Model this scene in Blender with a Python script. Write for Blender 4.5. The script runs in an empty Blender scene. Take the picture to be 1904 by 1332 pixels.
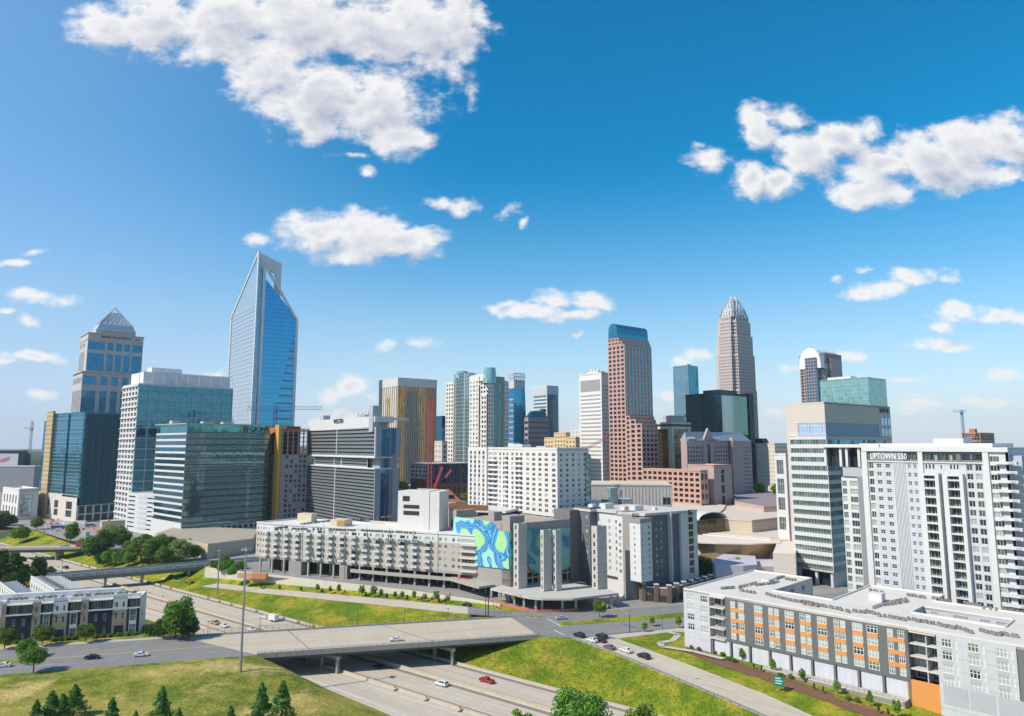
import bpy, math, random
from math import sin, cos, tan, atan, atan2, radians, pi, sqrt, floor
from mathutils import Vector, Matrix
from mathutils.geometry import delaunay_2d_cdt
random.seed(7)
SC = bpy.context.scene
COL = SC.collection
# ------------------------------------------------------------------ camera
F, CX, CY, H, TH = 1280.0, 952.0, 666.0, 70.0, radians(7.2)
cam = bpy.data.cameras.new('camera'); camo = bpy.data.objects.new('camera', cam); COL.objects.link(camo)
camo.location = (0, 0, H); camo.rotation_euler = (pi/2 + TH, 0, 0)
cam.sensor_width = 36; cam.lens = F/1904*36; cam.clip_start = 1; cam.clip_end = 40000
SC.camera = camo
# ------------------------------------------------------------------ sun, sky, exposure
SUN_EL = radians(43); SUN_AZ = atan2(-0.90, -0.42)
sl = bpy.data.lights.new('sun', 'SUN'); slo = bpy.data.objects.new('sun', sl); COL.objects.link(slo)
sl.energy = 4.0; sl.angle = radians(0.5); sl.color = (1, 0.92, 0.80)
tosun = Vector((sin(SUN_AZ)*cos(SUN_EL), cos(SUN_AZ)*cos(SUN_EL), sin(SUN_EL)))
slo.rotation_euler = tosun.to_track_quat('Z', 'Y').to_euler()
SC.view_settings.view_transform = 'Standard'; SC.view_settings.look = 'None'
SC.view_settings.exposure = 0.38; SC.view_settings.gamma = 1
W = bpy.data.worlds.new('World'); SC.world = W; W.use_nodes = True
wt = W.node_tree; wt.nodes.clear()
class NT:
    """tiny node helper"""
    def __init__(s, t): s.t = t
    def n(s, typ, ins=None, **kw):
        nd = s.t.nodes.new(typ)
        for k, v in kw.items(): setattr(nd, k, v)
        for k, v in (ins or {}).items():
            if isinstance(v, bpy.types.NodeSocket): s.t.links.new(v, nd.inputs[k])
            else: nd.inputs[k].default_value = v
        return nd
    def m(s, op, a, b=0.0, c=0.0, clamp=False):
        return s.n('ShaderNodeMath', {0: a, 1: b, 2: c}, operation=op, use_clamp=clamp).outputs[0]
    def v(s, op, a, b=(0, 0, 0), out=0):
        return s.n('ShaderNodeVectorMath', {0: a, 1: b}, operation=op).outputs[out]
    def noise(s, vec, scale, detail=2, rough=.5, out=0, **kw):
        return s.n('ShaderNodeTexNoise', {'Vector': vec, 'Scale': scale, 'Detail': detail, 'Roughness': rough}, **kw).outputs[out]
    def ss(s, x, a, b):
        nd = s.n('ShaderNodeMapRange', {'Value': x, 'From Min': a, 'From Max': b, 'To Min': 0.0, 'To Max': 1.0}, interpolation_type='SMOOTHSTEP')
        return nd.outputs[0]
    def mix(s, f, a, b, bt='MIX'):
        nd = s.n('ShaderNodeMix', data_type='RGBA', blend_type=bt)
        for k, v in ((0, f), (6, a), (7, b)):
            if isinstance(v, bpy.types.NodeSocket): s.t.links.new(v, nd.inputs[k])
            else: nd.inputs[k].default_value = v if k == 0 else (tuple(v) + (1,))[:4]
        return nd.outputs[2]
w = NT(wt)
sky = w.n('ShaderNodeTexSky', sky_type='NISHITA', sun_disc=False)
sky.sun_elevation = SUN_EL; sky.sun_rotation = SUN_AZ; sky.altitude = 100
sky.air_density = 1.0; sky.dust_density = 0.35; sky.ozone_density = 2.0
skyc = w.n('ShaderNodeHueSaturation', {'Hue': .487, 'Saturation': 1.68, 'Value': 1.0, 'Fac': 1.0, 'Color': sky.outputs[0]}).outputs[0]
tcw = w.n('ShaderNodeTexCoord').outputs['Generated']; elev = w.n('ShaderNodeSeparateXYZ', {0: tcw}).outputs[2]
skyc = w.mix(w.m('MULTIPLY', w.m('SUBTRACT', 1.0, w.ss(elev, -.12, .40)), .95), skyc, (4.0, 4.75, 5.8))
leftf = w.m('MULTIPLY', w.ss(w.m('MULTIPLY', w.n('ShaderNodeSeparateXYZ', {0: tcw}).outputs[0], -1.0), .05, .7), .45)
skyc = w.mix(leftf, skyc, (2.4, 3.5, 5.6))
bg1 = w.n('ShaderNodeBackground', {'Color': skyc, 'Strength': 0.125})
def uv(px, py):
    cx, cy = (px-CX)/F, (CY-py)/F
    k = cos(TH) - cy*sin(TH)
    return cx/k, (sin(TH)+cy*cos(TH))/k
CL = [(200,55,75,50),(300,45,110,65),(420,50,120,80),(560,45,150,85),(700,55,150,90),(800,60,95,85),(850,50,50,100),(500,150,80,60),(600,180,130,75),
 (700,200,110,70),(740,255,60,38),(580,225,60,40),(470,160,50,40),(878,185,13,17),(655,288,32,9),(682,318,18,9),
 (590,430,70,40),(680,435,100,48),(760,445,72,32),(660,468,60,22),(560,412,35,22),(845,376,42,15),(935,388,32,15),(975,408,9,7),(470,450,20,9),
 (1315,292,44,20),(1420,250,40,50),(1462,225,36,26),(1400,335,45,45),(1445,345,42,34),(1500,290,62,48),(1560,262,62,38),(1622,245,25,22),(1292,262,14,9),
 (1640,315,70,42),(1720,300,85,52),(1800,270,85,52),(1870,262,70,52),(1610,358,80,32),(1770,322,80,42),(1860,330,60,24),
 (1600,536,34,11),(1650,530,52,16),(1700,512,52,20),(1770,515,24,10),(1605,497,28,8),(1545,507,10,5),
 (1000,577,66,17),(1030,560,44,18),(1090,560,46,19),(920,572,20,8),(1060,582,56,13),(950,566,24,9),
 (1790,575,44,20),(1850,588,64,16),(1900,590,34,13),(1750,608,22,7),(1760,640,48,12),(1710,648,22,6),
 (60,555,55,15),(115,560,42,13),(48,605,20,11),(70,470,27,8),(20,493,34,7),(10,592,16,6),(60,668,60,10),(10,680,30,8),(88,735,26,8),
 (718,645,22,13),(770,645,32,13),(650,718,40,20),(622,730,30,14),(690,742,26,11),(1300,663,36,14),(1335,655,22,14),(1260,670,20,9),(1590,668,30,13),(1480,690,20,8),
 (1870,688,46,12),(1728,750,24,11),(1690,765,18,9),(1820,748,40,9),(1700,705,50,7),(400,690,26,8),(640,775,50,14),(730,790,40,14),(1620,740,30,8),(1450,760,30,9),(1230,735,24,10),(1068,620,10,5)]
tc = w.n('ShaderNodeTexCoord').outputs['Generated']
sx = w.n('ShaderNodeSeparateXYZ', {0: tc})
ay = w.m('MAXIMUM', w.m('ABSOLUTE', sx.outputs[1]), .02)
uvs = w.n('ShaderNodeCombineXYZ', {0: w.m('DIVIDE', sx.outputs[0], ay), 1: w.m('DIVIDE', sx.outputs[2], ay)}).outputs[0]
def field(p):
    wn = w.noise(p, 9, 3, .55, out=1)
    q = w.v('ADD', p, w.v('MULTIPLY', w.v('SUBTRACT', wn, (.5, .5, .5)), (.06, .05, 0)))
    cur = None
    for (px, py, rx, ry) in CL:
        u, v = uv(px, py)
        k_ = min(1.6, .42+(rx*ry)**.5/48.0)
        a = w.v('MULTIPLY', w.v('SUBTRACT', q, (u, v, 0)), (F/rx/1.22*k_, F/ry/1.22*k_, 0))
        d = w.m('SUBTRACT', w.v('LENGTH', a, out=1), k_)
        cur = d if cur is None else w.n('ShaderNodeMath', {0: cur, 1: d, 2: .12}, operation='SMOOTH_MIN').outputs[0]
    base = w.m('MULTIPLY', cur, -1.0)
    nz = w.m('ADD', w.m('MULTIPLY', w.noise(w.v('MULTIPLY', p, (1, 1.35, 1)), 18, 8, .58), .80), w.m('MULTIPLY', w.noise(w.v('MULTIPLY', p, (1, 1.5, 1)), 60, 7, .6), .20))
    nz2 = w.noise(w.v('MULTIPLY', q, (1, 1.3, 1)), 7, 2, .5)
    return w.m('ADD', w.m('ADD', w.m('MAXIMUM', base, -1.5), w.m('MULTIPLY', w.m('SUBTRACT', nz, .50), 3.4)), w.m('MULTIPLY', w.m('SUBTRACT', nz2, .5), .9))
d0 = field(uvs); d1 = field(w.v('ADD', uvs, (-.016, .026, 0)))
alpha = w.m('MULTIPLY', w.ss(d0, -.10, .85), w.ss(sx.outputs[2], .0, .02))
lightc = w.m('ADD', .80, w.m('MULTIPLY', w.m('SUBTRACT', d0, d1), .60), clamp=True)
thick = w.ss(d0, .5, 1.9)
lightc = w.m('SUBTRACT', lightc, w.m('MULTIPLY', thick, .62), clamp=True)
ccol = w.mix(lightc, (.44, .49, .63), (1.02, 1.0, .985))
bg2 = w.n('ShaderNodeBackground', {'Color': ccol, 'Strength': .76})
msh = w.n('ShaderNodeMixShader', {0: w.m('MULTIPLY', alpha, .97), 1: bg1.outputs[0], 2: bg2.outputs[0]})
w.n('ShaderNodeOutputWorld', {0: msh.outputs[0]})
W.cycles.sampling_method = 'MANUAL'; W.cycles.sample_map_resolution = 512
SC.cycles.use_denoising = True
SC.cycles.max_bounces = 6; SC.cycles.diffuse_bounces = 2; SC.cycles.glossy_bounces = 3; SC.cycles.volume_bounces = 0
SC.cycles.caustics_reflective = False; SC.cycles.caustics_refractive = False
# ------------------------------------------------------------------ projection of measured points into the place
def G(px, py, z=0.0):
    u, v = uv(px, py); t = (z-H)/v
    return Vector((u*t, t, z))
def XA(px, Y): return (px-CX)/F*Y*cos(TH)          # x of a line seen at px at eye height, Y metres out
def ZP(py, Y): return H + Y*tan(TH + atan((CY-py)/F))
def V(x, y, z=0.0): return Vector((x, y, z))
# ------------------------------------------------------------------ materials
MATS = {}
def mat(name, col, rough=.8, metal=0.0, var=.12, vscale=.35, bump=0.0, bscale=3.0, streak=0.0, spec=.5, lines=None, road=None):
    if name in MATS: return MATS[name]
    M = bpy.data.materials.new(name); M.use_nodes = True; t = NT(M.node_tree)
    b = M.node_tree.nodes['Principled BSDF']
    b.inputs['Roughness'].default_value = rough; b.inputs['Metallic'].default_value = metal
    b.inputs['Specular IOR Level'].default_value = spec
    tc = t.n('ShaderNodeTexCoord').outputs['Object']
    c = tuple(col)
    n1 = t.noise(tc, vscale, 5, .6)
    f = t.m('ADD', 1-var, t.m('MULTIPLY', n1, 2*var))
    if streak:
        n2 = t.noise(t.v('MULTIPLY', tc, (1, 1, .06)), 1.2, 4, .6)
        f = t.m('MULTIPLY', f, t.m('ADD', 1-streak, t.m('MULTIPLY', n2, streak*1.6)))
    if lines:
        # fine panel joints: spacing in z, strength
        sp, stg = lines
        s = t.n('ShaderNodeSeparateXYZ', {0: tc}).outputs[2]
        fr = t.m('FRACT', t.m('DIVIDE', s, sp))
        f = t.m('MULTIPLY', f, t.m('SUBTRACT', 1.0, t.m('MULTIPLY', t.m('LESS_THAN', fr, .12), stg)))
    nd = M.node_tree.nodes.new('ShaderNodeVectorMath'); nd.operation = 'SCALE'; nd.inputs[0].default_value = c
    M.node_tree.links.new(f, nd.inputs['Scale']); M.node_tree.links.new(nd.outputs[0], b.inputs['Base Color'])
    if road is not None:
        rr = t.n('ShaderNodeVectorRotate', {'Vector': tc, 'Axis': (0, 0, 1), 'Angle': -road}, rotation_type='AXIS_ANGLE').outputs[0]
        s1 = t.noise(t.v('MULTIPLY', rr, (.02, 1.1, 1)), 1.0, 4, .6); s2 = t.noise(t.v('MULTIPLY', rr, (.25, .02, 1)), 1.0, 2, .5)
        f = t.m('MULTIPLY', f, t.m('ADD', .64, t.m('MULTIPLY', s1, .72))); f = t.m('MULTIPLY', f, t.m('ADD', .93, t.m('MULTIPLY', s2, .14)))
        fr = t.m('FRACT', t.m('DIVIDE', t.n('ShaderNodeSeparateXYZ', {0: rr}).outputs[0], 6.0)); f = t.m('MULTIPLY', f, t.m('SUBTRACT', 1.0, t.m('MULTIPLY', t.m('LESS_THAN', fr, .03), .13)))
        M.node_tree.links.new(f, nd.inputs['Scale'])
    if bump:
        bn = t.n('ShaderNodeBump', {'Height': t.noise(tc, bscale, 4, .6), 'Strength': bump, 'Distance': .2})
        M.node_tree.links.new(bn.outputs[0], b.inputs['Normal'])
    MATS[name] = M; return M
PHI = radians(37.7)
def glass(name, col, metal=.75, rough=.06, cell=(1.6, 1.6, 4.0), wob=.012, var=.10, rot=PHI, mull=0.0, mcol=(.3, .33, .35), ndist=.012, spand=0.0, scol=(.1, .15, .18)):
    """coated glass: each pane tilts a little and differs a little; optional thin mullion lines and spandrel bands"""
    if name in MATS: return MATS[name]
    M = bpy.data.materials.new(name); M.use_nodes = True; t = NT(M.node_tree)
    b = M.node_tree.nodes['Principled BSDF']; L = M.node_tree.links.new
    b.inputs['Metallic'].default_value = metal; b.inputs['Roughness'].default_value = rough
    geo = t.n('ShaderNodeNewGeometry'); tc = geo.outputs['Position']
    r = t.n('ShaderNodeVectorRotate', {'Vector': tc, 'Axis': (0, 0, 1), 'Angle': -rot}, rotation_type='AXIS_ANGLE').outputs[0]
    p = t.v('DIVIDE', t.v('ADD', r, (.37, .41, .13)), cell)
    fl = t.v('FLOOR', p)
    wn = t.n('ShaderNodeTexWhiteNoise', {0: fl}, noise_dimensions='3D')
    o1 = t.v('MULTIPLY', t.v('SUBTRACT', wn.outputs[1], (.5, .5, .5)), (wob, wob, wob))
    o2 = t.v('MULTIPLY', t.v('SUBTRACT', t.noise(r, .8, 2, .5, out=1), (.5, .5, .5)), (ndist*1.6,)*3)
    nn = t.v('NORMALIZE', t.v('ADD', t.v('ADD', geo.outputs['Normal'], o1), o2))
    L(nn, b.inputs['Normal'])
    f = t.m('ADD', 1-var, t.m('MULTIPLY', wn.outputs[0], 2*var))
    nd = M.node_tree.nodes.new('ShaderNodeVectorMath'); nd.operation = 'SCALE'; nd.inputs[0].default_value = col
    L(f, nd.inputs['Scale']); out = nd.outputs[0]
    fr = t.v('FRACTION', p); s = t.n('ShaderNodeSeparateXYZ', {0: fr})
    if spand:
        k = t.m('LESS_THAN', s.outputs[2], spand)
        out = t.mix(k, out, scol)
    if mull:
        k = t.m('MAXIMUM', t.m('MAXIMUM', t.m('LESS_THAN', s.outputs[2], mull*cell[0]/cell[2]), t.m('LESS_THAN', s.outputs[0], mull)), t.m('LESS_THAN', s.outputs[1], mull))
        out = t.mix(k, out, mcol)
        L(t.m('MULTIPLY', t.m('SUBTRACT', 1, k), metal), b.inputs['Metallic'])
        L(t.m('ADD', rough, t.m('MULTIPLY', k, .4)), b.inputs['Roughness'])
    L(out, b.inputs['Base Color'])
    MATS[name] = M; return M
# ------------------------------------------------------------------ mesh builder
class MB:
    def __init__(s): s.v = []; s.f = []; s.m = []; s.k = []
    def quad(s, a, b, c, d, m=0):
        i = len(s.v); s.v += [tuple(a), tuple(b), tuple(c), tuple(d)]; s.f.append((i, i+1, i+2, i+3)); s.m.append(m)
    def tri(s, a, b, c, m=0):
        i = len(s.v); s.v += [tuple(a), tuple(b), tuple(c)]; s.f.append((i, i+1, i+2)); s.m.append(m)
    def ngon(s, ps, m=0):
        i = len(s.v); s.v += [tuple(p) for p in ps]; s.f.append(tuple(range(i, i+len(ps)))); s.m.append(m)
    def prism(s, ps, z0, z1, m=0, mt=None, bottom=True, ps2=None):
        """ps counter-clockwise xy list"""
        n = len(ps); q = ps2 or ps; s.k.append(len(s.f))
        i = len(s.v)
        s.v += [(p[0], p[1], z0) for p in ps] + [(p[0], p[1], z1) for p in q]
        for k in range(n):
            j = (k+1) % n
            s.f.append((i+k, i+j, i+n+j, i+n+k)); s.m.append(m)
        s.f.append(tuple(i+n+k for k in range(n))); s.m.append(m if mt is None else mt)
        if bottom: s.f.append(tuple(i+n-1-k for k in range(n))); s.m.append(m)
    def box(s, o, u, v, a, b, z0, z1, m=0, mt=None):
        """o corner (xy), u v unit dirs, sizes a b"""
        p = [o, o+u*a, o+u*a+v*b, o+v*b]
        s.prism([(q.x, q.y) for q in p], z0, z1, m, mt)
    def abox(s, x0, x1, y0, y1, z0, z1, m=0, mt=None):
        s.prism([(x0, y0), (x1, y0), (x1, y1), (x0, y1)], z0, z1, m, mt)
    def tube(s, a, b, r, n=6, m=0, r2=None):
        a = Vector(a); b = Vector(b); d = (b-a).normalized()
        x = d.orthogonal().normalized(); y = d.cross(x); r2 = r if r2 is None else r2; s.k.append(len(s.f))
        i = len(s.v)
        for c, rr in ((a, r), (b, r2)):
            for k in range(n):
                s.v.append(tuple(c + x*rr*cos(2*pi*k/n) + y*rr*sin(2*pi*k/n)))
        for k in range(n):
            j = (k+1) % n
            s.f.append((i+k, i+j, i+n+j, i+n+k)); s.m.append(m)
        s.f.append(tuple(i+n+k for k in range(n))); s.m.append(m)
        s.f.append(tuple(i+n-1-k for k in range(n))); s.m.append(m)
    def bar(s, a, b, w_, m=0): s.tube(a, b, w_/2, 4, m)
    def mesh(s, name, mats, off=None, smooth=False):
        me = bpy.data.meshes.new(name)
        vs = s.v if off is None else [(x-off[0], y-off[1], z-off[2]) for x, y, z in s.v]
        me.from_pydata(vs, [], s.f)
        for mm in (mats if isinstance(mats, (list, tuple)) else [mats]): me.materials.append(mm)
        if any(s.m): me.polygons.foreach_set('material_index', s.m)
        if smooth: me.polygons.foreach_set('use_smooth', [True]*len(s.f))
        me.update(); return me
SPLIT = {'columns': 'column', 'ledges': 'ledge', 'sunshades': 'sunshade', 'balconies': 'balcony', 'floor_slabs': 'floor_slab', 'piers': 'pier',
 'hoist_landings': 'hoist_landing', 'ribs': 'rib', 'louvre_panels': 'louvre_panel', 'parapet_panels': 'parapet_panel', 'roof_vents': 'roof_vent', 'expansion_joints': 'expansion_joint',
 'orange_panels': 'orange_panel', 'grey_panels': 'grey_panel', 'garage_panels': 'garage_panel', 'balcony_slabs': 'balcony_slab', 'brick_pillars': 'brick_pillar', 'spandrels': 'spandrel', 'glazing_strips': 'glazing_strip', 'side_walls': 'side_wall', 'girders': 'girder', 'posts': 'post', 'roof_boxes': 'roof_box', 'roof_rooms': 'roof_room', 'balcony_rails': 'balcony_rail', 'pillar_caps': 'pillar_cap', 'openings': 'opening', 'small_windows': 'small_window', 'stair_openings': 'stair_opening', 'grey_doors': 'door', 'wall_slots': 'wall_slot', 'taupe_walls': 'wall', 'downpipes': 'downpipe', 'banner_stripes': 'banner_stripe', 'sign_stripes': 'sign_stripe', 'wall_ribs': 'wall_rib', 'awnings': 'awning'}
def parts(name, mb, mats, base, parent):
    """one mesh, or one mesh per piece where the pieces can be counted"""
    if name not in SPLIT or len(mb.k) < 2: return [link(name, mb.mesh(name, mats, base), parent)]
    ks = mb.k+[len(mb.f)]; out = []; nm = SPLIT[name]
    rng = [(ks[i], ks[i+1]) for i in range(len(mb.k))]
    def sub(lst):
        q = MB()
        for a, b_ in lst:
            mp = {}
            for fi in range(a, b_):
                for vi in mb.f[fi]:
                    if vi not in mp: mp[vi] = len(q.v); q.v.append(mb.v[vi])
                q.f.append(tuple(mp[vi] for vi in mb.f[fi])); q.m.append(mb.m[fi])
        return q
    for r in rng[:98]: out.append(link(nm, sub([r]).mesh(nm, mats, base), parent))
    if len(rng) > 98:
        o = link(nm, sub(rng[98:]).mesh(nm, mats, base), parent); o['kind'] = 'stuff'; out.append(o)
    return out
def link(name, data, parent=None, loc=(0, 0, 0), rz=0.0):
    o = bpy.data.objects.new(name, data); COL.objects.link(o)
    if parent is not None: o.parent = parent
    o.location = loc
    if rz: o.rotation_euler = (0, 0, rz)
    return o
def tag(o, label=None, cat=None, group=None, kind=None):
    if label: o['label'] = label
    if cat: o['category'] = cat
    if group: o['group'] = group
    if kind: o['kind'] = kind
    return o
def copytree(o, loc=None, rz=None, label=None, parent=None):
    c = o.copy(); COL.objects.link(c)
    if parent is not None: c.parent = parent
    if loc is not None: c.location = loc
    if rz is not None: c.rotation_euler = (0, 0, rz)
    if label: c['label'] = label
    for ch in list(o.children): copytree(ch, parent=c)
    return c
def struct(name, mb, m, smooth=False):
    return tag(link(name, mb.mesh(name, m, smooth=smooth)), kind='structure')
# ------------------------------------------------------------------ buildings
def even(n, L, fr, m=0.0, m2=None):
    m2 = m if m2 is None else m2
    p = (L-m-m2)/n
    return [(m+p*(i+.5-fr/2), m+p*(i+.5+fr/2)) for i in range(n)]
def rows(z0, z1, n, fr, up=.5):
    p = (z1-z0)/n; g = p*(1-fr)
    return [(z0+p*i+g*(1-up), z0+p*i+g*(1-up)+p*fr) for i in range(n)]
WM = {}
def window_mesh(w_, h, gm, fm, style):
    w_ = round(w_, 2); h = round(h, 2)
    k = (w_, h, gm.name, fm.name if fm else '', style)
    if k in WM: return WM[k]
    b = MB(); hw, hh = w_/2, h/2
    b.quad((-hw, 0, -hh), (hw, 0, -hh), (hw, 0, hh), (-hw, 0, hh), 0)
    if fm and style:
        t = .09 if style != 'thick' else .16; y0, y1 = -.05, .02
        def bx(x0, x1, z0, z1): b.abox(x0, x1, y0, y1, z0, z1, 1)
        bx(-hw, hw, -hh, -hh+t); bx(-hw, hw, hh-t, hh); bx(-hw, -hw+t, -hh+t, hh-t); bx(hw-t, hw, -hh+t, hh-t)
        nx, nz = {'plain': (1, 1), '2x1': (2, 1), '2x2': (2, 2), '3x1': (3, 1), '3x2': (3, 2), '4x2': (4, 2), 'thick': (3, 2), '5x1': (5, 1), '1x2': (1, 2)}[style]
        for i in range(1, nx): x = -hw+w_*i/nx; bx(x-t/2, x+t/2, -hh+t, hh-t)
        for i in range(1, nz): z = -hh+h*i/nz+(.12*h if style in ('thick', '3x2') else 0); b.abox(-hw+t, hw-t, y0+.003, y1, z-t/2, z+t/2, 1)
    me = b.mesh('window', [gm, fm] if fm else [gm]); WM[k] = me; return me
class Bldg:
    def __init__(s, name, label, cat, base, mats, group=None):
        s.base = Vector((base[0], base[1], base[2] if len(base) > 2 else 0))
        s.root = tag(link(name, None, None, s.base), label, cat, group)
        s.mats = mats; s.w = MB(); s.win = []; s.gm = {}
    def P(s, name, mb, m, label=None, parent=None, smooth=False):
        if name in SPLIT and not parent: return parts(name, mb, m, s.base, s.root)[0]
        o = link(name, mb.mesh(name, m, s.base, smooth), parent or s.root)
        if parent is not None: o.location = (0, 0, 0)
        return tag(o, label)
    def fac(s, P0, P1, z0, z1, cols=(), rws=(), wm=0, gm=None, depth=.25, skip=None, indiv=True, style=None, fm=None, gpart='glazing', nm='window'):
        """wall from P0 to P1 (left to right seen from outside) with recessed openings"""
        b = s.w; u = (P1-P0); L = u.length; u = u/L; u.z = 0; nrm = Vector((u.y, -u.x, 0))
        def pt(a, z, dd=0.0): q = P0+u*a-nrm*dd; return (q.x, q.y, z)
        z = z0
        gmats = gm if isinstance(gm, (list, tuple)) else [gm]
        for (za, zb) in sorted(rws):
            if za > z+1e-4: b.quad(pt(0, z), pt(L, z), pt(L, za), pt(0, za), wm)
            x = 0.0
            for ci, (a0, a1) in enumerate(sorted(cols)):
                if skip and skip(ci, (a0+a1)/2, (za+zb)/2): continue
                if a0 > x+1e-4: b.quad(pt(x, za), pt(a0, za), pt(a0, zb), pt(x, zb), wm)
                if depth > 0:
                    b.quad(pt(a0, za), pt(a1, za), pt(a1, za, depth), pt(a0, za, depth), wm)
                    b.quad(pt(a0, zb, depth), pt(a1, zb, depth), pt(a1, zb), pt(a0, zb), wm)
                    b.quad(pt(a0, za), pt(a0, za, depth), pt(a0, zb, depth), pt(a0, zb), wm)
                    b.quad(pt(a1, za, depth), pt(a1, za), pt(a1, zb), pt(a1, zb, depth), wm)
                g = random.choice(gmats)
                if indiv:
                    c = P0+u*((a0+a1)/2)-nrm*(depth-.02)
                    s.win.append((Vector((c.x, c.y, (za+zb)/2)), atan2(u.y, u.x), a1-a0, zb-za, g, fm, style, nm))
                else:
                    s.gm.setdefault((gpart, g.name), (MB(), g))[0].quad(pt(a0, za, depth), pt(a1, za, depth), pt(a1, zb, depth), pt(a0, zb, depth))
                x = a1
            if x < L-1e-4: b.quad(pt(x, za), pt(L, za), pt(L, zb), pt(x, zb), wm)
            z = zb
        if z < z1-1e-4: b.quad(pt(0, z), pt(L, z), pt(L, z1), pt(0, z1), wm)
    def finish(s, wname='wall', limit=98):
        if s.w.f: s.P(wname, s.w, s.mats)
        by = {}
        for (pn, gn), (mb, g) in s.gm.items():
            o = s.P(pn, mb, g)
            if pn.startswith('window'): o['kind'] = 'stuff'
        cp = Vector((0, 0, H))
        kinds = {}
        for q in s.win: kinds.setdefault(q[7], []).append(q)
        for nm, lst in kinds.items():
            lst.sort(key=lambda q: -(q[2]*q[3])/((q[0]-cp).length_squared))
            for q in lst[:limit]:
                o = link(nm, window_mesh(q[2], q[3], q[4], q[5], q[6]), s.root, q[0]-s.base, q[1])
            rest = lst[limit:]
            if rest:
                mm = []; b = MB()
                for q in rest:
                    me = window_mesh(q[2], q[3], q[4], q[5], q[6]); ca, sa = cos(q[1]), sin(q[1])
                    idx = []
                    for mt_ in me.materials:
                        if mt_ not in mm: mm.append(mt_)
                        idx.append(mm.index(mt_))
                    i0 = len(b.v)
                    for vv in me.vertices:
                        c = vv.co; b.v.append((q[0].x+c.x*ca-c.y*sa, q[0].y+c.x*sa+c.y*ca, q[0].z+c.z))
                    for p in me.polygons: b.f.append(tuple(i0+k for k in p.vertices)); b.m.append(idx[p.material_index])
                s.P(nm, b, mm)['kind'] = 'stuff'
        return s.root
U = Vector((cos(PHI), sin(PHI), 0)); VV = Vector((-sin(PHI), cos(PHI), 0))
class Foot:
    """rectangular footprint: near corner C, right wall along u, left wall along v"""
    def __init__(s, xc, D, wR=None, wL=None, xr=None, xl=None, phi=PHI):
        s.u = Vector((cos(phi), sin(phi), 0)); s.v = Vector((-sin(phi), cos(phi), 0))
        s.C = V(XA(xc, D), D); c = s.C
        if wR is None:
            k = (xr-CX)/F*cos(TH); wR = (k*c.y-c.x)/(s.u.x-k*s.u.y)
        if wL is None:
            k = (xl-CX)/F*cos(TH); wL = (k*c.y-c.x)/(s.v.x-k*s.v.y)
        s.a, s.b = wR, wL
        s.R = c+s.u*wR; s.L = c+s.v*wL; s.K = s.R+s.v*wL
    def at(s, a, b): return s.C+s.u*a+s.v*b
    def sides(s): return [('L', s.L, s.C, s.b), ('R', s.C, s.R, s.a), ('B', s.R, s.K, s.b), ('K', s.K, s.L, s.a)]
    def poly(s, g=0.0):
        q = [s.at(-g, -g), s.at(s.a+g, -g), s.at(s.a+g, s.b+g), s.at(-g, s.b+g)]
        return [(p.x, p.y) for p in q]
    def sub(s, a0, a1, b0, b1):
        n = Foot.__new__(Foot); n.u, n.v = s.u, s.v; n.C = s.at(a0, b0); n.a = a1-a0; n.b = b1-b0
        n.R = n.C+n.u*n.a; n.L = n.C+n.v*n.b; n.K = n.R+n.v*n.b; return n
def roofcap(b, f, z, m=0, par=1.0, t=.4, mr=None):
    """roof slab with parapet"""
    mr = m if mr is None else mr
    b.prism(f.poly(-t), z-.5, z, m, mr)
    for (a0, a1, b0, b1) in ((0, f.a, 0, t), (0, f.a, f.b-t, f.b), (0, t, t, f.b-t), (f.a-t, f.a, t, f.b-t)):
        b.box(f.at(a0, b0), f.u, f.v, a1-a0, b1-b0, z-.6, z+par, m)
def text_mesh(s, size, depth=.1):
    cu = bpy.data.curves.new('lettering', 'FONT'); cu.body = s; cu.size = size; cu.extrude = depth; cu.align_x = 'CENTER'; cu.align_y = 'CENTER'
    o = bpy.data.objects.new('tmp', cu); COL.objects.link(o)
    me = bpy.data.meshes.new_from_object(o.evaluated_get(bpy.context.evaluated_depsgraph_get()))
    bpy.data.objects.remove(o); bpy.data.curves.remove(cu); me.name = 'lettering'; return me
def lettering(bl, s, size, pos, ang, m, sx=1.0, bold=True, name='sign_lettering'):
    me = text_mesh(s, size); me.materials.clear(); me.materials.append(m)
    o = link(name, me, bl.root, pos-bl.base); o.rotation_euler = (pi/2, 0, ang); o.scale = (sx, 1, 1)
    return o
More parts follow.
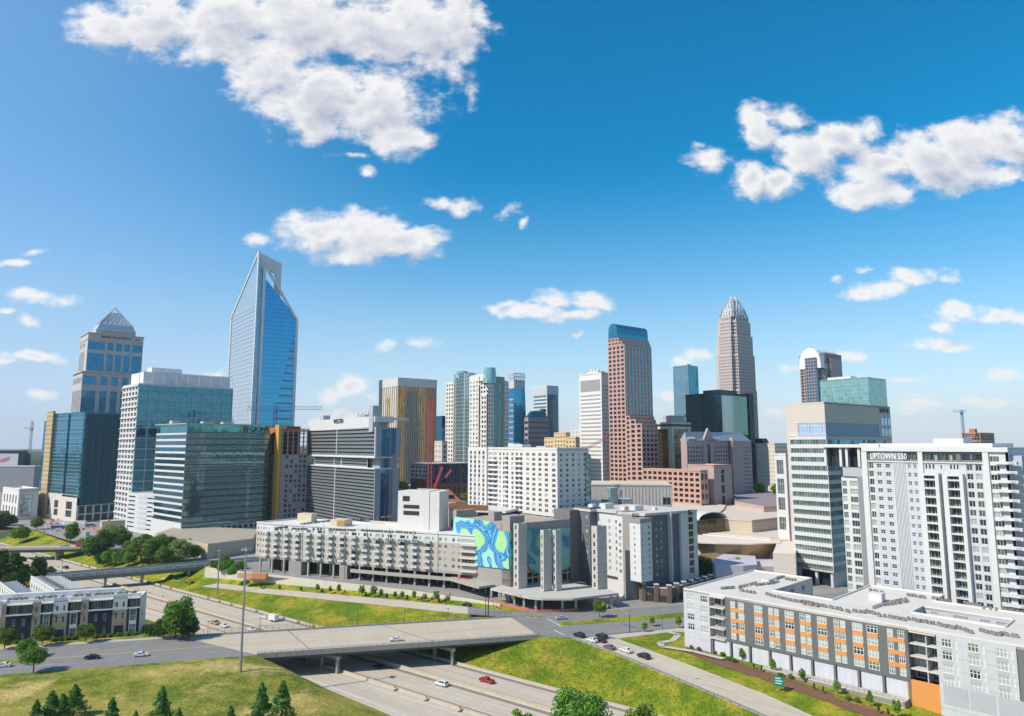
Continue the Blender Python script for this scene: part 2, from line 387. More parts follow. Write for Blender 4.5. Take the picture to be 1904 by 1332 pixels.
# ================================================================== ground, roads, bridges
M0 = V(-36, 240); DT = Vector((.79, -.62, 0)).normalized(); DS = Vector((-DT.y, DT.x, 0)); M0 = M0+DS*9.0
def ST(s, t, z=0.0): q = M0+DT*t+DS*s; return V(q.x, q.y, z)
def grass_mat(name, cols, sc=.05, bump=.6):
    M = bpy.data.materials.new(name); M.use_nodes = True; t = NT(M.node_tree); b = M.node_tree.nodes['Principled BSDF']
    tc = t.n('ShaderNodeTexCoord').outputs['Object']
    n1 = t.ss(t.noise(tc, sc, 5, .6), .42, .56); n2 = t.ss(t.noise(tc, sc*5, 6, .7), .42, .62); n3 = t.noise(tc, 1.1, 4, .75)
    n4 = t.ss(t.noise(t.v('ADD', tc, (31, 7, 0)), sc*1.6, 4, .65), .5, .68)
    c = t.mix(n1, cols[0], cols[1]); c = t.mix(n2, c, cols[2]); c = t.mix(t.m('MULTIPLY', n4, .8), c, cols[3])
    c = t.mix(t.m('MULTIPLY', t.m('SUBTRACT', n3, .3), 1.6, clamp=True), t.v('MULTIPLY', c, (.5, .5, .5)), t.v('MULTIPLY', c, (1.35, 1.35, 1.3)))
    M.node_tree.links.new(c, b.inputs['Base Color']); b.inputs['Roughness'].default_value = .95; b.inputs['Specular IOR Level'].default_value = .1
    bn = t.n('ShaderNodeBump', {'Height': t.m('ADD', t.noise(tc, .9, 6, .75), t.noise(tc, .2, 3, .6)), 'Strength': bump, 'Distance': 1.2})
    M.node_tree.links.new(bn.outputs[0], b.inputs['Normal'])
    return M
G_LUSH = grass_mat('grass_lush', [(.13, .23, .014), (.42, .41, .035), (.21, .29, .022), (.54, .40, .06)])
G_DRY = grass_mat('grass_dry', [(.60, .46, .13), (.17, .23, .025), (.38, .36, .06), (.88, .64, .26)], .03)
G_FAR = grass_mat('ground_far', [(.06, .10, .03), (.10, .13, .05), (.2, .2, .17), (.05, .09, .03)], .01)
CONC = mat('concrete_road', (.50, .425, .335), .85, var=.10, vscale=.12, bump=.1, road=atan2(-.62, .79)); CONB = mat('concrete_bridge_deck', (.50, .42, .325), .85, var=.08, vscale=.12, road=radians(14.5))
CONC2 = mat('concrete_shoulder', (.37, .32, .25), .9, var=.18, vscale=.3)
ASPH = mat('asphalt', (.22, .21, .20), .85, var=.14, vscale=.15, bump=.1, road=radians(14.5))
ASPH2 = mat('asphalt_dark', (.115, .115, .125), .85, var=.16, vscale=.2)
PAVE = mat('pavement', (.47, .43, .37), .85, var=.12, vscale=.2)
CITY = mat('city_ground', (.27, .26, .245), .9, var=.3, vscale=.04)
BARR = mat('barrier_concrete', (.46, .40, .31), .85, var=.15, streak=.3)
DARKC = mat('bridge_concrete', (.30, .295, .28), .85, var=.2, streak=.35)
WHITEP = mat('road_paint_white', (.72, .72, .70), .7, var=.15, vscale=1)
YELP = mat('road_paint_yellow', (.62, .42, .08), .7, var=.15, vscale=1)
MULCH = mat('mulch', (.16, .075, .045), .95, var=.3, vscale=.8)
# terrain as one sheet
pts = []
def line(ps, step=5.0):
    for a, b in zip(ps[:-1], ps[1:]):
        n = max(1, int((b-a).length/step))
        for i in range(n): pts.append(a.lerp(b, i/n))
    pts.append(ps[-1])
NEARS = -29.0
TB = -12.0   # t where the road bridge crosses (near edge side handled by its own abutments)
line([ST(NEARS, -560, -8), ST(NEARS, -20, -8), ST(NEARS-2, 10, -8), ST(NEARS-5, 50, -8), ST(NEARS-8, 90, -8), ST(NEARS-12, 150, -8)])
line([ST(16.2, -560, -8), ST(16.2, 200, -8)]); line([ST(0, -560, -8), ST(0, 200, -8)], 20)
line([ST(-15, -560, -8), ST(-15, 200, -8)], 20)
line([ST(-39, -560, 0), ST(-39, -48, 0)])
CREST = [G(484, 1222, -.2), G(520, 1238, -.9), G(560, 1258, -1.8), G(591, 1273, -2.6), G(650, 1303, -3.8), G(707, 1332, -5), G(790, 1376, -6)]
line(CREST, 3); line([p-DS*7+V(0, 0, .9+(-p.z)*.3) for p in CREST[1:]], 4)
# far bank left of the ramp
line([ST(44, -560, 0), ST(40, -190, 0)]); line([ST(30, -560, -4), ST(28, -200, -4)], 9)
RN = [(300, 1083, -7.4), (340, 1087, -6.9), (480, 1103, -5.3), (600, 1115, -4), (760, 1131, -2.3), (870, 1143, -.9), (940, 1150, 0)]
RF = [(300, 1074, -7.4), (340, 1078, -6.9), (480, 1093, -5.3), (600, 1104, -4), (760, 1118, -2.3), (870, 1129, -.9), (960, 1138, 0)]
RNp = [G(*p) for p in RN]; RFp = [G(*p) for p in RF]
line(RNp); line(RFp)
WB = [(380, 1074, -4.6), (455, 1080, -3.8), (600, 1094, -2.8), (760, 1107, -1.4), (870, 1119, -.4), (930, 1128, 0)]
WBp = [G(*p) for p in WB]; line(WBp)
line([q+V(0.3, 1.6, 0)+V(0, 0, -q.z) for q in WBp])
# infield low point

# exit ramp on the right
EN = [(1003, 1184, 0), (1057, 1186, 0), (1120, 1208, -.3), (1200, 1240, -1.0), (1340, 1299, -2.6), (1425, 1336, -3.8), (1500, 1372, -5)]
EF = [(1070, 1168, 0), (1150, 1189, 0), (1215, 1212, -.3), (1290, 1240, -1.0), (1424, 1292, -2.6), (1512, 1332, -3.8), (1600, 1372, -5)]
ENp = [G(*p) for p in EN]; EFp = [G(*p) for p in EF]
line(ENp); line(EFp)
line([G(1150, 1186, 0), G(1270, 1192, 0), G(1400, 1240, -.2), G(1560, 1296, -.8), G(1700, 1345, -1.4), G(1800, 1400, -2)])
# plateau points
for p in ((10, 1262), (200, 1244), (430, 1226), (480, 1222)): pts.append(G(*p))
for x in range(-400, 500, 40):
    for y in range(20, 900, 40):
        q = V(x, y); r = q-M0; s_, t_ = r.dot(DS), r.dot(DT)
        if -60 < s_ < 60: continue
        if s_ > 0 and t_ > -260 and y < 372 and x < 75 and y > 250: continue
        if s_ > 0 and x > -20 and y < 262: continue
        z = 0
        if s_ < 0 and y < 190 and t_ > 0: z = -max(0, (190-y))*.02
        pts.append(V(x, y, z))
for x in (-9000, -4500, -2000, -1000, -600, 600, 1000, 2000, 4500, 9000):
    for y in (-2500, -800, -200, 300, 900, 2000, 4500, 12000): pts.append(V(x, y, 0))
for x in (-300, 0, 300):
    for y in (-2500, -600, 1400, 3000, 12000): pts.append(V(x, y, 0))
seen = {}
for p in pts: seen.setdefault((round(p.x, 1), round(p.y, 1)), p)
pl = list(seen.values())
vo, eo, fo, ov, oe, of = delaunay_2d_cdt([Vector((p.x, p.y)) for p in pl], [], [], 0, .01)
tv = []
for i, c in enumerate(vo):
    src = pl[ov[i][0]] if ov[i] else V(c.x, c.y, 0); tv.append((c.x, c.y, src.z))
me = bpy.data.meshes.new('ground'); me.from_pydata(tv, [], fo)
for m_ in (G_LUSH, G_DRY, G_FAR): me.materials.append(m_)
for p in me.polygons:
    c = p.center; r = Vector((c.x, c.y, 0))-M0; s_, t_ = r.dot(DS), r.dot(DT)
    big = abs(c.x) > 420 or c.y > 700 or c.y < 0
    p.material_index = 2 if big else (1 if s_ < -28 else 0)
    p.use_smooth = True
me.update()
tag(link('ground', me), kind='structure')
TRI = [[Vector(tv[i]) for i in f_] for f_ in fo]
def gz(x, y):
    """height of the ground sheet"""
    for a, b, c in TRI:
        if x < min(a.x, b.x, c.x) or x > max(a.x, b.x, c.x) or y < min(a.y, b.y, c.y) or y > max(a.y, b.y, c.y): continue
        d = (b.y-c.y)*(a.x-c.x)+(c.x-b.x)*(a.y-c.y)
        if abs(d) < 1e-9: continue
        l1 = ((b.y-c.y)*(x-c.x)+(c.x-b.x)*(y-c.y))/d; l2 = ((c.y-a.y)*(x-c.x)+(a.x-c.x)*(y-c.y))/d; l3 = 1-l1-l2
        if l1 >= -1e-6 and l2 >= -1e-6 and l3 >= -1e-6: return l1*a.z+l2*b.z+l3*c.z
    return 0.0
def sheet(name, polys, m, dz):
    b = MB()
    for ps in polys: b.ngon([(p.x, p.y, p.z+dz) for p in ps])
    return struct(name, b, m)
def ribbon(a, c, dz, b=None, m=0):
    b = b or MB()
    for i in range(len(a)-1):
        b.quad(a[i]+V(0, 0, dz), a[i+1]+V(0, 0, dz), c[i+1]+V(0, 0, dz), c[i]+V(0, 0, dz), m)
    return b
# city paving: everything beyond the freeway is built up
sheet('city_street_ground', [[V(-1400, 640), G(-260, 975), G(0, 979), G(60, 984), G(112, 1001), G(160, 1015), G(420, 1050), G(455, 1072)+V(0, 2, 0), G(600, 1083)+V(0, 3, 0), G(760, 1099)+V(0, 3, 0), G(900, 1116), G(960, 1133), V(60, 290), V(190, 330), V(420, 380), V(1300, 700), V(1300, 1250), V(-1400, 1250)][::1]], CITY, .05)
# freeway lanes
b = MB()
def lane(s0, s1, t0, t1, dz, m, bb, step=30):
    n = max(1, int((t1-t0)/step))
    for i in range(n):
        a0 = t0+(t1-t0)*i/n; a1 = t0+(t1-t0)*(i+1)/n
        bb.quad(ST(s0, a0, -8+dz), ST(s0, a1, -8+dz), ST(s1, a1, -8+dz), ST(s1, a0, -8+dz), m)
lane(-15.2, 16, -560, 190, .06, 1, b)
struct('freeway_shoulders', b, [CONC, CONC2])
b = MB(); lane(3.0, 13.2, -560, 190, .07, 0, b); lane(-12.8, -2.6, -560, 190, .07, 0, b); 
struct('freeway', b, [CONC])
b = MB(); lane(13.2, 15.0, -560, 190, .075, 0, b); lane(-14.6, -12.8, -560, 190, .075, 0, b); lane(-2.5, -.9, -560, 190, .075, 0, b); lane(.9, 2.4, -560, 190, .075, 0, b)
struct('freeway_shoulder_asphalt', b, [mat('shoulder_asphalt', (.22, .19, .165), .9, var=.2)])
# slip road at the near side
b = MB()
ns = [(-28.6, -560), (-28.6, -20), (-30.5, 10), (-33.4, 50), (-36.4, 90), (-40, 150)]
a = [ST(-15.6, t, -8) for s_, t in ns]; c = [ST(s_, t, -8) for s_, t in ns]
ribbon(a, c, .05, b); struct('slip_road', b, CONC)
b = MB()
for s_ in (-18.5,): lane(s_-.08, s_+.08, -100, 190, .085, 0, b)
pp = [ST(-26.8, -60, -8), ST(-26.8, -20, -8), ST(-28.2, 10, -8), ST(-30.6, 50, -8), ST(-33, 90, -8), ST(-36, 150, -8)]
ribbon(pp, [p+DS*.22 for p in pp], .08, b)
for s_ in (6.4, 9.8, -6.0, -9.4):
    for t in range(-540, 180, 12): lane(s_-.07, s_+.07, t, t+3, .085, 0, b, 9)
struct('freeway_lane_lines', b, WHITEP)
b = MB()
for s_ in (3.1, -2.7): lane(s_-.08, s_+.08, -560, 190, .085, 0, b)
struct('freeway_edge_lines', b, YELP)
# barriers: each run is one thing
def barrier(name, label, ps, h=.95, w_=.35, m=BARR, cat='barrier'):
    b = MB()
    for p, q in zip(ps[:-1], ps[1:]):
        d = (q-p); d.z = 0; d.normalize(); n = Vector((-d.y, d.x, 0))
        for (wa, wb, za, zb) in ((w_, w_*.5, 0, h*.4), (w_*.5, w_*.3, h*.4, h)):
            A = [p-n*wa+V(0, 0, za), q-n*wa+V(0, 0, za), q-n*wb+V(0, 0, zb), p-n*wb+V(0, 0, zb)]
            B = [p+n*wb+V(0, 0, zb), q+n*wb+V(0, 0, zb), q+n*wa+V(0, 0, za), p+n*wa+V(0, 0, za)]
            b.quad(*A); b.quad(*B)
        b.quad(p-n*w_*.3+V(0, 0, h), q-n*w_*.3+V(0, 0, h), q+n*w_*.3+V(0, 0, h), p+n*w_*.3+V(0, 0, h))
    o = link(name, b.mesh(name, m, ps[0]), None, ps[0]); return tag(o, label, cat)
barrier('concrete_barrier', 'sand coloured concrete median barrier between the two freeway directions', [ST(0, t, -8) for t in range(-560, 191, 30)], 1.2, .55)
barrier('concrete_barrier', 'low concrete barrier between the freeway and the near slip road', [ST(-15.4, t, -8) for t in range(-560, 191, 30)], .9, .45)
barrier('concrete_barrier', 'low concrete edge barrier along the far side of the freeway below the green bank', [ST(15.6, t, -8) for t in range(-560, 191, 30)], .9, .45)
# main road on street level, crossing on the bridge
ND = Vector((-165-10, 209-252, 0)); 
RNE = [V(-420, G(0, 1257).y-62), G(-60, 1261), G(0, 1257), G(220, 1240), G(429, 1223), G(478, 1219)]
BN = [G(478, 1219), G(700, 1204), G(920, 1189), G(1003, 1183.5)]
RFE = [V(-420, G(0, 1209).y-56), G(-60, 1213), G(0, 1209), G(150, 1199), G(287, 1190), G(338, 1186)]
BF = [G(338, 1186), G(600, 1170), G(800, 1158), G(950, 1148.5)]
b = ribbon(RNE, RFE, .08); struct('main_road', b, ASPH)
# sidewalk on the far side of the road by the town houses
b = MB(); sw = [p+V(-.6, 2.6, 0) for p in RFE]; sw[0].x = RFE[0].x; ribbon([p+V(0, 0, .0) for p in RFE], sw, .22, b)
for i in range(len(RFE)-1): b.quad(RFE[i]+V(0, 0, 0), RFE[i+1], RFE[i+1]+V(0, 0, .22), RFE[i]+V(0, 0, .22))
struct('sidewalk', b, PAVE)
# intersection and road to the right
b = MB()
b.ngon([q+V(0, 0, .08) for q in (G(1003, 1183.5), G(1060, 1187), G(1150, 1189), G(1130, 1180), G(1270, 1167), G(1700, 1130), G(1700, 1092), G(1270, 1124), G(1110, 1138), G(960, 1138), G(870, 1129), G(870, 1143), G(950, 1148.5))])
struct('intersection', b, ASPH)
b = ribbon(RNp[:-1], RFp[:-1], .07); struct('entry_ramp', b, CONC)
b = ribbon(ENp[1:], EFp[1:], .07); struct('exit_ramp', b, CONC)
b = MB()
def dash(ps, w_, on, off, bb, dz=.1):
    for p, q in zip(ps[:-1], ps[1:]):
        L = (q-p).length; d = (q-p)/L; n = Vector((-d.y, d.x, 0)).normalized(); a = 0
        while a < L:
            e = min(L, a+on); A, B = p+d*a+V(0, 0, dz), p+d*e+V(0, 0, dz)
            bb.quad(A-n*w_/2, B-n*w_/2, B+n*w_/2, A+n*w_/2); a = e+off
mid = [a.lerp(c, .5) for a, c in zip(ENp[1:], EFp[1:])]; dash(mid, .18, 3, 5, b)
dash([a.lerp(c, .06) for a, c in zip(ENp[1:], EFp[1:])], .15, 50, 0, b)
dash([a.lerp(c, .93) for a, c in zip(ENp[1:], EFp[1:])], .15, 50, 0, b)
dash([G(1030, 1172), G(1050, 1182)], .4, 99, 0, b, .1); dash([G(1018, 1151), G(1044, 1166)], .35, 99, 0, b, .1)
dash([G(975, 1172), G(1050, 1176)], .15, 1.2, 1.2, b, .1); dash([G(905, 1164), G(1000, 1178)], .15, 1.2, 1.5, b, .1)
for f_ in (.27, .74): dash([p.lerp(q, f_) for p, q in zip(RNE, RFE)], .14, 3, 9, b, .11)
dash([G(1125, 1160), G(1268, 1148)], .14, 3, 6, b, .11); dash([G(1090, 1150), G(1268, 1132)], .14, 3, 6, b, .11)
struct('lane_markings', b, WHITEP)
b = MB(); dash([p.lerp(q, .5) for p, q in zip(RNE, RFE)], .5, 999, 0, b, .11)
struct('centre_line', b, YELP)
# medians and verge
b = MB()
def kerbed(bb, ps, h=.14):
    n = len(ps)
    for i in range(n): p, q = ps[i], ps[(i+1) % n]; bb.quad(p, q, q+V(0, 0, h), p+V(0, 0, h), 1)
    bb.ngon([p+V(0, 0, h) for p in ps], 0)
kerbed(b, [G(1042, 1164), G(1060, 1163.5), G(1270, 1149), G(1700, 1118), G(1700, 1110), G(1270, 1140), G(1075, 1156), G(1036, 1159)], .2)
kerbed(b, [G(975, 1147), G(1000, 1149.5), G(1003, 1147), G(980, 1145.5)], .2)
struct('road_median', b, [G_LUSH, PAVE])
b = MB(); kerbed(b, [G(-60, 1239), G(0, 1236), G(36, 1233), G(44, 1228), G(0, 1229), G(-60, 1232)], .25); struct('grass_median', b, [G_LUSH, PAVE])
b = MB(); kerbed(b, [G(0, 1262.5), G(0, 1256), G(220, 1239.5), G(429, 1222), G(429, 1226)], .15); struct('road_verge', b, [G_LUSH, PAVE])
b = MB()
kerbed(b, [G(1130, 1182), G(1150, 1188), G(1255, 1175), G(1310, 1178), G(1310, 1168.5), G(1270, 1168)], .15)
for (a_, c_) in (((1236, 1174), (1262, 1181)), ((1262, 1181), (1250, 1192)), ((1250, 1192), (1226, 1196)), ((1226, 1196), (1232, 1203)), ((1232, 1203), (1290, 1212)), ((1290, 1212), (1345, 1226))):
    dash([G(*a_), G(*c_)], 2.4, 99, 0, b, .16)
struct('footpath', b, [PAVE, BARR])
# the road bridge
dd = (BN[-1]-BN[0]).normalized(); bn = Vector((-dd.y, dd.x, 0))
if True:
    base = BN[0]
    root = tag(link('road_bridge', None, None, base), 'wide concrete road bridge carrying the main road over the freeway', 'bridge')
    def bp(nm, mb, m): return parts(nm, mb, m, base, root)[0]
    A = BN; B = [BF[0], BF[1], BF[2], BF[3]]
    b = MB(); ribbon(A, B, .12, b)
    b.ngon([p+V(0, 0, -1.0) for p in (A[0], A[-1], B[-1], B[0])][::-1])
    b.quad(A[0]+V(0, 0, -1), A[-1]+V(0, 0, -1), A[-1]+V(0, 0, .12), A[0]+V(0, 0, .12)); b.quad(B[-1]+V(0, 0, -1), B[0]+V(0, 0, -1), B[0]+V(0, 0, .12), B[-1]+V(0, 0, .12))
    bp('deck', b, CONB)
    b = MB()
    for k in range(9):
        f_ = (k+.5)/9; p, q = A[0].lerp(B[0], f_), A[-1].lerp(B[-1], f_)
        b.box(V(p.x, p.y), dd, bn, (q-p).length, .6, -2.2, -1.0)
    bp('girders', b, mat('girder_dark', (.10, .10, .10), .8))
    b = MB()
    for p, q, sgn in ((A[0], A[-1], 1), (B[0], B[-1], -1)):
        o = V(p.x, p.y)-(bn*.45 if sgn > 0 else -bn*0.0); L = (q-p).length
        b.box(o, dd, bn, L, .45, -.9, .75)
    o = bp('parapet', b, DARKC)
    b = MB()
    for p, q, off in ((A[0], A[-1], -.25), (B[0], B[-1], .25)):
        L = (q-p).length; n = int(L/2.4)
        hh = 1.35 if off < 0 else 2.6
        for i in range(n+1):
            c = p+dd*(L*i/n)+bn*off; b.abox(c.x-.04, c.x+.04, c.y-.04, c.y+.04, .75, hh)
        for zz in ((1.05, 1.3) if off < 0 else (1.1, 1.5, 1.9, 2.3, 2.6)):
            b.bar((p+bn*off)+V(0, 0, zz), (q+bn*off)+V(0, 0, zz), .06)
    bp('railing', b, mat('black_metal', (.03, .03, .033), .5, .3))
    b = MB(); dash([p.lerp(q, .47) for p, q in zip(A, B)], .5, 999, 0, b, .15); bp('centre_line', b, YELP)
    for q0, q1 in ((.18, .30), (.62, .58)): b = MB(); dash([A[0].lerp(A[-1], q0), B[0].lerp(B[-1], q1)], .3, 999, 0, b, .16); bp('expansion_joint', b, ASPH2)
    # pier rows parallel to the freeway
    for s_, nm in ((-17.2, 0), (14.2, 1), (-.2, 2)):
        # t range where the deck lies over s_
        def tat(P, Q):
            # intersection of line s = s_ with line PQ
            r0, r1 = (P-M0).dot(DS), (Q-M0).dot(DS); k = (s_-r0)/(r1-r0); X = P+(Q-P)*k; return (X-M0).dot(DT)
        t1 = tat(A[0], A[-1]); t0 = tat(B[0], B[-1])
        if s_ < -1 or s_ > 1:
            b = MB(); p = ST(s_, t0+.3); L = (t1-t0)-.4
            b.box(V(p.x, p.y)-DS*.6, DT, DS, L, 1.2, -3.3, -2.2)
            for k in range(5):
                c = ST(s_, t0+1.2+(L-2.0)*k/4); b.box(V(c.x, c.y)-DT*.5-DS*.45, DT, DS, 1.0, .9, -8, -3.3)
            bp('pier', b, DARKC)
    # abutments
    for P, Q, sg in ((A[0], B[0], 1), (A[-1], B[-1], -1)):
        b = MB(); e = dd*(1.5*sg)
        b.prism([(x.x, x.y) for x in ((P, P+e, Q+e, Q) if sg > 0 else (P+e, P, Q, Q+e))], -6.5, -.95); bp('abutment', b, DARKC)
# darker slope paving under the bridge is the concrete bank
# far road bridge on the left
fb0, fb1 = G(-150, 1024), G(163, 1019)
root = tag(link('road_bridge', None, None, fb0), 'far low road bridge with dark girders at the left edge of the photo', 'bridge')
fd = (fb1-fb0).normalized(); fn = Vector((-fd.y, fd.x, 0)); L = (fb1-fb0).length
b = MB(); b.box(fb0, fd, fn, L, 12, -.6, .1); link('deck', b.mesh('deck', CONC, fb0), root)
b = MB(); b.box(fb0+fn*.2, fd, fn, L, 11.6, -2.6, -.6); link('girders', b.mesh('girders', mat('girder_dark', (.1, .1, .1)), fb0), root)
b = MB(); b.box(fb0-fn*.4, fd, fn, L, .4, -.7, .9); b.box(fb0+fn*12, fd, fn, L, .4, -.7, .9); link('parapet', b.mesh('parapet', BARR, fb0), root)
for k in (.2, .5, .8):
    b = MB(); c = fb0+fd*(L*k); b.box(c, fd, fn, 1.2, 12, -3.4, -2.6)
    for j in range(4): b.box(c+fn*(1+3*j)+fd*.1, fd, fn, .9, .9, -8, -3.4)
    link('pier', b.mesh('pier', DARKC, fb0), root)
# light rail viaduct
v0, v1 = G(60, 1073), G(478, 1044.5)
v0 = G(100, 1075); vd = (v1-v0).normalized(); v0 = v0-vd*30; vn = Vector((-vd.y, vd.x, 0)); L = (v1-v0).length+6
root = tag(link('light_rail_viaduct', None, None, v0), 'long narrow grey light rail viaduct on concrete piers over the freeway', 'viaduct')
def vp(nm, mb, m): return parts(nm, mb, m, v0, root)[0]
VG = mat('viaduct_concrete', (.34, .35, .33), .8, var=.15, streak=.3)
b = MB(); b.box(v0, vd, vn, L, 9, -.3, .3); vp('deck', b, VG)
b = MB()
for k in range(4): b.box(v0+vn*(.5+2.4*k), vd, vn, L, .8, -2.6, -.3)
vp('girders', b, mat('girder_green', (.16, .20, .17), .7))
b = MB(); b.box(v0-vn*.3, vd, vn, L, .3, -.5, 1.5); b.box(v0+vn*9, vd, vn, L, .3, -.5, 1.5); vp('parapet', b, mat('parapet_grey', (.36, .37, .38), .8, streak=.3))
b = MB(); n = int(L/5.5)
for i in range(n): c = v0+vd*(3+L*i/n)-vn*.45; b.box(c, vd, vn, 1.6, .2, .3, .9); 
vp('parapet_panels', b, mat('panel_light', (.55, .55, .53)))
b = MB()
for r in (2.2, 3.7, 5.4, 6.9): b.box(v0+vn*r, vd, vn, L, .1, .3, .45)
vp('rails', b, mat('steel', (.3, .28, .26), .4, .8))
for (px, py, zz) in ((192, 1088, -8), (260, 1085, -8), (348, 1075, -6)):
    c = G(px, py, zz); k = (c-v0).dot(vd); c = v0+vd*k
    b = MB(); b.box(c-vn*.3, vd, vn, 1.6, 9.6, -3.8, -2.6)
    for j in range(3): b.box(c+vn*(.6+3.4*j)+vd*.3, vd, vn, 1.1, 1.1, -8.4, -3.8)
    vp('pier', b, DARKC)
# retaining wall with plants in front of the long apartment block
b = MB()
for p, q in zip(WBp[:-1], WBp[1:]):
    d = (q-p); d.z = 0; d.normalize(); n = Vector((-d.y, d.x, 0))
    za, zb = p.z-.3, q.z-.3
    A = [p+V(0, 0, -.3), q+V(0, 0, -.3), V(q.x, q.y, 1.0), V(p.x, p.y, 1.0)]
    b.quad(*A); b.quad(A[3], A[2], A[2]+n*.4, A[3]+n*.4); b.quad(A[1]+n*.4, A[0]+n*.4, A[3]+n*.4, A[2]+n*.4)
tag(link('retaining_wall', b.mesh('retaining_wall', mat('cream_stucco', (.62, .57, .48), .85, streak=.15), WBp[0]), None, WBp[0]), 'cream retaining wall between the entry ramp and the long balcony apartment block', 'wall')
# ================================================================== distant towers
def E(px, py): return CX+(px-CX)*(1+(828-py)/10290.0)   # px where this vertical line would cross eye height
WHT = mat('white_panel', (.62, .61, .60), .6, var=.06, streak=.08)
CREAM = mat('cream_panel', (.66, .60, .52), .75, var=.06, streak=.1, lines=(2.2, .12))
STONE = mat('pale_stone', (.50, .475, .46), .75, var=.08, streak=.12)
GREYP = mat('grey_panel', (.40, .42, .45), .6, var=.07, streak=.12)
LGREY = mat('light_grey_panel', (.54, .55, .58), .6, var=.06, streak=.16, lines=(3.12, .12))
DGREY = mat('dark_grey_panel', (.15, .155, .165), .7, var=.08, streak=.12)
PINK = mat('pink_granite', (.52, .30, .23), .6, var=.08)
MAUVE = mat('mauve_stone', (.40, .29, .29), .7, var=.08)
BEIGE = mat('beige_stone', (.62, .56, .45), .75, var=.08)
ROOFW = mat('roof_membrane', (.70, .67, .62), .85, var=.12, vscale=.15)
BLUEG = glass('teal_glass', (.03, .19, .33), .8, cell=(1.7, 1.7, 4.2), wob=.03, mull=.06, mcol=(.08, .16, .2))
DEEPG = glass('deep_blue_glass', (.05, .30, .48), .85, cell=(1.8, 1.8, 4.2), wob=.012, spand=.12, scol=(.05, .16, .26))
DUKEG = glass('blue_tower_glass', (.055, .33, .56), .85, cell=(2, 2, 4.6), wob=.008, var=.06, spand=.12, scol=(.04, .20, .34))
PALEG = glass('pale_tower_glass', (.52, .60, .64), .6, rough=.22, cell=(2.4, 2.4, 4.6), wob=.02, var=.05, spand=.16, scol=(.56, .60, .62))
DARKG = glass('dark_glass', (.03, .06, .075), .6, cell=(1.6, 1.6, 3.6), wob=.03)
MIRR = glass('mirror_green_glass', (.20, .33, .38), .85, cell=(1.9, 1.9, 4.4), wob=.014, ndist=.01, var=.06, spand=.14, scol=(.10, .17, .18))
BAND = glass('band_glass', (.05, .17, .25), .8, cell=(2.0, 2.0, 4), wob=.03)
GRNG = glass('green_glass', (.16, .36, .36), .8, cell=(2.2, 2.2, 4), wob=.015, mull=.16, mcol=(.40, .42, .38))
TEALG = glass('pale_teal_glass', (.26, .46, .44), .5, rough=.12, cell=(2.6, 2.6, 4.2), wob=.05, mull=.05, mcol=(.45, .6, .58))
SLATEG = glass('slate_glass', (.28, .40, .46), .85, cell=(3, 3, 3.8), wob=.02, spand=.15, scol=(.22, .30, .34))
BLKG = glass('black_glass', (.02, .06, .08), .8, cell=(1.8, 1.8, 3.8), wob=.02, spand=.3, scol=(.012, .03, .04))
BRNG = glass('bronze_glass', (.10, .085, .06), .7, cell=(2, 2, 3.6), wob=.04, spand=.35, scol=(.14, .11, .07))
WING = glass('window_glass', (.10, .13, .14), .5, cell=(1.2, 1.2, 3), wob=.06)
WINB = glass('window_glass_blue', (.16, .24, .26), .55, cell=(1.2, 1.2, 3), wob=.06)
WINC = mat('window_curtained', (.38, .45, .43), .25, var=.15, vscale=.5)
def towerroof(bl, f, z, m, par=1.2, nm='roof', t=.5, mr=None):
    b = MB(); roofcap(b, f, z, 0, par, t, 1 if mr else 0); bl.P(nm, b, [m, mr] if mr else m)
# ---- 1 pyramid topped tower
f = Foot(E(153, 700), 690, xr=E(268, 690), wL=46, phi=radians(42)); PH1 = radians(42)
bl = Bldg('office_tower', 'cream and blue glass tower with a lattice pyramid roof at the left', 'tower', f.C, STONE)
zc = ZP(691, 690); z1 = ZP(617, 690)
bl.fac(f.L, f.C, 0, zc-16, even(7, f.b, .45, 1, 2), [(5, zc-18)], gm=BLUEG, depth=.8)
bl.fac(f.L, f.C, zc-16, zc, even(7, f.b, .45, 1, 2), [(zc-11, zc-5)], gm=BLUEG, depth=.6)
a = f.a
cols = [(.5, a*.22), (a*.29, a*.40), (a*.46, a*.57), (a*.63, a*.74), (a*.80, a*.97)]
bl.fac(f.C, f.R, 0, zc-16, cols, [(5, zc-19)], gm=BLUEG, depth=.8)
bl.fac(f.C, f.R, zc-16, zc, cols, [(zc-13, zc-4)], gm=BLUEG, depth=.6)
bl.fac(f.R, f.K, 0, zc, [], []); bl.fac(f.K, f.L, 0, zc, [], [])
b = MB(); b.prism(f.poly(1.2), zc-.4, zc+.8); bl.P('cornice', b, STONE)
g = f.sub(3, f.a-2, 3, f.b-4)
bl.fac(g.L, g.C, zc, z1, even(4, g.b, .42, 1, 12), [(zc+3, z1-18), (z1-14, z1-9)], gm=BLUEG, depth=.6)
a = g.a
cols = [(.4, a*.30), (a*.35, a*.46), (a*.50, a*.61), (a*.65, a*.76), (a*.80, a*.985)]
bl.fac(g.C, g.R, zc, z1, cols, [(zc+2, z1-21), (z1-17, z1-9)], gm=BLUEG, depth=.7)
bl.fac(g.R, g.K, zc, z1, [], []); bl.fac(g.K, g.L, zc, z1, [], [])
b = MB(); b.prism(g.poly(.8), z1-.6, z1+.4); b.prism(g.poly(.5), z1-7, z1-6.2); b.prism(g.sub(8, g.a-6, 8, g.b-6).poly(), z1+.4, z1+5); bl.P('cornice', b, STONE)
k = g.sub(8, g.a-6, 6, g.b-6); c = k.at(k.a/2, k.b/2); z2 = ZP(594, 690); z3 = ZP(560, 690)
def inset(fp, cc, r): return [((p[0]-cc.x)*r+cc.x, (p[1]-cc.y)*r+cc.y) for p in fp]
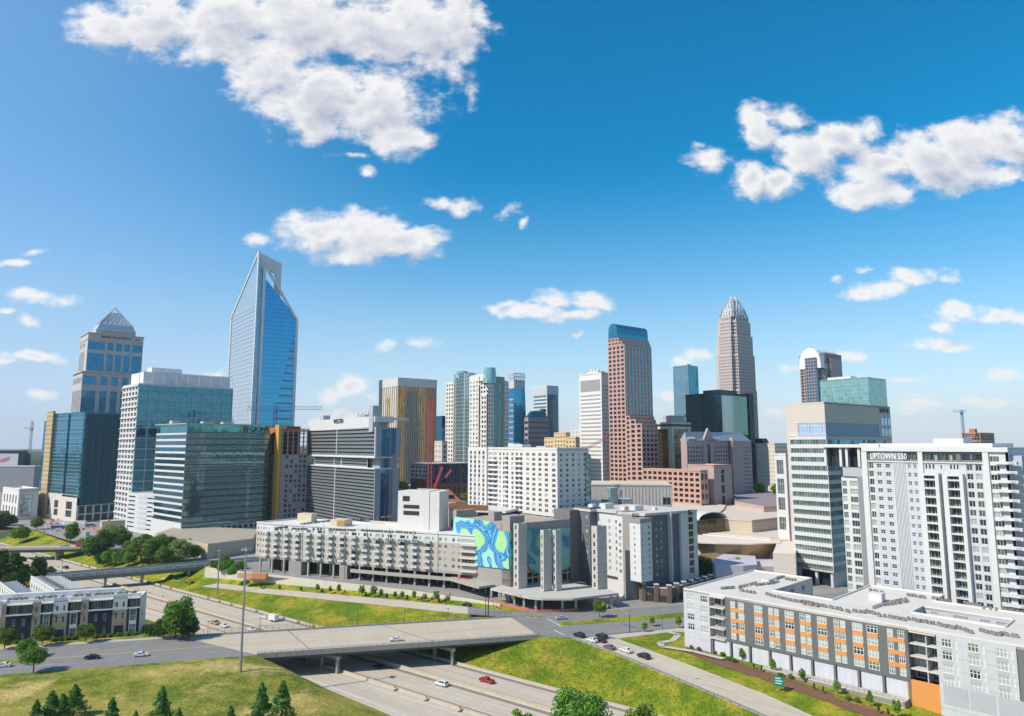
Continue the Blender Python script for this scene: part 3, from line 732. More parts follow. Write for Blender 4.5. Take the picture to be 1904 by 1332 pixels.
pz = k.poly(); b = MB(); b.prism(pz, z1+5, z1+6); p2 = inset(pz, c, .96); b.prism(p2, z1+6, z1+11, ps2=inset(pz, c, .86)); b.prism(inset(pz, c, .87), z1+11, z2, ps2=inset(pz, c, .80)); bl.P('roof', b, mat('roof_metal_pale', (.50, .58, .63), .4, .3, lines=(.8, .15)))
zt = z2+(z3-z2)*.68; b = MB(); b.prism(inset(pz, c, .78), z2, zt, ps2=inset(pz, c, .26)); bl.P('roof_pyramid', b, mat('pyramid_panels', (.72, .70, .71), .5))
b = MB(); A = inset(pz, c, .79); T = (c.x, c.y, z3)
for i in range(4):
    p, q = V(*A[i], z2), V(*A[(i+1) % 4], z2); tp, tq = p.lerp(Vector(T), .67), q.lerp(Vector(T), .67)
    b.bar(p, T, .5); b.bar(tp, tq, .4)
    for j in range(6):
        a0 = p.lerp(q, j/6); a1 = tp.lerp(tq, min(1, j/6+.5)); b.bar(a0, a1, .35)
        a1 = tp.lerp(tq, max(0, j/6-.33)); b.bar(a0, a1, .35)
bl.P('lattice', b, mat('lattice_dark', (.10, .15, .2), .5))
BLK = mat('sign_black', (.02, .02, .03), .6)
WSG = mat('sign_white', (.85, .85, .84), .6)
lettering(bl, 'BANK OF AMERICA', 3.2, g.C+g.u*(g.a*.5)-g.v*.35+V(0, 0, z1-3.2), PH1, BLK)
b = MB()
for i in range(3): o = g.C+g.u*(g.a*.84+i*1.2)-g.v*.25; b.box(o, g.u, g.v, 1.0, .1, z1-4.4+i*.4, z1-3.2+i*.4)
bl.P('emblem', b, mat('emblem_red', (.6, .08, .05)))
bl.finish()
# ---- 2 blue glass tower with scaffold
f = Foot(E(157, 770), 640, xl=E(79, 775), xr=E(232, 770), phi=radians(53.5))
bl = Bldg('glass_tower', 'dark teal glass tower with a tan hoist strip up its sunlit side', 'tower', f.C, [BLUEG, CREAM])
z1 = ZP(767, 640); zb = 22; D2 = glass('teal_glass_bands', (.06, .28, .42), .8, cell=(1.7, 1.7, 4.4), wob=.03, mull=.05, mcol=(.1, .2, .25), spand=.28, scol=(.05, .14, .2))
NAVY = glass('shaded_teal_glass', (.012, .08, .13), .75, cell=(1.7, 1.7, 4.4), wob=.02, mull=.08, mcol=(.03, .09, .13))  # darker copy of the teal glass, paints shade on the right side
b = MB(); b.box(f.at(0, 0), f.u, f.v, f.a, f.b*.30, zb, z1); b.box(f.at(1.2, f.b*.30), f.u, f.v, f.a-2, f.b*.05, zb, z1-1); b.box(f.at(0, f.b*.35), f.u, f.v, f.a, f.b*.42, zb, z1); bl.P('sunlit_wing', b, D2)
b = MB(); b.box(f.at(1.5, -.35), f.u, f.v, f.a-1.5, .3, 16, z1-1); bl.P('curtain_wall', b, NAVY)
b = MB(); b.box(f.at(2, f.b*.77), f.u, f.v, f.a-4, f.b*.23, zb, z1-6); bl.P('set_back_wing', b, D2)
b = MB()
for i in range(23):
    z = zb+2+i*(z1-zb-4)/23; b.box(f.at(-.25, .5), f.u, f.v, .25, f.b*.28, z, z+.5); b.box(f.at(-.25, f.b*.36), f.u, f.v, .25, f.b*.4, z, z+.5)
bl.P('ledges', b, mat('ledge_blue', (.12, .28, .35), .5))
for (b0, b1, h) in ((.0, .34, 22), (.34, 1.0, 24)):
    A, B_ = f.at(-.6, f.b*b1), f.at(-.6, f.b*b0)
    L = (B_-A).length; bl.fac(A, B_, 0, h, even(3 if b1 > .4 else 1, L, .45, 2), [(4, 10), (11, 18)], 1, WING, .6)
bl.fac(f.at(-.6, 0), f.at(f.a, 0), 0, 15, even(5, f.a, .8, 1), [(.5, 6.5), (7.5, 14.5)], 1, NAVY, .5)
bl.w.prism([(p.x, p.y) for p in (f.at(-.6, 0), f.at(f.a, 0), f.at(f.a, f.b), f.at(-.6, f.b))], 23.9, 24.2, 1)
b = MB(); sm = mat('scaffold_tan', (.52, .40, .22), .7, var=.5, vscale=.8, lines=(2.2, .55)); o = f.at(-2.2, f.b*.67); b.box(o, f.u, f.v, 2, f.b*.15, 0, z1+3); bl.P('hoist_tower', b, sm)
b = MB()
for i in range(24): b.box(f.at(-2.4, f.b*.665), f.u, f.v, 2.3, f.b*.16, i*4.4+1, i*4.4+1.35)
bl.P('hoist_landings', b, mat('scaffold_brown', (.25, .15, .08), .7))
towerroof(bl, f.sub(0, f.a, 0, f.b*.77), z1, D2, .6, mr=ROOFW); bl.finish()
# ---- 3 office block with white grid
f = Foot(E(258, 712), 600, xl=E(229, 715), xr=E(433, 720), phi=radians(45))
bl = Bldg('office_building', 'broad teal glass office block with a white grid side and white penthouse', 'building', f.C, WHT)
z1 = ZP(714, 600); n = 26; rw = rows(2, z1-1, n, .62)
bl.fac(f.L, f.C, 0, z1, even(5, f.b, .62, .4), rw, 0, BAND, 1.2)
b = MB()
for i in range(0, n, 2): b.box(f.at(-.9, -.6), f.u, f.v, .9, f.b+.6, z1-1-i*(z1-3)/n-1.0, z1-1-i*(z1-3)/n)
bl.P('ledges', b, WHT)
GRID = mat('steel_grid', (.34, .40, .44), .5, .2)
TG = glass('teal_office_glass', (.05, .22, .30), .75, cell=(2.2, 2.2, 4.5), wob=.04, spand=.22, scol=(.05, .15, .19))
b = MB(); b.box(f.at(.5, .3), f.u, f.v, f.a-.5, .3, 0, z1-.5); bl.P('curtain_wall', b, TG)
b = MB()
for i in range(10): b.box(f.at(f.a*i/9.0-(.4 if i else 0), -.25), f.u, f.v, .8, .5, 0, z1)
for i in range(0, n+1, 2): z = 2+(z1-3)*i/n; b.box(f.at(.4, -.2), f.u, f.v, f.a-.6, .4, z-.4, z+.4)
bl.P('mullions', b, GRID)
bl.fac(f.R, f.K, 0, z1, [], []); bl.fac(f.K, f.L, 0, z1, [], [])
towerroof(bl, f, z1, WHT, .8, mr=ROOFW)
g = f.sub(5, f.a-1, 5, f.b-5); z2 = ZP(690, 600); b = MB(); b.box(g.C, g.u, g.v, g.a, g.b, z1, z2); b.box(g.at(8, 5), g.u, g.v, 26, 12, z2, z2+5); bl.P('penthouse', b, mat('penthouse_white', (.72, .70, .72), .7))
b = MB()
for i in range(9): b.bar(f.at(.5+i*(f.a-1)/8, .5)+V(0, 0, z1), f.at(.5+i*(f.a-1)/8, .5)+V(0, 0, z2), .5)
b.bar(f.at(.5, .5)+V(0, 0, z2), f.at(f.a-.5, .5)+V(0, 0, z2), .5)
for i in (2, 3): b.bar(f.at(i*(f.a)/8, .5)+V(0, 0, z2), f.at((i+1)*f.a/8, 4.5)+V(0, 0, z1+1), .5)
bl.P('roof_screen_frame', b, LGREY); bl.finish()
# ---- 4 mirrored office block with REGIONS sign
f = Foot(E(347, 805), 515, xl=E(291, 808), xr=E(502, 812), phi=radians(48))
bl = Bldg('office_building', 'mirrored green glass office block with white bands and a dark sign at its roofline', 'building', f.C, [WHT, MIRR])
z1 = ZP(805, 515); z2 = ZP(787, 515); n = 14; zb = 12
BG2 = glass('banded_blue_glass', (.07, .22, .31), .85, cell=(1.6, 1.6, 5), wob=.01, ndist=.01)
bl.fac(f.L, f.C, 0, z1, [(.3, f.b-.3)], rows(zb, z1-.8, n, .66, .3), 0, BG2, .3)
b = MB(); b.box(f.C, f.u, f.v, f.a, .4, zb-2, z1); bl.P('curtain_wall', b, MIRR)
b = MB(); rs = [zb+(z1-zb)*i/n for i in range(n+1)]
for z in rs: b.box(f.at(.2, -.12), f.u, f.v, f.a-.2, .12, z, z+.9)
bl.P('spandrels', b, glass('spandrel_glass', (.08, .14, .15), .7, .15, wob=.02))
bl.fac(f.R, f.K, 0, z1, [], []); bl.fac(f.K, f.L, 0, z1, [], [])
g = f.sub(.5, f.a, .5, f.b-6); b = MB(); b.box(g.C, g.u, g.v, g.a, g.b, z1, z2-.6); bl.P('crown', b, glass('crown_glass', (.08, .30, .34), .75, cell=(3, 3, 12), wob=.02))
b = MB(); b.box(f.at(-1, -1), f.u, f.v, f.a+2, f.b+2, z2-.6, z2); b.box(f.at(6, f.b-14), f.u, f.v, 6, 6, z2, z2+3); b.box(f.at(18, 14), f.u, f.v, 8, 5, z2, z2+2); b.box(f.at(34, 14), f.u, f.v, 8, 5, z2, z2+2); bl.P('roof', b, mat('roof_tan', (.45, .42, .38), .8))
towerroof(bl, f, z1, WHT, .1, 'roof_ledge')
lettering(bl, 'REGIONS', 5.2, f.at(f.a*.82, -.05)+V(0, 0, (z1+z2)/2-.2), radians(48), mat('sign_dark', (.03, .04, .045), .5))
b = MB(); c = f.at(f.a*.60, .3)+V(0, 0, z1+1)
b.tri(c, c+f.u*4.4, c+f.u*2.2+V(0, 0, 3.8)); b2 = b.mesh('emblem', mat('emblem_green', (.25, .42, .06)), bl.base); link('emblem', b2, bl.root)
bl.fac(f.at(0, -.1), f.at(f.a, -.1), 0, zb-2.4, even(14, f.a, .7, 1), [(1, 4), (5.5, 8.5)], 0, DARKG, 1.0)
bl.finish()
# ---- 5 white parking garage between
f = Foot(E(296, 925), 545, xl=E(236, 925), wR=26, phi=radians(50))
bl = Bldg('parking_garage', 'white parking garage with dark slots beside the mirrored office block', 'garage', f.C, mat('garage_white', (.62, .61, .63), .8, streak=.2))
z1 = ZP(924, 545); L = f.b
bl.fac(f.L, f.C, 0, z1, [(L*.06, L*.28), (L*.66, L*.97)], rows(2, z1-.5, 8, .40), 0, DARKG, 1.5)
bl.fac(f.C, f.R, 0, z1, [(2, f.a-2)], rows(2, z1-.5, 8, .4), 0, DARKG, 1.5)
bl.fac(f.R, f.K, 0, z1, [], []); bl.fac(f.K, f.L, 0, z1, [], [])
b = MB()
for z in range(3, int(z1), 4): b.box(f.at(-.25, L*.36), f.u, f.v, .25, L*.26, z, z+2.4)
bl.P('louvre_panels', b, LGREY); towerroof(bl, f, z1, WHT, 1); bl.finish()
# ---- 6 tall tower with the cut-out crown
D = 720; f = Foot(E(470, 700), D, xl=E(424, 700), xr=E(551, 700))
bl = Bldg('skyscraper', 'tallest tower at the left, blue glass with a sloped crown and open white handle', 'skyscraper', f.C, WHT)
zC, zR, zL = ZP(500, D), ZP(600, D+40), ZP(579, D+40); zK = zR+zL-zC
def tilt(b, fo, za, zr, zk, zl, z0=0, m=0):
    P = [fo.C, fo.R, fo.K, fo.L]; Z = [za, zr, zk, zl]; i = len(b.v)
    b.v += [(p.x, p.y, z0) for p in P]+[(p.x, p.y, z) for p, z in zip(P, Z)]
    for k in range(4): j = (k+1) % 4; b.f.append((i+k, i+j, i+4+j, i+4+k)); b.m.append(m)
    b.f.append((i+4, i+5, i+6, i+7)); b.m.append(m)
b = MB(); g = f.sub(8, f.a-2.5, 0, f.b); zg = lambda a_, b_: zC+(zR-zC)*a_/f.a+(zL-zC)*b_/f.b
tilt(b, g, zg(8, 0), zg(f.a-2.5, 0), zg(f.a-2.5, f.b*.6), zg(8, f.b)); bl.P('glass_front', b, DUKEG)
b = MB(); g = f.sub(.8, 8.2, 3, f.b-.5); tilt(b, g, zg(0, 3)+10, zg(8, 3)+6, zg(8, f.b), zg(0, f.b)); bl.P('pale_glass_side', b, PALEG)
b = MB(); g = f.sub(1.5, 8, 1.2, 8); tilt(b, g, zC+2, zC, zC, zC+2); bl.P('corner_notch', b, glass('notch_glass', (.16, .36, .50), .7, cell=(3, 3, 4.6), mull=.2, mcol=(.5, .55, .58)))
zP = ZP(466, D); b = MB()
def plate(b, P, w_, d_, m=0):
    """thick plate from outline P (3d, planar), pushed by vector d_"""
    n = len(P); i = len(b.v); b.v += [tuple(p) for p in P]+[tuple(p+d_) for p in P]
    b.f.append(tuple(range(i, i+n))); b.m.append(m); b.f.append(tuple(i+n+n-1-k for k in range(n))); b.m.append(m)
    for k in range(n): j = (k+1) % n; b.f.append((i+j, i+k, i+n+k, i+n+j)); b.m.append(m)
up = V(0, 0, 1)
def rib(p, q, w_, dep, b):  # flat rib between two points lying in a wall plane, dep = thickness vector
    d = (q-p).normalized(); n = d.cross(dep.normalized()); plate(b, [p-n*w_/2, q-n*w_/2, q+n*w_/2, p+n*w_/2], 0, dep)
FW = 2.2
# frame of the pale side
pC, pL = f.at(0, .8), f.at(0, f.b)
rib(pC, pC+up*zP, FW, f.u*1.2, b); rib(pL, pL+up*zL, FW, f.u*1.2, b); rib(pL+up*zL, pC+up*(zP-1), FW, f.u*1.2, b)
# frame of the blue front
q0, q1 = f.at(7.2, -.6), f.at(f.a-1.8, -.6)
rib(q0, q0+up*(zC+5), 3, f.v*1.4, b); rib(q1, q1+up*zR, 3, f.v*1.4, b); rib(q0+up*(zC+6), q1+up*(zR+.5), 2.6, f.v*1.5, b)
# handle
h0, h1 = f.at(.6, 2.0), f.at(f.a*.56, 2.0); zh = ZP(487, D+10)
plate(b, [h0+up*(zP-1), h0+up*(zP-16), f.at(8, 2)+up*(zP-20), f.at(8, 2)+up*(zP-17), f.at(f.a*.42, 2)+up*(zh-12), f.at(f.a*.42, 2)+up*(zh-34), h1+up*(zh-44), h1+up*zh], 0, f.v*3)
plate(b, [f.at(f.a*.68, f.b*.55)+up*(zR+22), f.at(f.a*.68, f.b*.55)+up*(zR-10), f.at(f.a-.6, f.b*.55)+up*(zR-24), f.at(f.a-1.6, f.b*.55)+up*(zR-10)], 0, f.v*1.5)
bl.P('white_frame', b, mat('frame_white', (.66, .67, .70), .5))
b = MB(); g = f.sub(f.a*.3, f.a-1.6, f.b*.4, f.b*.55); tilt(b, g, ZP(512, D), zR+3, zR-2, ZP(515, D)-2, zR-50); bl.P('rear_slope', b, DUKEG)
b = MB()
for i in range(15):
    z = ZP(620, D)-i*8.2; k = min(.5, .05+.035*i); b.box(f.at(f.a*(1-k)-3, -.5), f.u, f.v, f.a*k, .5, z, z+1.6)
bl.P('sunshades', b, mat('sunshade_blue', (.16, .24, .33), .5))
b = MB()
for i in range(52):
    z = 6+i*4.6
    if z < zL: b.box(f.at(.35, 1.6), f.u, f.v, .5, f.b-2.2, z, z+.5)
bl.P('side_fins', b, mat('fin_pale', (.62, .66, .68), .4)); bl.finish()
# ---- 7 unfinished tower with scaffold strip
f = Foot(E(525, 800), 560, xl=E(486, 800), xr=E(574, 800))
bl = Bldg('unfinished_tower', 'unfinished grey tower with open top floors and an orange hoist strip', 'tower', f.C, mat('raw_concrete', (.34, .31, .31), .85, streak=.25))
z1 = ZP(797, 560); zm = ZP(845, 560)
bl.fac(f.L, f.C, 0, zm, even(5, f.b, .55, .5), rows(4, zm, 15, .55), 0, BAND, .6)
bl.fac(f.C, f.R, 0, zm, even(5, f.a, .6, 3, .5), rows(4, zm, 15, .6), 0, [BAND, DARKG, WINC], .6)
bl.fac(f.R, f.K, 0, zm, [], []); bl.fac(f.K, f.L, 0, zm, [], [])
b = MB()
for i in range(7): z = zm+(z1-zm)*i/6.0; b.prism(f.poly(.3), z-.5, z)
bl.P('floor_slabs', b, mat('slab_red', (.38, .20, .16), .8))
b = MB()
for i in range(6):
    for (x, y) in [(k*f.a/5+.2, .2) for k in range(6)]+[(.2, k*f.b/4) for k in range(1, 5)]+[(k*f.a/5, f.b*.5) for k in range(6)]:
        o = f.at(min(x, f.a-1), min(y, f.b-1)); b.box(o, f.u, f.v, .9, .9, zm+(z1-zm)*i/6.0, zm+(z1-zm)*(i+1)/6.0-.5)
bl.P('columns', b, bl.mats)
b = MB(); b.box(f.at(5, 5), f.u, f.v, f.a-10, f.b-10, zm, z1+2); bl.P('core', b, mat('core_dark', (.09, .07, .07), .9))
b = MB(); b.box(f.at(-2.6, .6), f.u, f.v, 2.4, 9, 0, z1+3); bl.P('hoist_tower', b, mat('scaffold_orange', (.60, .33, .07), .7, var=.25, vscale=1.2, lines=(2.2, .3)))
b = MB(); b.box(f.at(-.7, 10), f.u, f.v, .6, f.b-11, z1-4, z1+1); b.box(f.at(1, -.7), f.u, f.v, f.a-1, .6, z1-2.5, z1-1.2); bl.P('edge_netting', b, mat('netting_orange', (.55, .16, .06), .8)); bl.finish()
# ---- 8 hotel with horizontal bands and sign
D = 480; f = Foot(E(699, 800), D, xl=E(573, 800), xr=E(744, 800))
bl = Bldg('hotel', 'grey banded hotel tower in three stacked glass blocks with a white crown', 'hotel', f.C, [GREYP, WHT])
y2z = lambda y: ZP(y, D)
STR = glass('hotel_band_glass', (.05, .10, .13), .75, cell=(1.5, 1.5, 3.4), wob=.05, ndist=.02)
BANDM = mat('band_metal', (.42, .43, .43), .35, .6, var=.06, lines=(.55, .3))
def block(za, zb, n, b0, b1, a0, splits, gap=0):
    A, B_ = f.at(a0, f.b*b1), f.at(a0, f.b*b0); L = (B_-A).length
    cuts = [0]+[L*s_ for s_ in splits]+[L]
    cc = [(cuts[i]+.45, cuts[i+1]-.45) for i in range(len(cuts)-1)]
    bl.w.m; i0 = len(bl.w.f); bl.fac(A, B_, za, zb, cc, [(za+.8, zb-.8)], 1, STR, .5)
    b = MB(); p = (zb-za-1.6)/n
    for (c0, c1) in cc:
        for i in range(n):
            z = za+.8+p*i; o = f.at(a0+.12, f.b*b1-c1); b.box(o, f.u, f.v, .3, c1-c0, z+p*.02, z+p*.62)
    bl.P('spandrels', b, BANDM)
block(0, y2z(872), 22, 0, 1, 0, [.46]); block(y2z(871.5), y2z(851), 3, .12, .9, 1.5, [.4, .54]); block(y2z(850.5), y2z(795), 7, 0, 1, 0, [.47])
b = MB()
GF = mat('hotel_grey_side', (.30, .33, .37), .6, streak=.1)
b.box(f.at(.6, 0), f.u, f.v, 13, f.b, 0, y2z(872)); b.box(f.at(5, 3), f.u, f.v, 8, f.b-8, y2z(872), y2z(851)); b.box(f.at(.6, 0), f.u, f.v, 13, f.b, y2z(851), y2z(795))
b.box(f.at(13, 1), f.u, f.v, f.a-22, f.b*.7, 0, y2z(795)-3); b.box(f.at(f.a-9, 0), f.u, f.v, 9, f.b*.5, y2z(851), y2z(795)); b.box(f.at(f.a-8, 2), f.u, f.v, 7, f.b*.45, y2z(872), y2z(851)); b.box(f.at(f.a-9, 0), f.u, f.v, 9, f.b*.5, 0, y2z(872))
bl.P('side_walls', b, GF)
b = MB(); b.box(f.at(4.5, -.15), f.u, f.v, 3.5, .4, y2z(848), y2z(798)); b.box(f.at(f.a-6.5, -.15), f.u, f.v, 3.2, .4, y2z(846), y2z(798)); b.box(f.at(4.5, -.15), f.u, f.v, 3.5, .4, 10, y2z(880)); b.box(f.at(f.a-10.5, -.15), f.u, f.v, 2.4, 2, 10, y2z(798)); bl.P('glazing_strips', b, BLUEG)
b = MB(); b.box(f.at(-.4, 8), f.u, f.v, 14, f.b-13, y2z(795)-.5, y2z(785)); b.box(f.at(-.4, 1), f.u, f.v, 15, f.b-1, y2z(785), y2z(774)); b.box(f.at(10, 2), f.u, f.v, f.a-2, 4, y2z(780), y2z(776)); b.box(f.at(-.5, -.2), f.u, f.v, 14, f.b+.4, y2z(851)-.5, y2z(850)); b.box(f.at(-.5, -.2), f.u, f.v, 14, f.b+.4, y2z(872)-.5, y2z(871))
b.box(f.at(-.5, -.3), f.u, f.v, 1, 1, y2z(850), y2z(795)); b.box(f.at(-.4, 8), f.u, f.v, 14, f.b-8, y2z(795)-.4, y2z(794)); bl.P('white_crown', b, WHT)
b = MB(); b.box(f.at(f.a-20, 3), f.u, f.v, 6, 6, y2z(795)-3, y2z(754)); b.box(f.at(8, f.b-12), f.u, f.v, 6, 8, y2z(776), y2z(762)); bl.P('stair_tower', b, GREYP)
b = MB()
for i in range(9): b.bar(f.at(6, 14+i*3.4)+V(0, 0, y2z(775)), f.at(6, 14+i*3.4)+V(0, 0, y2z(764 if i in (0, 3, 6, 8) else 768)), .5)
b.box(f.at(6, 22), f.u, f.v, 4, 9, y2z(775), y2z(768)); bl.P('roof_plant', b, mat('plant_dark', (.16, .16, .15)))
lettering(bl, 'WESTIN', 5.0, f.at(-.7, f.b*.50)+V(0, 0, (y2z(785)+y2z(774))/2), PHI-pi/2, BLK, 1.0); bl.finish()
# ---- 9 golden ribbed tower
D = 750; f = Foot(E(740, 710), D, xl=E(705, 712), xr=E(812, 715))
bl = Bldg('office_tower', 'gold ribbed office tower with a plain white crown', 'tower', f.C, CREAM)
z1 = ZP(702, D); z0 = ZP(718, D)
GOLD = glass('gold_glass', (.62, .36, .08), .9, rough=.12, cell=(2.5, 2.5, 4.2), wob=.05, var=.3)
GG2 = glass('bronze_grey_glass', (.22, .20, .17), .8, cell=(2.5, 2.5, 4.2), wob=.03)
bl.fac(f.L, f.C, 0, z0, even(9, f.b, .42, .3), [(2, z0-.1)], 0, glass('pale_gold_glass', (.62, .47, .25), .7, .2), .5)
b = MB(); b.box(f.at(.2, .5), f.u, f.v, f.a-.4, .4, 0, z0); bl.P('glazing', b, GOLD)
b = MB(); n = 22
for i in range(n+1): b.box(f.at((f.a-.7)*i/n, -.1), f.u, f.v, .75, 1.0, 0, z0)
bl.P('ribs', b, mat('rib_grey', (.42, .38, .34), .6))
b = MB(); b.box(f.at(f.a*.18, .3), f.u, f.v, f.a*.32, .3, 0, ZP(728, D)); b.box(f.at(f.a*.5, .28), f.u, f.v, f.a*.14, .3, 0, ZP(780, D)); bl.P('darker_glazing', b, GG2)
bl.fac(f.R, f.K, 0, z0, [], []); bl.fac(f.K, f.L, 0, z0, [], [])
b = MB(); b.prism(f.poly(.3), z0, z1); bl.P('crown', b, mat('crown_pale', (.62, .58, .56), .7)); bl.finish()
# ---- 10 white and green tower
D = 700; f = Foot(E(907, 730), D, xl=E(829, 720), xr=E(946, 720))
bl = Bldg('residential_tower', 'white gridded tower with curved green glass bays and glass crowns', 'tower', f.C, mat('white_stone', (.72, .67, .61), .7, var=.05))
z1 = ZP(702, D); zt = ZP(694, D); n = 30
A = lambda q: f.at(0, f.b*q)
bl.fac(A(1), A(.80), 0, z1, even(3, f.b*.2, .5, .4), rows(3, z1-1, n, .55), 0, DARKG, .5)
g = f.sub(.5, f.a-1, f.b*.42, f.b*.80)
b = MB(); P = []
for i in range(9):
    k = i/8; q = f.at(-3.2*sin(pi*k)+.3, f.b*(.80-.38*k)); P.append((q.x, q.y))
P += [(f.at(8, f.b*.42).x, f.at(8, f.b*.42).y), (f.at(8, f.b*.8).x, f.at(8, f.b*.8).y)]
b.prism(P, 0, zt-4); b.prism([( (p[0]), (p[1])) for p in P], zt-4, ZP(688, D)); bl.P('curved_bay', b, GRNG)
c = f.at(4, f.b*.66); b = MB(); b.tube(V(c.x, c.y, zt-2), V(c.x, c.y, ZP(683, D)), 8, 16, r2=6.5); c = f.at(6, 5); b.tube(V(c.x, c.y, zt-10), V(c.x, c.y, ZP(683, D)), 7.5, 16, r2=6); bl.P('glass_crown', b, TEALG)
bl.fac(A(.42), A(.20), 0, z1+3, even(3, f.b*.22, .5, .4), rows(3, z1-1, n, .55), 0, [WINB, WINC], .5)
g = f.sub(1.5, f.a-2, 0, f.b*.2); bl.fac(g.L, g.C, 0, z1-2, even(3, g.b, .62, .4), rows(3, z1-3, n, .62), 0, [DARKG, WINB], .5); g2 = f.sub(-1.5, 5, 0, f.b*.12); bl.fac(g2.L, g2.C, 0, ZP(732, D), even(2, g2.b, .6, .4), rows(3, ZP(735, D), n-6, .6), 0, DARKG, .5)
b = MB(); b.prism(g2.poly(-.05), ZP(732, D)-.6, ZP(732, D)); b.prism(f.sub(0, f.a-1, 0, f.b*.4).poly(-.1), z1-2.6, z1-2); b.box(f.at(1, 9), f.u, f.v, 14, f.b*.3, z1-2, zt); bl.P('roof_steps', b, bl.mats)
R = lambda q: f.at(f.a*q, 0)
bl.fac(R(0), R(.28), 0, z1-3, even(2, f.a*.28, .5, .3), rows(3, z1-4, n, .55), 0, WINB, .5)
bl.fac(R(.80), R(1), 0, z1-3, even(1, f.a*.2, .5, .3), rows(3, z1-4, n, .55), 0, WINB, .5)
b = MB(); P = [f.at(f.a*(.28+.52*i/8), -2.5*sin(pi*i/8)) for i in range(9)]; b.prism([(p.x, p.y) for p in P]+[(f.at(f.a*.8, 6).x, f.at(f.a*.8, 6).y), (f.at(f.a*.28, 6).x, f.at(f.a*.28, 6).y)], 0, zt-3); bl.P('curved_bay', b, glass('deep_green_glass', (.08, .22, .22), .8, cell=(2.2, 2.2, 4), mull=.2, mcol=(.26, .24, .22)))
bl.fac(f.R, f.K, 0, z1-3, [], []); bl.fac(f.K, f.L, 0, z1-3, [], []); b = MB(); b.prism(f.sub(0, f.a, f.b*.2, f.b).poly(-.2), z1-1, z1); bl.P('roof', b, ROOFW); bl.finish()
# ---- small towers behind it
def plain(name, label, cat, xl, xc, xr, yt, D, mats_, fl=None, fr=None, phi=PHI, par=1.0, top=None, z0=0):
    f = Foot(E(xc, yt), D, xl=E(xl, yt), xr=E(xr, yt), phi=phi); bl = Bldg(name, label, cat, f.C, mats_); z1 = ZP(yt, D)
    for P0, P1, spec in ((f.L, f.C, fl), (f.C, f.R, fr)):
        L = (P1-P0).length
        if spec: nc, cf, nr, rf, g, dp = spec[:6]; wm = spec[6] if len(spec) > 6 else 0; bl.fac(P0, P1, z0, z1, even(nc, L, cf, .3), rows(z0+2, z1-1.5, nr, rf), wm, g, dp)
        else: bl.fac(P0, P1, z0, z1, [], [])
    bl.fac(f.R, f.K, z0, z1, [], []); bl.fac(f.K, f.L, z0, z1, [], []); towerroof(bl, f, z1, top or (mats_[0] if isinstance(mats_, list) else mats_), par, mr=ROOFW)
    return bl, f, z1
D = 860; f = Foot(E(956, 722), D, xl=E(946, 722), xr=E(983, 722)); bl = Bldg('glass_tower', 'saturated blue glass tower with a white lattice crown and flaring side', 'tower', f.C, WHT)
z1 = ZP(722, D); b = MB(); g = Foot(E(956, 722), D, xl=E(946, 722), xr=E(976, 722)); b.prism(f.poly(), 0, z1, ps2=g.poly()); bl.P('glass_body', b, DEEPG)
b = MB(); b.prism(g.poly(.1), z1, ZP(706, D)); bl.P('louvre_crown', b, LGREY)
b = MB(); h = g; z2 = ZP(694, D); zz = ZP(707, D)
for (o, d_, L) in ((h.C, h.u, h.a), (h.L, -h.v, h.b)):
    for i in range(6): p = o+d_*(L*i/5); b.bar(p+V(0, 0, zz), p+V(0, 0, z2), 1.0)
    for z_ in (zz, (zz+z2)/2, z2): b.bar(o+V(0, 0, z_), o+d_*L+V(0, 0, z_), 1.2)
    for i in range(5): b.bar(o+d_*(L*i/5)+V(0, 0, zz), o+d_*(L*(i+1)/5)+V(0, 0, z2), .7)
bl.P('lattice', b, WHT); b = MB(); b.box(f.at(-.3, f.b*.1), f.u, f.v, .5, f.b*.8, 0, ZP(740, D)); bl.P('window_strip', b, glass('strip_glass', (.08, .28, .45), .7, cell=(9, 9, 7), mull=.0, spand=.25, scol=(.6, .62, .64))); bl.finish()
bl, f, z1 = plain('office_tower', 'mauve banded office building with a dark green sloped glass roof', 'building', 975, 982, 1021, 778, 800, MAUVE, (1, .9, 14, .5, DARKG, .3), (14, .6, 16, .5, DARKG, .3))
b = MB(); b.prism(f.poly(-.2), z1, z1+8.5, ps2=inset(f.poly(), f.at(f.a/2, f.b/2), .55)); c = f.at(f.a*.8, 4); b.box(c, f.u, f.v, 5, 5, z1, z1+12); bl.P('sloped_roof', b, glass('roof_glass_green', (.04, .14, .16), .7)); bl.finish()
bl, f, z1 = plain('residential_tower', 'blue glass apartment tower with white balcony bands and a pale crown', 'tower', 991, 1017, 1038, 718, 920, WHT, (1, .94, 30, .52, WINB, .5), (1, .97, 1, .97, glass('mid_blue_glass', (.06, .20, .30), .7, cell=(2, 2, 3.4), mull=.07, mcol=(.2, .3, .38), spand=.2, scol=(.14, .24, .3)), .3))
b = MB(); b.prism(f.poly(.25), z1-11, z1-.05); bl.P('crown', b, LGREY)
b = MB()
for i in range(28): b.box(f.at(f.a-.2, 0), f.u, f.v, 1.6, 9, 4+i*4.4, 4.5+i*4.4)
bl.P('balconies', b, LGREY); bl.finish()
plain('office_building', 'yellow beige mid rise block above the white apartment tower roof', 'building', 1012, 1070, 1078, 815, 640, mat('yellow_stone', (.62, .47, .27), .8), (10, .4, 18, .4, BRNG, .3), (2, .4, 18, .4, BRNG, .3))[0].finish()
bl, f, z1 = plain('office_building', 'small beige roof block stepping up behind the white apartment tower', 'building', 1030, 1052, 1060, 806, 650, mat('yellow_stone', (.62, .47, .27), .8), (4, .4, 20, .4, BRNG, .3)); bl.finish()
plain('office_building', 'small plain white tower block left of the white striped tower', 'building', 1062, 1084, 1090, 790, 760, WHT, (3, .4, 20, .3, WINC, .3))[0].finish()
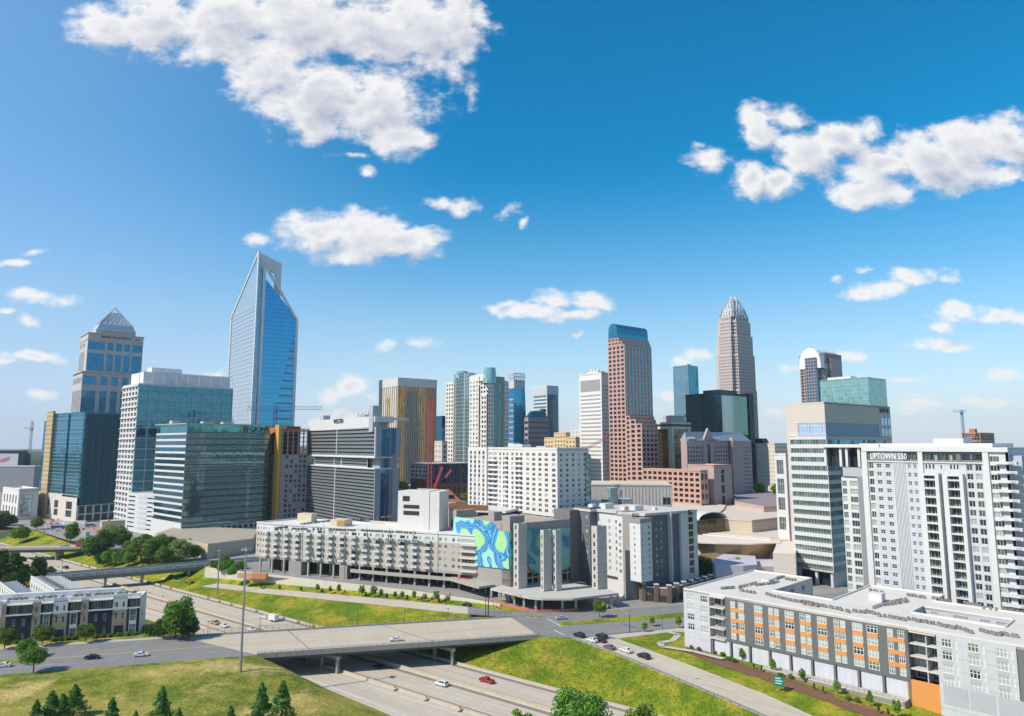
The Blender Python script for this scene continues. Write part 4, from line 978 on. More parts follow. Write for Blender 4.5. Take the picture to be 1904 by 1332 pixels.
plain('glass_tower', 'sliver of a dark blue glass tower right of the gold tower', 'tower', 806, 822, 840, 775, 830, BAND, None, None)[0].finish()
plain('office_building', 'narrow beige block between the gold tower and the white gridded tower', 'building', 808, 822, 832, 822, 640, BEIGE, (2, .5, 14, .5, WINC, .3), (1, .5, 14, .5, WING, .3))[0].finish()
# ---- 14 white striped tower
D = 650; bl, f, z1 = plain('office_tower', 'white office tower with dark horizontal window stripes and rooftop domes', 'tower', 1077, 1118, 1131, 694, D, mat('white_precast', (.70, .69, .67), .6, var=.04), None, (5, .3, 1, .94, WING, .3))
A, B_ = f.L, f.C; bl.w = MB(); bl.gm = {}; L = f.b; zt = ZP(705, D); zu = ZP(727, D)
bl.fac(A, B_, 0, z1, even(26, L, .62, 1.5), rows(2, zu-2, 31, .42)+[(zu, zt)], 0, mat('striped_glass', (.16, .15, .15), .3, .3), .4)
bl.fac(f.C, f.R, 0, z1, even(5, f.a, .45, .3), rows(2, z1-10, 33, .6), 0, WINB, .3); bl.fac(f.R, f.K, 0, z1, [], []); bl.fac(f.K, f.L, 0, z1, [], [])
b = MB(); b.box(f.at(3, 8), f.u, f.v, 10, 14, z1, z1+3)
for q in (10, 15, 19): c = f.at(6, q); b.tube(V(c.x, c.y, z1+3), V(c.x, c.y, z1+5.5), 1.6, 10, r2=.8)
bl.P('roof_plant', b, WHT); bl.finish()
# ---- 15 pink granite tower
D = 600; f = Foot(E(1161, 640), D, xl=E(1130, 640), xr=E(1211, 640)); z1 = ZP(640, D)
bl = Bldg('office_tower', 'tall pink granite tower with stepped corners and a blue barrel vaulted top', 'tower', f.C, PINK)
WPN = glass('pink_tower_window', (.05, .10, .13), .75, cell=(4.2, 4.2, 3.9), wob=.05)
pit = 3.75
def pk(fo, z0, z1_, gl=WPN, gr=WPN):
    nr = max(1, int((z1_-z0)/3.85))
    bl.fac(fo.L, fo.C, z0, z1_, even(max(1, round(fo.b/4.6)), fo.b, .66, .3), rows(z0+.4, z1_-.6, nr, .62), 0, gl, .35)
    bl.fac(fo.C, fo.R, z0, z1_, even(max(1, round(fo.a/4.6)), fo.a, .66, .3), rows(z0+.4, z1_-.6, nr, .62), 0, gr, .35)
    bl.w.prism([(p.x, p.y) for p in (fo.C, fo.R, fo.K, fo.L)], z1_-.3, z1_-.02)
WP2 = glass('pink_tower_blue_window', (.08, .30, .42), .8, cell=(4.2, 4.2, 3.9), wob=.02)
pk(f, 0, z1, WPN, WP2); bl.fac(f.R, f.K, 0, z1, [], []); bl.fac(f.K, f.L, 0, z1, [], [])
g = f.sub(0, f.a+2.3, 3, f.b); pk(g, z1, ZP(633, D), WPN, WP2); g = f.sub(0, f.a+5.4, 7, f.b); pk(g, ZP(633, D), ZP(626, D), WPN, WP2)
for i, (xc_, yt) in enumerate(((1171, 773), (1182, 780), (1193, 788))):
    kk = (E(xc_, yt)-CX)/F*cos(TH); s_ = (kk*f.C.y-f.C.x)/(-f.v.x+kk*f.v.y); pv = 0 if i == 0 else prev
    g = f.sub(0, f.a-.85*s_, -s_, -pv); prev = s_; pk(g, 0, ZP(yt, D))
b = MB(); g = f.sub(.5, f.a+6, 9, f.b-.5); n = 8; zb, zt = ZP(628, D), ZP(598, D); r = g.b/2; pr = []
for i in range(n+1):
    t_ = pi*i/n; pr.append((r-r*cos(t_), min(zt, zb+(zt-zb)*.35+(zt-zb)*.65*sin(t_)**.55)))
pr = [(0, zb)]+pr+[(g.b, zb)]
for i in range(len(pr)-1):
    (b0, h0_), (b1, h1_) = pr[i], pr[i+1]; p0, p1 = g.at(0, b0), g.at(0, b1); q0, q1 = g.at(g.a, b0), g.at(g.a, b1)
    b.quad(p0+V(0, 0, h0_), q0+V(0, 0, h0_), q1+V(0, 0, h1_), p1+V(0, 0, h1_))
b.ngon([g.at(0, x)+V(0, 0, h) for x, h in pr][::-1]); b.ngon([g.at(g.a, x)+V(0, 0, h) for x, h in pr])
bl.P('barrel_vault', b, glass('vault_glass', (.05, .27, .36), .85, cell=(1.8, 1.8, 1.8), mull=.08, mcol=(.08, .2, .26)))
bl.finish()
# ---- 16 pink podium blocks
def pinkblock(label, xl, xc, xr, yt, D, base=PINK, wl=True, cols=None):
    f = Foot(E(xc, yt), D, xl=E(xl, yt), xr=E(xr, yt)); z1 = ZP(yt, D); bl = Bldg('office_building', label, 'building', f.C, base)
    nr = max(1, int(z1/4.2)); L = f.b
    bl.fac(f.L, f.C, 0, z1, even(cols or max(1, round(L/5)), L, .66, .4), rows(6, z1-.7, nr-1, .58), 0, WPN, .5) if wl else bl.fac(f.L, f.C, 0, z1)
    return bl, f, z1
bl, f, z1 = pinkblock('long low pink granite block with a dark window grid beneath the pink tower', 1194, 1302, 1316, 876, 520)
bl.fac(f.C, f.R, 0, z1, even(2, f.a, .6, .4), rows(6, z1-.7, 6, .58), 0, WPN, .4); bl.fac(f.R, f.K, 0, z1); bl.fac(f.K, f.L, 0, z1); towerroof(bl, f, z1, PINK, .6, mr=ROOFW); bl.finish()
bl, f, z1 = pinkblock('pink stone block with a tall arched window bay beside the mauve hotel', 1279, 1327, 1360, 866, 530, mat('pink_grey_stone', (.44, .33, .30), .7), False)
a = f.a; bl.fac(f.C, f.R, 0, z1, [(a*.40, a*.58)], rows(8, z1-6, 5, .75), 0, DARKG, .8); bl.fac(f.R, f.K, 0, z1); bl.fac(f.K, f.L, 0, z1); towerroof(bl, f, z1, PINK, .6, mr=ROOFW)
b = MB(); P = [f.at(a*.40+a*.09*(1-cos(pi*i/8)), -.12)+V(0, 0, z1-6.2+3.2*sin(pi*i/8)) for i in range(9)]; b.ngon(P[::-1]); bl.P('arch_window', b, DARKG); bl.finish()
# ---- 17 cream and black tower
D = 640; f = Foot(E(1248, 790), D, xl=E(1213, 790), xr=E(1282, 790)); z1 = ZP(785, D); zm = ZP(798, D)
bl = Bldg('office_tower', 'dark bronze glass tower with cream corner piers and a cream banded top', 'tower', f.C, BEIGE)
b = MB(); g = f.sub(1, f.a-1, 1, f.b-1); b.prism(g.poly(), 0, zm); bl.P('glazing', b, BRNG)
b = MB()
for (x, y, w_, h_) in ((-.5, -.5, 3.5, 4), (-.5, f.b-3, 3.5, 3.5), (f.a-3, -.5, 3.5, 3.5)): b.box(f.at(x, y), f.u, f.v, w_, h_, 0, zm)
bl.P('piers', b, BEIGE)
b = MB(); b.prism(f.poly(1), zm, zm+2.4); b.prism(f.poly(-1), zm+2.4, zm+4.6, 1); b.prism(f.poly(1), zm+4.6, z1); bl.P('crown_bands', b, [BEIGE, mat('recess_dark', (.12, .09, .07))])
b = MB(); b.box(f.at(6, 4), f.u, f.v, f.a-8, f.b-12, z1, ZP(772, D)); bl.P('penthouse', b, mat('penthouse_grey', (.42, .38, .37))); bl.finish()
# ---- 18 slate glass prism
D = 820; f = Foot(E(1278, 690), D, xl=E(1243, 690), xr=E(1298, 690)); z1 = ZP(679, D)
bl = Bldg('glass_tower', 'chamfered slate blue mirror glass tower behind the dark glass block', 'tower', f.C, SLATEG)
P = [f.C, f.R, f.K, f.L+f.u*8, f.L-f.v*4]; P = [f.C, f.R, f.K, f.L+f.u*9+f.v*0, f.at(0, f.b-7)]
b = MB(); b.prism([(p.x, p.y) for p in P], 0, z1); bl.P('glass_body', b, SLATEG)
b = MB(); b.box(f.at(2.5, -.25), f.u, f.v, f.a-3, .3, 0, z1-.5); bl.P('curtain_wall', b, glass('teal_side_glass', (.05, .28, .36), .8, cell=(3, 3, 3.8), wob=.02, mull=.05, mcol=(.1, .3, .36)))
b = MB(); b.box(f.at(5, 4), f.u, f.v, 8, 10, z1, z1+2); bl.P('roof_plant', b, WHT); bl.finish()
# ---- 19 dark glass complex
D = 700; f = Foot(E(1341, 735), D, xl=E(1306, 730), xr=E(1397, 735)); z1 = ZP(726, D)
bl = Bldg('glass_tower', 'black glass office complex with one pale reflecting face', 'tower', f.C, BLKG)
b = MB(); b.prism(f.poly(), 0, z1-2); g = f.sub(1, f.a*.6, 3, f.b); b.prism(g.poly(), z1-2, z1+1); bl.P('glass_body', b, BLKG)
b = MB(); b.box(f.at(.3, -.3), f.u, f.v, f.a*.82, .35, ZP(808, D), z1-5); bl.P('reflecting_face', b, glass('reflect_face', (.32, .40, .42), .85, cell=(2.6, 2.6, 60), wob=.01, mull=.05, mcol=(.2, .33, .36), ndist=.004))  # paler pane puts the bright reflection into the glass colour
h = f.sub(0, 10, f.b+1.2, f.b+22); b = MB(); b.prism(h.poly(), 0, z1-2); bl.P('rear_slab', b, BLKG)
b = MB(); b.box(f.at(f.a*.86, -1.5), f.u, f.v, f.a*.16, 6, 0, z1-1); bl.P('end_slab', b, BLKG); bl.finish()
# ---- 20 stepped crown skyscraper
D = 876; f = Foot(E(1373, 800), D, xl=E(1332, 800), xr=E(1413, 800))
bl = Bldg('skyscraper', 'tall stepped pinkish stone skyscraper with a silver spiked crown', 'skyscraper', f.C, mat('tower_stone', (.50, .43, .395), .7, var=.05))
cc = f.at(f.a/2, f.b/2); tiers = [(0, 724, 1.0), (724, 658, .965), (658, 621, .90), (621, 594, .82), (594, 584, .74)]
WT = glass('tower_window', (.10, .11, .12), .6, cell=(3, 3, 4.2), wob=.04)
WD = glass('tower_notch_glass', (.05, .13, .18), .7, cell=(3, 3, 4.2), wob=.03)
def sc(p, r): return cc+(p-cc)*r
for (ya, yb, r) in tiers:
    za = 0 if ya == 0 else ZP(ya, D); zb = ZP(yb, D)
    C_, R_, K_, L_ = (sc(p, r) for p in (f.C, f.R, f.K, f.L)); nw = 6.0*r
    P = [C_+f.v*nw, C_+f.u*nw+f.v*nw, C_+f.u*nw, R_-f.u*nw*.5, R_-f.u*nw*.5+f.v*nw*.5, R_+f.v*nw*.5, K_, L_-f.v*nw*.5, L_-f.v*nw*.5+f.u*nw*.5, L_-f.v*nw]
    P = [L_-f.v*nw, C_+f.v*nw, C_+f.u*nw+f.v*nw, C_+f.u*nw, R_-f.u*nw*.5, R_-f.u*nw*.5+f.v*nw*.5, R_+f.v*nw*.5, K_, L_+f.u*nw*.5, L_+f.u*nw*.5-f.v*nw]
    nr = max(1, int((zb-za)/4.1))
    for i in range(len(P)):
        p, q = P[i], P[(i+1) % len(P)]; L = (q-p).length
        if i in (6, 7, 8): bl.fac(p, q, za, zb); continue
        nc = max(1, round(L/3.1)); bl.fac(p, q, za, zb, even(nc, L, .42 if L > 8 else .8, .5), rows(za+.5, zb-1, nr, .58), 0, WD if i in (1, 2) else WT, .4)
    bl.w.prism([(p.x, p.y) for p in P], zb-.3, zb-.03)
SILV = mat('silver_crown', (.80, .80, .82), .45, .1)
zc = ZP(584, D); zt = ZP(546, D); b = MB(); nl = 9
cd_ = MB(); TR = (.62, .55, .50, .40, .31, .215)
for i, r in enumerate(TR):
    n_t = len(TR); za = zc+(zt-zc)*i/n_t*.93; h = (zt-zc)/n_t
    C_, R_, K_, L_ = (sc(p, r*.86) for p in (f.C, f.R, f.K, f.L)); cd_.prism([(p.x, p.y) for p in (C_, R_, K_, L_)], za, za+h)
    C_, R_, K_, L_ = (sc(p, r) for p in (f.C, f.R, f.K, f.L)); w2 = (R_-C_).length
    for s0, s1 in ((C_, R_), (L_, C_), (R_, K_), (K_, L_)):
        m_ = max(2, int(w2/5.0))
        for j in range(m_+1):
            p = s0.lerp(s1, j/m_); mid2 = 1-abs(j/m_-.5)*1.1; b.tube(V(p.x, p.y, za-1), V(p.x, p.y, za+h*(.7+.9*mid2)), 1.5, 4, r2=.8)
    b.prism([(p.x, p.y) for p in (C_, R_, K_, L_)], za-.4, za+.6)
bl.P('crown_core', cd_, mat('crown_core_shade', (.34, .37, .42), .5))  # core greyed to paint recess shade between the silver pinnacles
b.tube(V(cc.x, cc.y, zt-8), V(cc.x, cc.y, zt), 3.5, 4, r2=3.0); bl.P('crown', b, SILV); bl.finish()
# ---- 21 mauve hotel
D = 600; f = Foot(E(1362, 830), D, xl=E(1357, 830), xr=E(1397, 830)); z1 = ZP(820, D)
bl = Bldg('hotel', 'mauve stone hotel with gabled slate blue roofs and a tall arched centre window', 'hotel', f.C, [MAUVE, PINK])
zr = ZP(806, D); u0 = f.at(0, 4)
kk = (E(1277, 830)-CX)/F*cos(TH); s_ = (kk*u0.y-u0.x)/(f.u.x-kk*f.u.y); P0 = u0+f.u*s_; L = -s_
cols = even(6, L*.38, .55, .6)+[(L*.46, L*.54)]+[(x0+L*.60, x1+L*.60) for x0, x1 in even(6, L*.38, .55, .6)]
bl.fac(P0, u0, 0, z1, cols, rows(4, z1-4, 19, .55), 0, DARKG, .6); bl.fac(P0+f.v*6, P0, 0, z1, [], []); 
bl.fac(f.L, f.C, 0, z1+3, even(2, f.b, .4, .5), rows(4, z1-4, 19, .4), 1, DARKG, .5)  # pink for the sunlit side, mauve for unlit walls: light put in colour
bl.fac(f.C, f.R, 0, z1, even(4, f.a*.96, .4, f.a*.55, .5), rows(4, z1-4, 19, .45), 0, DARKG, .5); bl.fac(f.R, f.K, 0, z1); bl.fac(f.K+f.u*0, P0+f.v*6, 0, z1)
b = MB(); SLT = mat('slate_blue_roof', (.20, .25, .31), .5, var=.08)
Q = [P0, f.R, f.R+f.v*16, P0+f.v*7]; m1, m2 = P0+f.v*4+f.u*3, f.R+f.v*8-f.u*4
for A_ in ((Q[0], Q[1], m2, m1), (Q[2], Q[3], m1, m2)): b.quad(A_[0]+V(0, 0, z1), A_[1]+V(0, 0, z1), A_[2]+V(0, 0, zr+1), A_[3]+V(0, 0, zr+1))
b.tri(Q[3]+V(0, 0, z1), Q[0]+V(0, 0, z1), m1+V(0, 0, zr+1)); b.tri(Q[1]+V(0, 0, z1), Q[2]+V(0, 0, z1), m2+V(0, 0, zr+1)); bl.P('roof', b, SLT)
b = MB(); g0 = P0+f.u*(L*.38)-f.v*.5; W_ = L*.24
plate(b, [g0, g0+f.u*W_, g0+f.u*W_+V(0, 0, z1), g0+f.u*W_/2+V(0, 0, zr+4), g0+V(0, 0, z1)], 0, f.v*2); bl.P('gable', b, MAUVE)
b = MB(); b.box(g0+f.u*(W_*.36)-f.v*.1, f.u, f.v, W_*.28, .3, 10, z1-3); bl.P('arched_window', b, DARKG)
for q in range(8):
    b = MB(); g1 = P0+f.u*(L*(.02+.045*q if q < 4 else .66+.045*(q-4)*1.9))-f.v*.1; w3 = L*.07; plate(b, [g1+V(0, 0, z1-.5), g1+f.u*w3+V(0, 0, z1-.5), g1+f.u*w3/2+V(0, 0, z1+3)], 0, f.v*3); bl.P('dormer', b, MAUVE)
bl.finish()
# ---- 22 beige hotel, 22b
bl, f, z1 = plain('hotel', 'pale cream hotel block partly in shadow behind the mauve hotel', 'hotel', 1392, 1440, 1463, 826, 720, mat('cream_hotel', (.66, .61, .49), .75), (9, .4, 16, .36, WINC, .3), (4, .4, 16, .36, WING, .3), z0=0)
b = MB(); b.prism(f.sub(0, f.a, -4, f.b).poly(3), 0, 28); bl.P('podium', b, BEIGE); b = MB(); g = f.sub(2, 14, 14, 30); b.prism(g.poly(), z1, z1+6, ps2=inset(g.poly(), g.at(6, 8), .7)); bl.P('sloped_roof', b, BLKG); bl.finish()
# ---- 23 round-topped tower
D = 830; f = Foot(E(1527, 680), D, xl=E(1487, 680), xr=E(1566, 690)); z1 = ZP(682, D)
bl = Bldg('office_tower', 'brown and blue glass tower with a white arched roof', 'tower', f.C, mat('brown_stone', (.33, .24, .21), .7))
ch = 9; P = [f.L-f.v*0, f.C+f.v*ch, f.C+f.u*ch, f.R, f.K]
nr = int(z1/4)
for i in range(5):
    p, q = P[i], P[(i+1) % 5]; L = (q-p).length
    if i > 2: bl.fac(p, q, 0, z1); continue
    zt_ = z1+(16 if i == 0 else 18)
    bl.fac(p, q, 0, zt_, even(max(1, round(L/4.2)), L, .62, .4), rows(2, zt_-1, nr+4, .62), 0, [DARKG, WINB] if i else DARKG, .4)
b = MB(); r = f.b/2; n = 10; zb, zt = ZP(684, D), ZP(645, D); g = f; pr = []
for i in range(n+1): t_ = pi*i/n; pr.append((r-r*cos(t_), zb+(zt-zb)*(sin(t_)**.7)))
e = 4
for i in range(n):
    (b0, h0_), (b1, h1_) = pr[i], pr[i+1]; p0, p1 = g.at(-e*.2, b0), g.at(-e*.2, b1); q0, q1 = g.at(g.a, b0), g.at(g.a, b1)
    b.quad(p0+V(0, 0, h0_), q0+V(0, 0, h0_), q1+V(0, 0, h1_), p1+V(0, 0, h1_))
b.ngon([g.at(-e*.2, x)+V(0, 0, h) for x, h in pr][::-1]); b.ngon([g.at(g.a, x)+V(0, 0, h) for x, h in pr])
bl.P('arched_roof', b, mat('roof_white_ribbed', (.78, .78, .80), .4, lines=(1.5, .1)))
b = MB(); b.box(f.at(-3.6, f.b*.18), f.u, f.v, 4, f.b*.5, 0, ZP(664, D)); b.box(f.at(f.a*.35, -2.5), f.u, f.v, f.a*.5, 4, 0, ZP(664, D)); bl.P('projecting_bay', b, glass('bay_glass', (.16, .30, .42), .8, cell=(3.4, 3.4, 4), mull=.22, mcol=(.36, .27, .24))); bl.finish()
# ---- 24 pale teal glass block
bl, f, z1 = plain('glass_building', 'pale teal glass block behind the beige office tower', 'building', 1524, 1614, 1647, 703, 720, TEALG, None, None, top=TEALG)
b = MB(); b.box(f.at(6, f.b*.4), f.u, f.v, 14, 26, z1, z1+4); bl.P('roof_plant', b, WHT); bl.finish()
# ---- far right construction tower, left far things
bl, f, z1 = plain('unfinished_tower', 'far unfinished concrete tower with orange floor edges under the blue crane', 'tower', 1788, 1822, 1848, 806, 900, mat('far_concrete', (.42, .27, .20), .8), (6, .6, 20, .55, DARKG, 1.5), (6, .6, 20, .55, DARKG, 1.5))
b = MB(); b.prism(f.poly(1.2), z1-.6, z1); b.prism(f.poly(1.2), z1-6, z1-5.4); b.prism(f.poly(.4), ZP(828, 900)-14, ZP(828, 900)+2, 1); b.box(f.at(8, 8), f.u, f.v, 7, 7, z1, z1+6); bl.P('floor_edges', b, [mat('netting_orange', (.55, .16, .06)), mat('sheathing_tan', (.6, .5, .28))]); bl.finish()
# ================================================================== middle distance and foreground buildings
def px2ab(f, px, py, z):
    p = G(px, py, z)-f.C; p.z = 0; return p.dot(f.u), p.dot(f.v)
SKW = V(cos(PHI-pi/2), sin(PHI-pi/2))    # direction of sunlit walls seen left to right
# ---- NASCAR office tower
D = 352; f = Foot(E(1533, 760), D, xl=E(1461, 760), xr=E(1655, 765)); z1 = ZP(749, D); zg1, zg0 = ZP(786, D), ZP(811, D)
bl = Bldg('office_tower', 'beige stone office tower with a blue glass band and a coloured sign at the roofline', 'tower', f.C, [CREAM, WHT])
BEG = mat('beige_grid_panel', (.60, .53, .46), .75, var=.05, streak=.06, lines=(1.4, .15)); bl.mats = [BEG, WHT]
SKYG = glass('sky_glass', (.30, .52, .78), .85, cell=(1.5, 1.5, 4), wob=.02, mull=.1, mcol=(.2, .32, .42))
L = f.b; k = .295
bl.fac(f.L, f.C, zg0, z1, [(L*k, L-.01)], [(zg0+.1, zg1)], 0, glass('pale_sky_glass', (.50, .60, .72), .6, cell=(1.6, 1.6, 4), mull=.1, mcol=(.55, .62, .68)), .25)
bl.fac(f.C, f.R, 0, z1, [(.01, f.a*.79)], [(zg0+.1, zg1)], 0, SKYG, .25)
bl.fac(f.C+V(0, 0, 0), f.R, 0, .1); bl.fac(f.R, f.K, 0, z1); bl.fac(f.K, f.L, 0, z1); bl.fac(f.L, f.at(0, L*(1-k*.35)), 0, zg0)
b = MB()
for i in range(2):
    for j in range(3): b.box(f.at(f.a*(.84+.055*j), -.12), f.u, f.v, f.a*.035, .2, zg0+.6+i*6.0, zg0+4.6+i*6)
bl.P('small_windows', b, SKYG)
towerroof(bl, f, z1, BEG, .5, mr=ROOFW)
kk = (E(1526, 830)-CX)/F*cos(TH); v_ = f.at(-2, 0)
g = f.sub(-2.2, f.a*.86, -1.2, L*(1-k*.36)); zt = zg0
GBN = glass('green_grey_glass', (.20, .28, .27), .7, cell=(1.5, 1.5, 4.4), wob=.06, mull=.09, mcol=(.38, .42, .40))
GDK = glass('dark_mirror_glass', (.10, .26, .38), .85, cell=(3, 3, 4.4), wob=.05, ndist=.03)
zb0 = ZP(1070, 345)
rw = [(zt-4.45*i-4.25, zt-4.45*i-1.75) for i in range(18) if zt-4.45*i-4.4 > zb0+.6]
bl.fac(g.L, g.C, zb0, zt, [(.6, g.b-.25)], rw, 1, GBN, .35); bl.fac(g.C, g.R, zb0, zt, [(.25, g.a-.4)], rw, 0, GDK, .35)
bl.fac(g.R, g.K, zb0, zt); bl.w.prism([(p.x, p.y) for p in (g.C, g.R, g.K, g.L)], zt-.3, zt-.02, 1); bl.w.prism([(p.x, p.y) for p in (g.C, g.R, g.K, g.L)], zb0+.05, zb0+.5, 1)
b = MB()
for (x, y) in ((1, 1), (1, 9), (1, 18), (12, 1), (24, 1), (36, 1)): b.box(g.at(x, y), f.u, f.v, 1.3, 1.3, 0, zb0+.1)
bl.P('columns', b, LGREY)
b = MB(); b.box(g.at(4, 4), f.u, f.v, g.a-5, g.b-5, 0, zb0); bl.P('lobby', b, DARKG)
b = MB(); b.box(f.at(-.3, L*(1-k*.36)), f.u, f.v, 5, L*k*.36, 0, zg0); bl.P('stone_pier', b, [BEG])
lettering(bl, 'NASCAR', 3.5, f.at(f.a*.90, -.15)+V(0, 0, ZP(763, 385)), PHI, mat('sign_navy', (.03, .04, .08), .5), .78)
b = MB()
sc_ = [mat('sign_red', (.6, .06, .03)), mat('sign_orange', (.7, .35, .03)), mat('sign_blue', (.02, .12, .42))]
for i, mi in enumerate((1, 0, 2)): o = f.at(f.a*(.835-.006)+i*.6-1.3, -.15); b.box(o, f.u, f.v, .6, .1, ZP(763, 385)-1.5, ZP(763, 385)+1.5, mi)
bl.P('sign_stripes', b, sc_); bl.finish()
# white side wing left of it
D = 395; f2 = Foot(E(1461, 850), D, xl=E(1440, 850), wR=14); z1 = ZP(846, D); bl = Bldg('office_building', 'narrow white office wing with gridded windows left of the beige tower', 'building', f2.C, WHT)
bl.fac(f2.L, f2.C, 0, z1, [(f2.b*.15, f2.b*.75)], [(z1-11, z1-3), (z1-22, z1-13.5), (z1-31, z1-24), (z1-42, z1-35)], 0, GBN, .4, style='3x2', fm=WHT)
bl.fac(f2.C, f2.R, 0, z1); bl.fac(f2.R, f2.K, 0, z1); bl.fac(f2.K, f2.L, 0, z1); towerroof(bl, f2, z1, WHT, .8, mr=ROOFW); bl.finish()
# ---- UPTOWN 550
D = 236; f = Foot(E(1874, 840), D, xl=E(1606, 840), wR=24); z1 = 69.2; L = f.b
bl = Bldg('apartment_tower', 'white and grey high rise with balconies and a rooftop name sign at the right', 'tower', f.C, [LGREY, WHT, DGREY])
A = lambda m: f.at(0, L-m)   # metres from the left end of the front
def tq(px, py=900):
    kk = (E(px, py)-CX)/F*cos(TH); o = f.L; return (kk*o.y-o.x)/(SKW.x-kk*SKW.y)
W5 = glass('apartment_glass_green', (.13, .19, .16), .5, cell=(1, 1, 3.1), wob=.08); W6 = glass('apartment_glass_dark', (.06, .07, .08), .55, cell=(1, 1, 3.1), wob=.08)
W7 = mat('apartment_blinds', (.34, .38, .36), .3, var=.2, vscale=.4)
FMW = mat('window_frame_white', (.74, .74, .73), .5); FMD = mat('window_frame_dark', (.12, .12, .13), .5)
zt = z1-5.6; fl = 3.12; nf = int((zt-1)/fl); zb = zt-nf*fl
def cw(px0, px1): return (tq(px0), tq(px1))
G5 = [W5, W6, W6, W5, W7]
secs = [(1606, 1616, 'W'), (1616, 1627, 'wn'), (1627, 1663, 'sm'), (1663, 1686, 'ribs'), (1686, 1711, 'sm'), (1711, 1720, 'W'), (1720, 1743, 'bal'), (1743, 1750, 'Wp'), (1750, 1757, 'n1'), (1757, 1766, 'Wq'), (1766, 1788, 'bal'), (1788, 1795, 'Wp'), (1795, 1832, 'two'), (1832, 1843, 'W'), (1843, 1862, 'big'), (1862, 1874, 'g')]
wb = MB(); white = []; dk = MB(); bslab = MB(); brail = MB(); panel = MB()
for (p0, p1, kd) in secs:
    m0, m1 = tq(p0), tq(p1); Lx = m1-m0; P0, P1 = A(m0), A(m1)
    if kd == 'W': wb.box(f.at(-.7, L-m1), f.u, f.v, .75, Lx, 0, z1-1.6); continue
    if kd in ('Wp', 'Wq'):
        wb.box(f.at(-2.0, L-m1), f.u, f.v, 2.0, Lx, 0, zt-fl*1.2); bl.fac(P0, P1, zt-fl*1.2, zt, [], [], 0); continue
    if kd == 'sm': bl.fac(P0, P1, 0, zt, even(2, Lx, .52, .3), rows(zb, zt, nf, .48), 0, [W6, W6, W5], .2, style='2x2', fm=FMW)
    elif kd == 'wn': bl.fac(P0, P1, 0, zt, [(.35, Lx-.2)], rows(zb, zt, nf, .74), 1, G5, .35, style='2x1', fm=FMW)
    elif kd == 'n1': bl.fac(P0, P1, 0, zt, [(.2, Lx-.5)], rows(zb, zt, nf, .5), 0, G5, .2, style='plain', fm=FMW)
    elif kd == 'two': bl.fac(P0, P1, 0, zt, even(2, Lx, .70, .3), rows(zb, zt, nf, .68), 0, G5, .25, style='2x1', fm=FMW)
    elif kd == 'big': bl.fac(P0, P1, 0, z1-1.6, [(.15, Lx-.1)], rows(zb, zb+fl*(nf+1), nf+1, .62), 1, G5, .3, style='3x1', fm=FMW)
    elif kd == 'g': bl.fac(P0, P1, 0, z1-1.6, [], [], 0)
    elif kd == 'ribs':
        bl.fac(P0, P1, 0, zt, [], [], 0)
        for i in range(9): wb.box(f.at(-.28, L-m0-(i+.62)*Lx/9), f.u, f.v, .28, .30, 0, zt-.2)
    elif kd == 'bal':
        bl.fac(A(m0), A(m1), 0, zt-fl*1.2, [(.3, Lx-.2)], rows(zb, zb+fl*(nf-1), nf-1, .78), 2, [W6, W5, W6], .2, style='3x1', fm=FMW)
        bl.fac(A(m0), A(m1), zt-fl*1.2, zt, even(3, Lx, .5, .3), [(zt-fl+.9, zt-.6)], 0, W6, .2)
        for i in range(nf-1): bslab.box(f.at(-1.85, L-m1), f.u, f.v, 1.85, Lx, zb+i*fl-.12, zb+i*fl+.12); brail.box(f.at(-1.8, L-m1), f.u, f.v, .06, Lx, zb+i*fl+.12, zb+i*fl+.5)
        wb.box(f.at(-2.0, L-m1), f.u, f.v, 2.0, Lx, zt-fl*1.2-.9, zt-fl*1.2)
m0 = tq(1616); m1 = tq(1832)
bl.fac(A(m0), A(m1), zt, z1-1.6, [(.6, tq(1626)-m0)]+[(x0+tq(1686)-m0, x1+tq(1686)-m0) for x0, x1 in even(14, tq(1782)-tq(1686), .88)]+[(tq(1790)-m0, tq(1808)-m0), (tq(1811)-m0, tq(1830)-m0)], [(zt+.8, z1-2.4)], 2, G5, .5, style='plain', fm=FMW)
wb.box(f.at(-.9, -.2), f.u, f.v, 1.2, L-.2+.9, z1-1.6, z1); wb.box(f.at(-.45, L-tq(1832)), f.u, f.v, .45, tq(1832)-tq(1616), zt-.1, zt+.35)
wb.box(f.at(.3, 0), f.u, f.v, f.a-.3, L, z1-.4, z1-.02)
bl.P('white_frame', wb, WHT); bl.P('balcony_slabs', bslab, WHT); bl.P('balcony_rails', brail, LGREY)
bl.fac(f.C, f.R, 0, z1-.5, [], [], 0); bl.fac(f.R, f.K, 0, z1-.5); bl.fac(f.K, f.L, 0, z1-.5)
# corner balconies at the right end
b = MB(); b2 = MB()
for i in range(nf+1):
    z = zb+i*fl; b.box(f.at(-1.6, -2.6), f.u, f.v, 2.2, 6.4, z-.15, z+.75); b2.box(f.at(-1.75, -2.0), f.u, f.v, .12, 1.6, z-.05, z+.62)
bl.P('balconies', b, WHT); bl.P('louvre_panels', b2, GREYP)
b = MB(); b.box(f.at(2, -3.2), f.u, f.v, f.a+10, 3.2, 0, z1-2.8); bl.P('side_slab', b, mat('side_shade_grey', (.42, .45, .52), .7, streak=.08))  # side's shade put into a darker, bluer grey
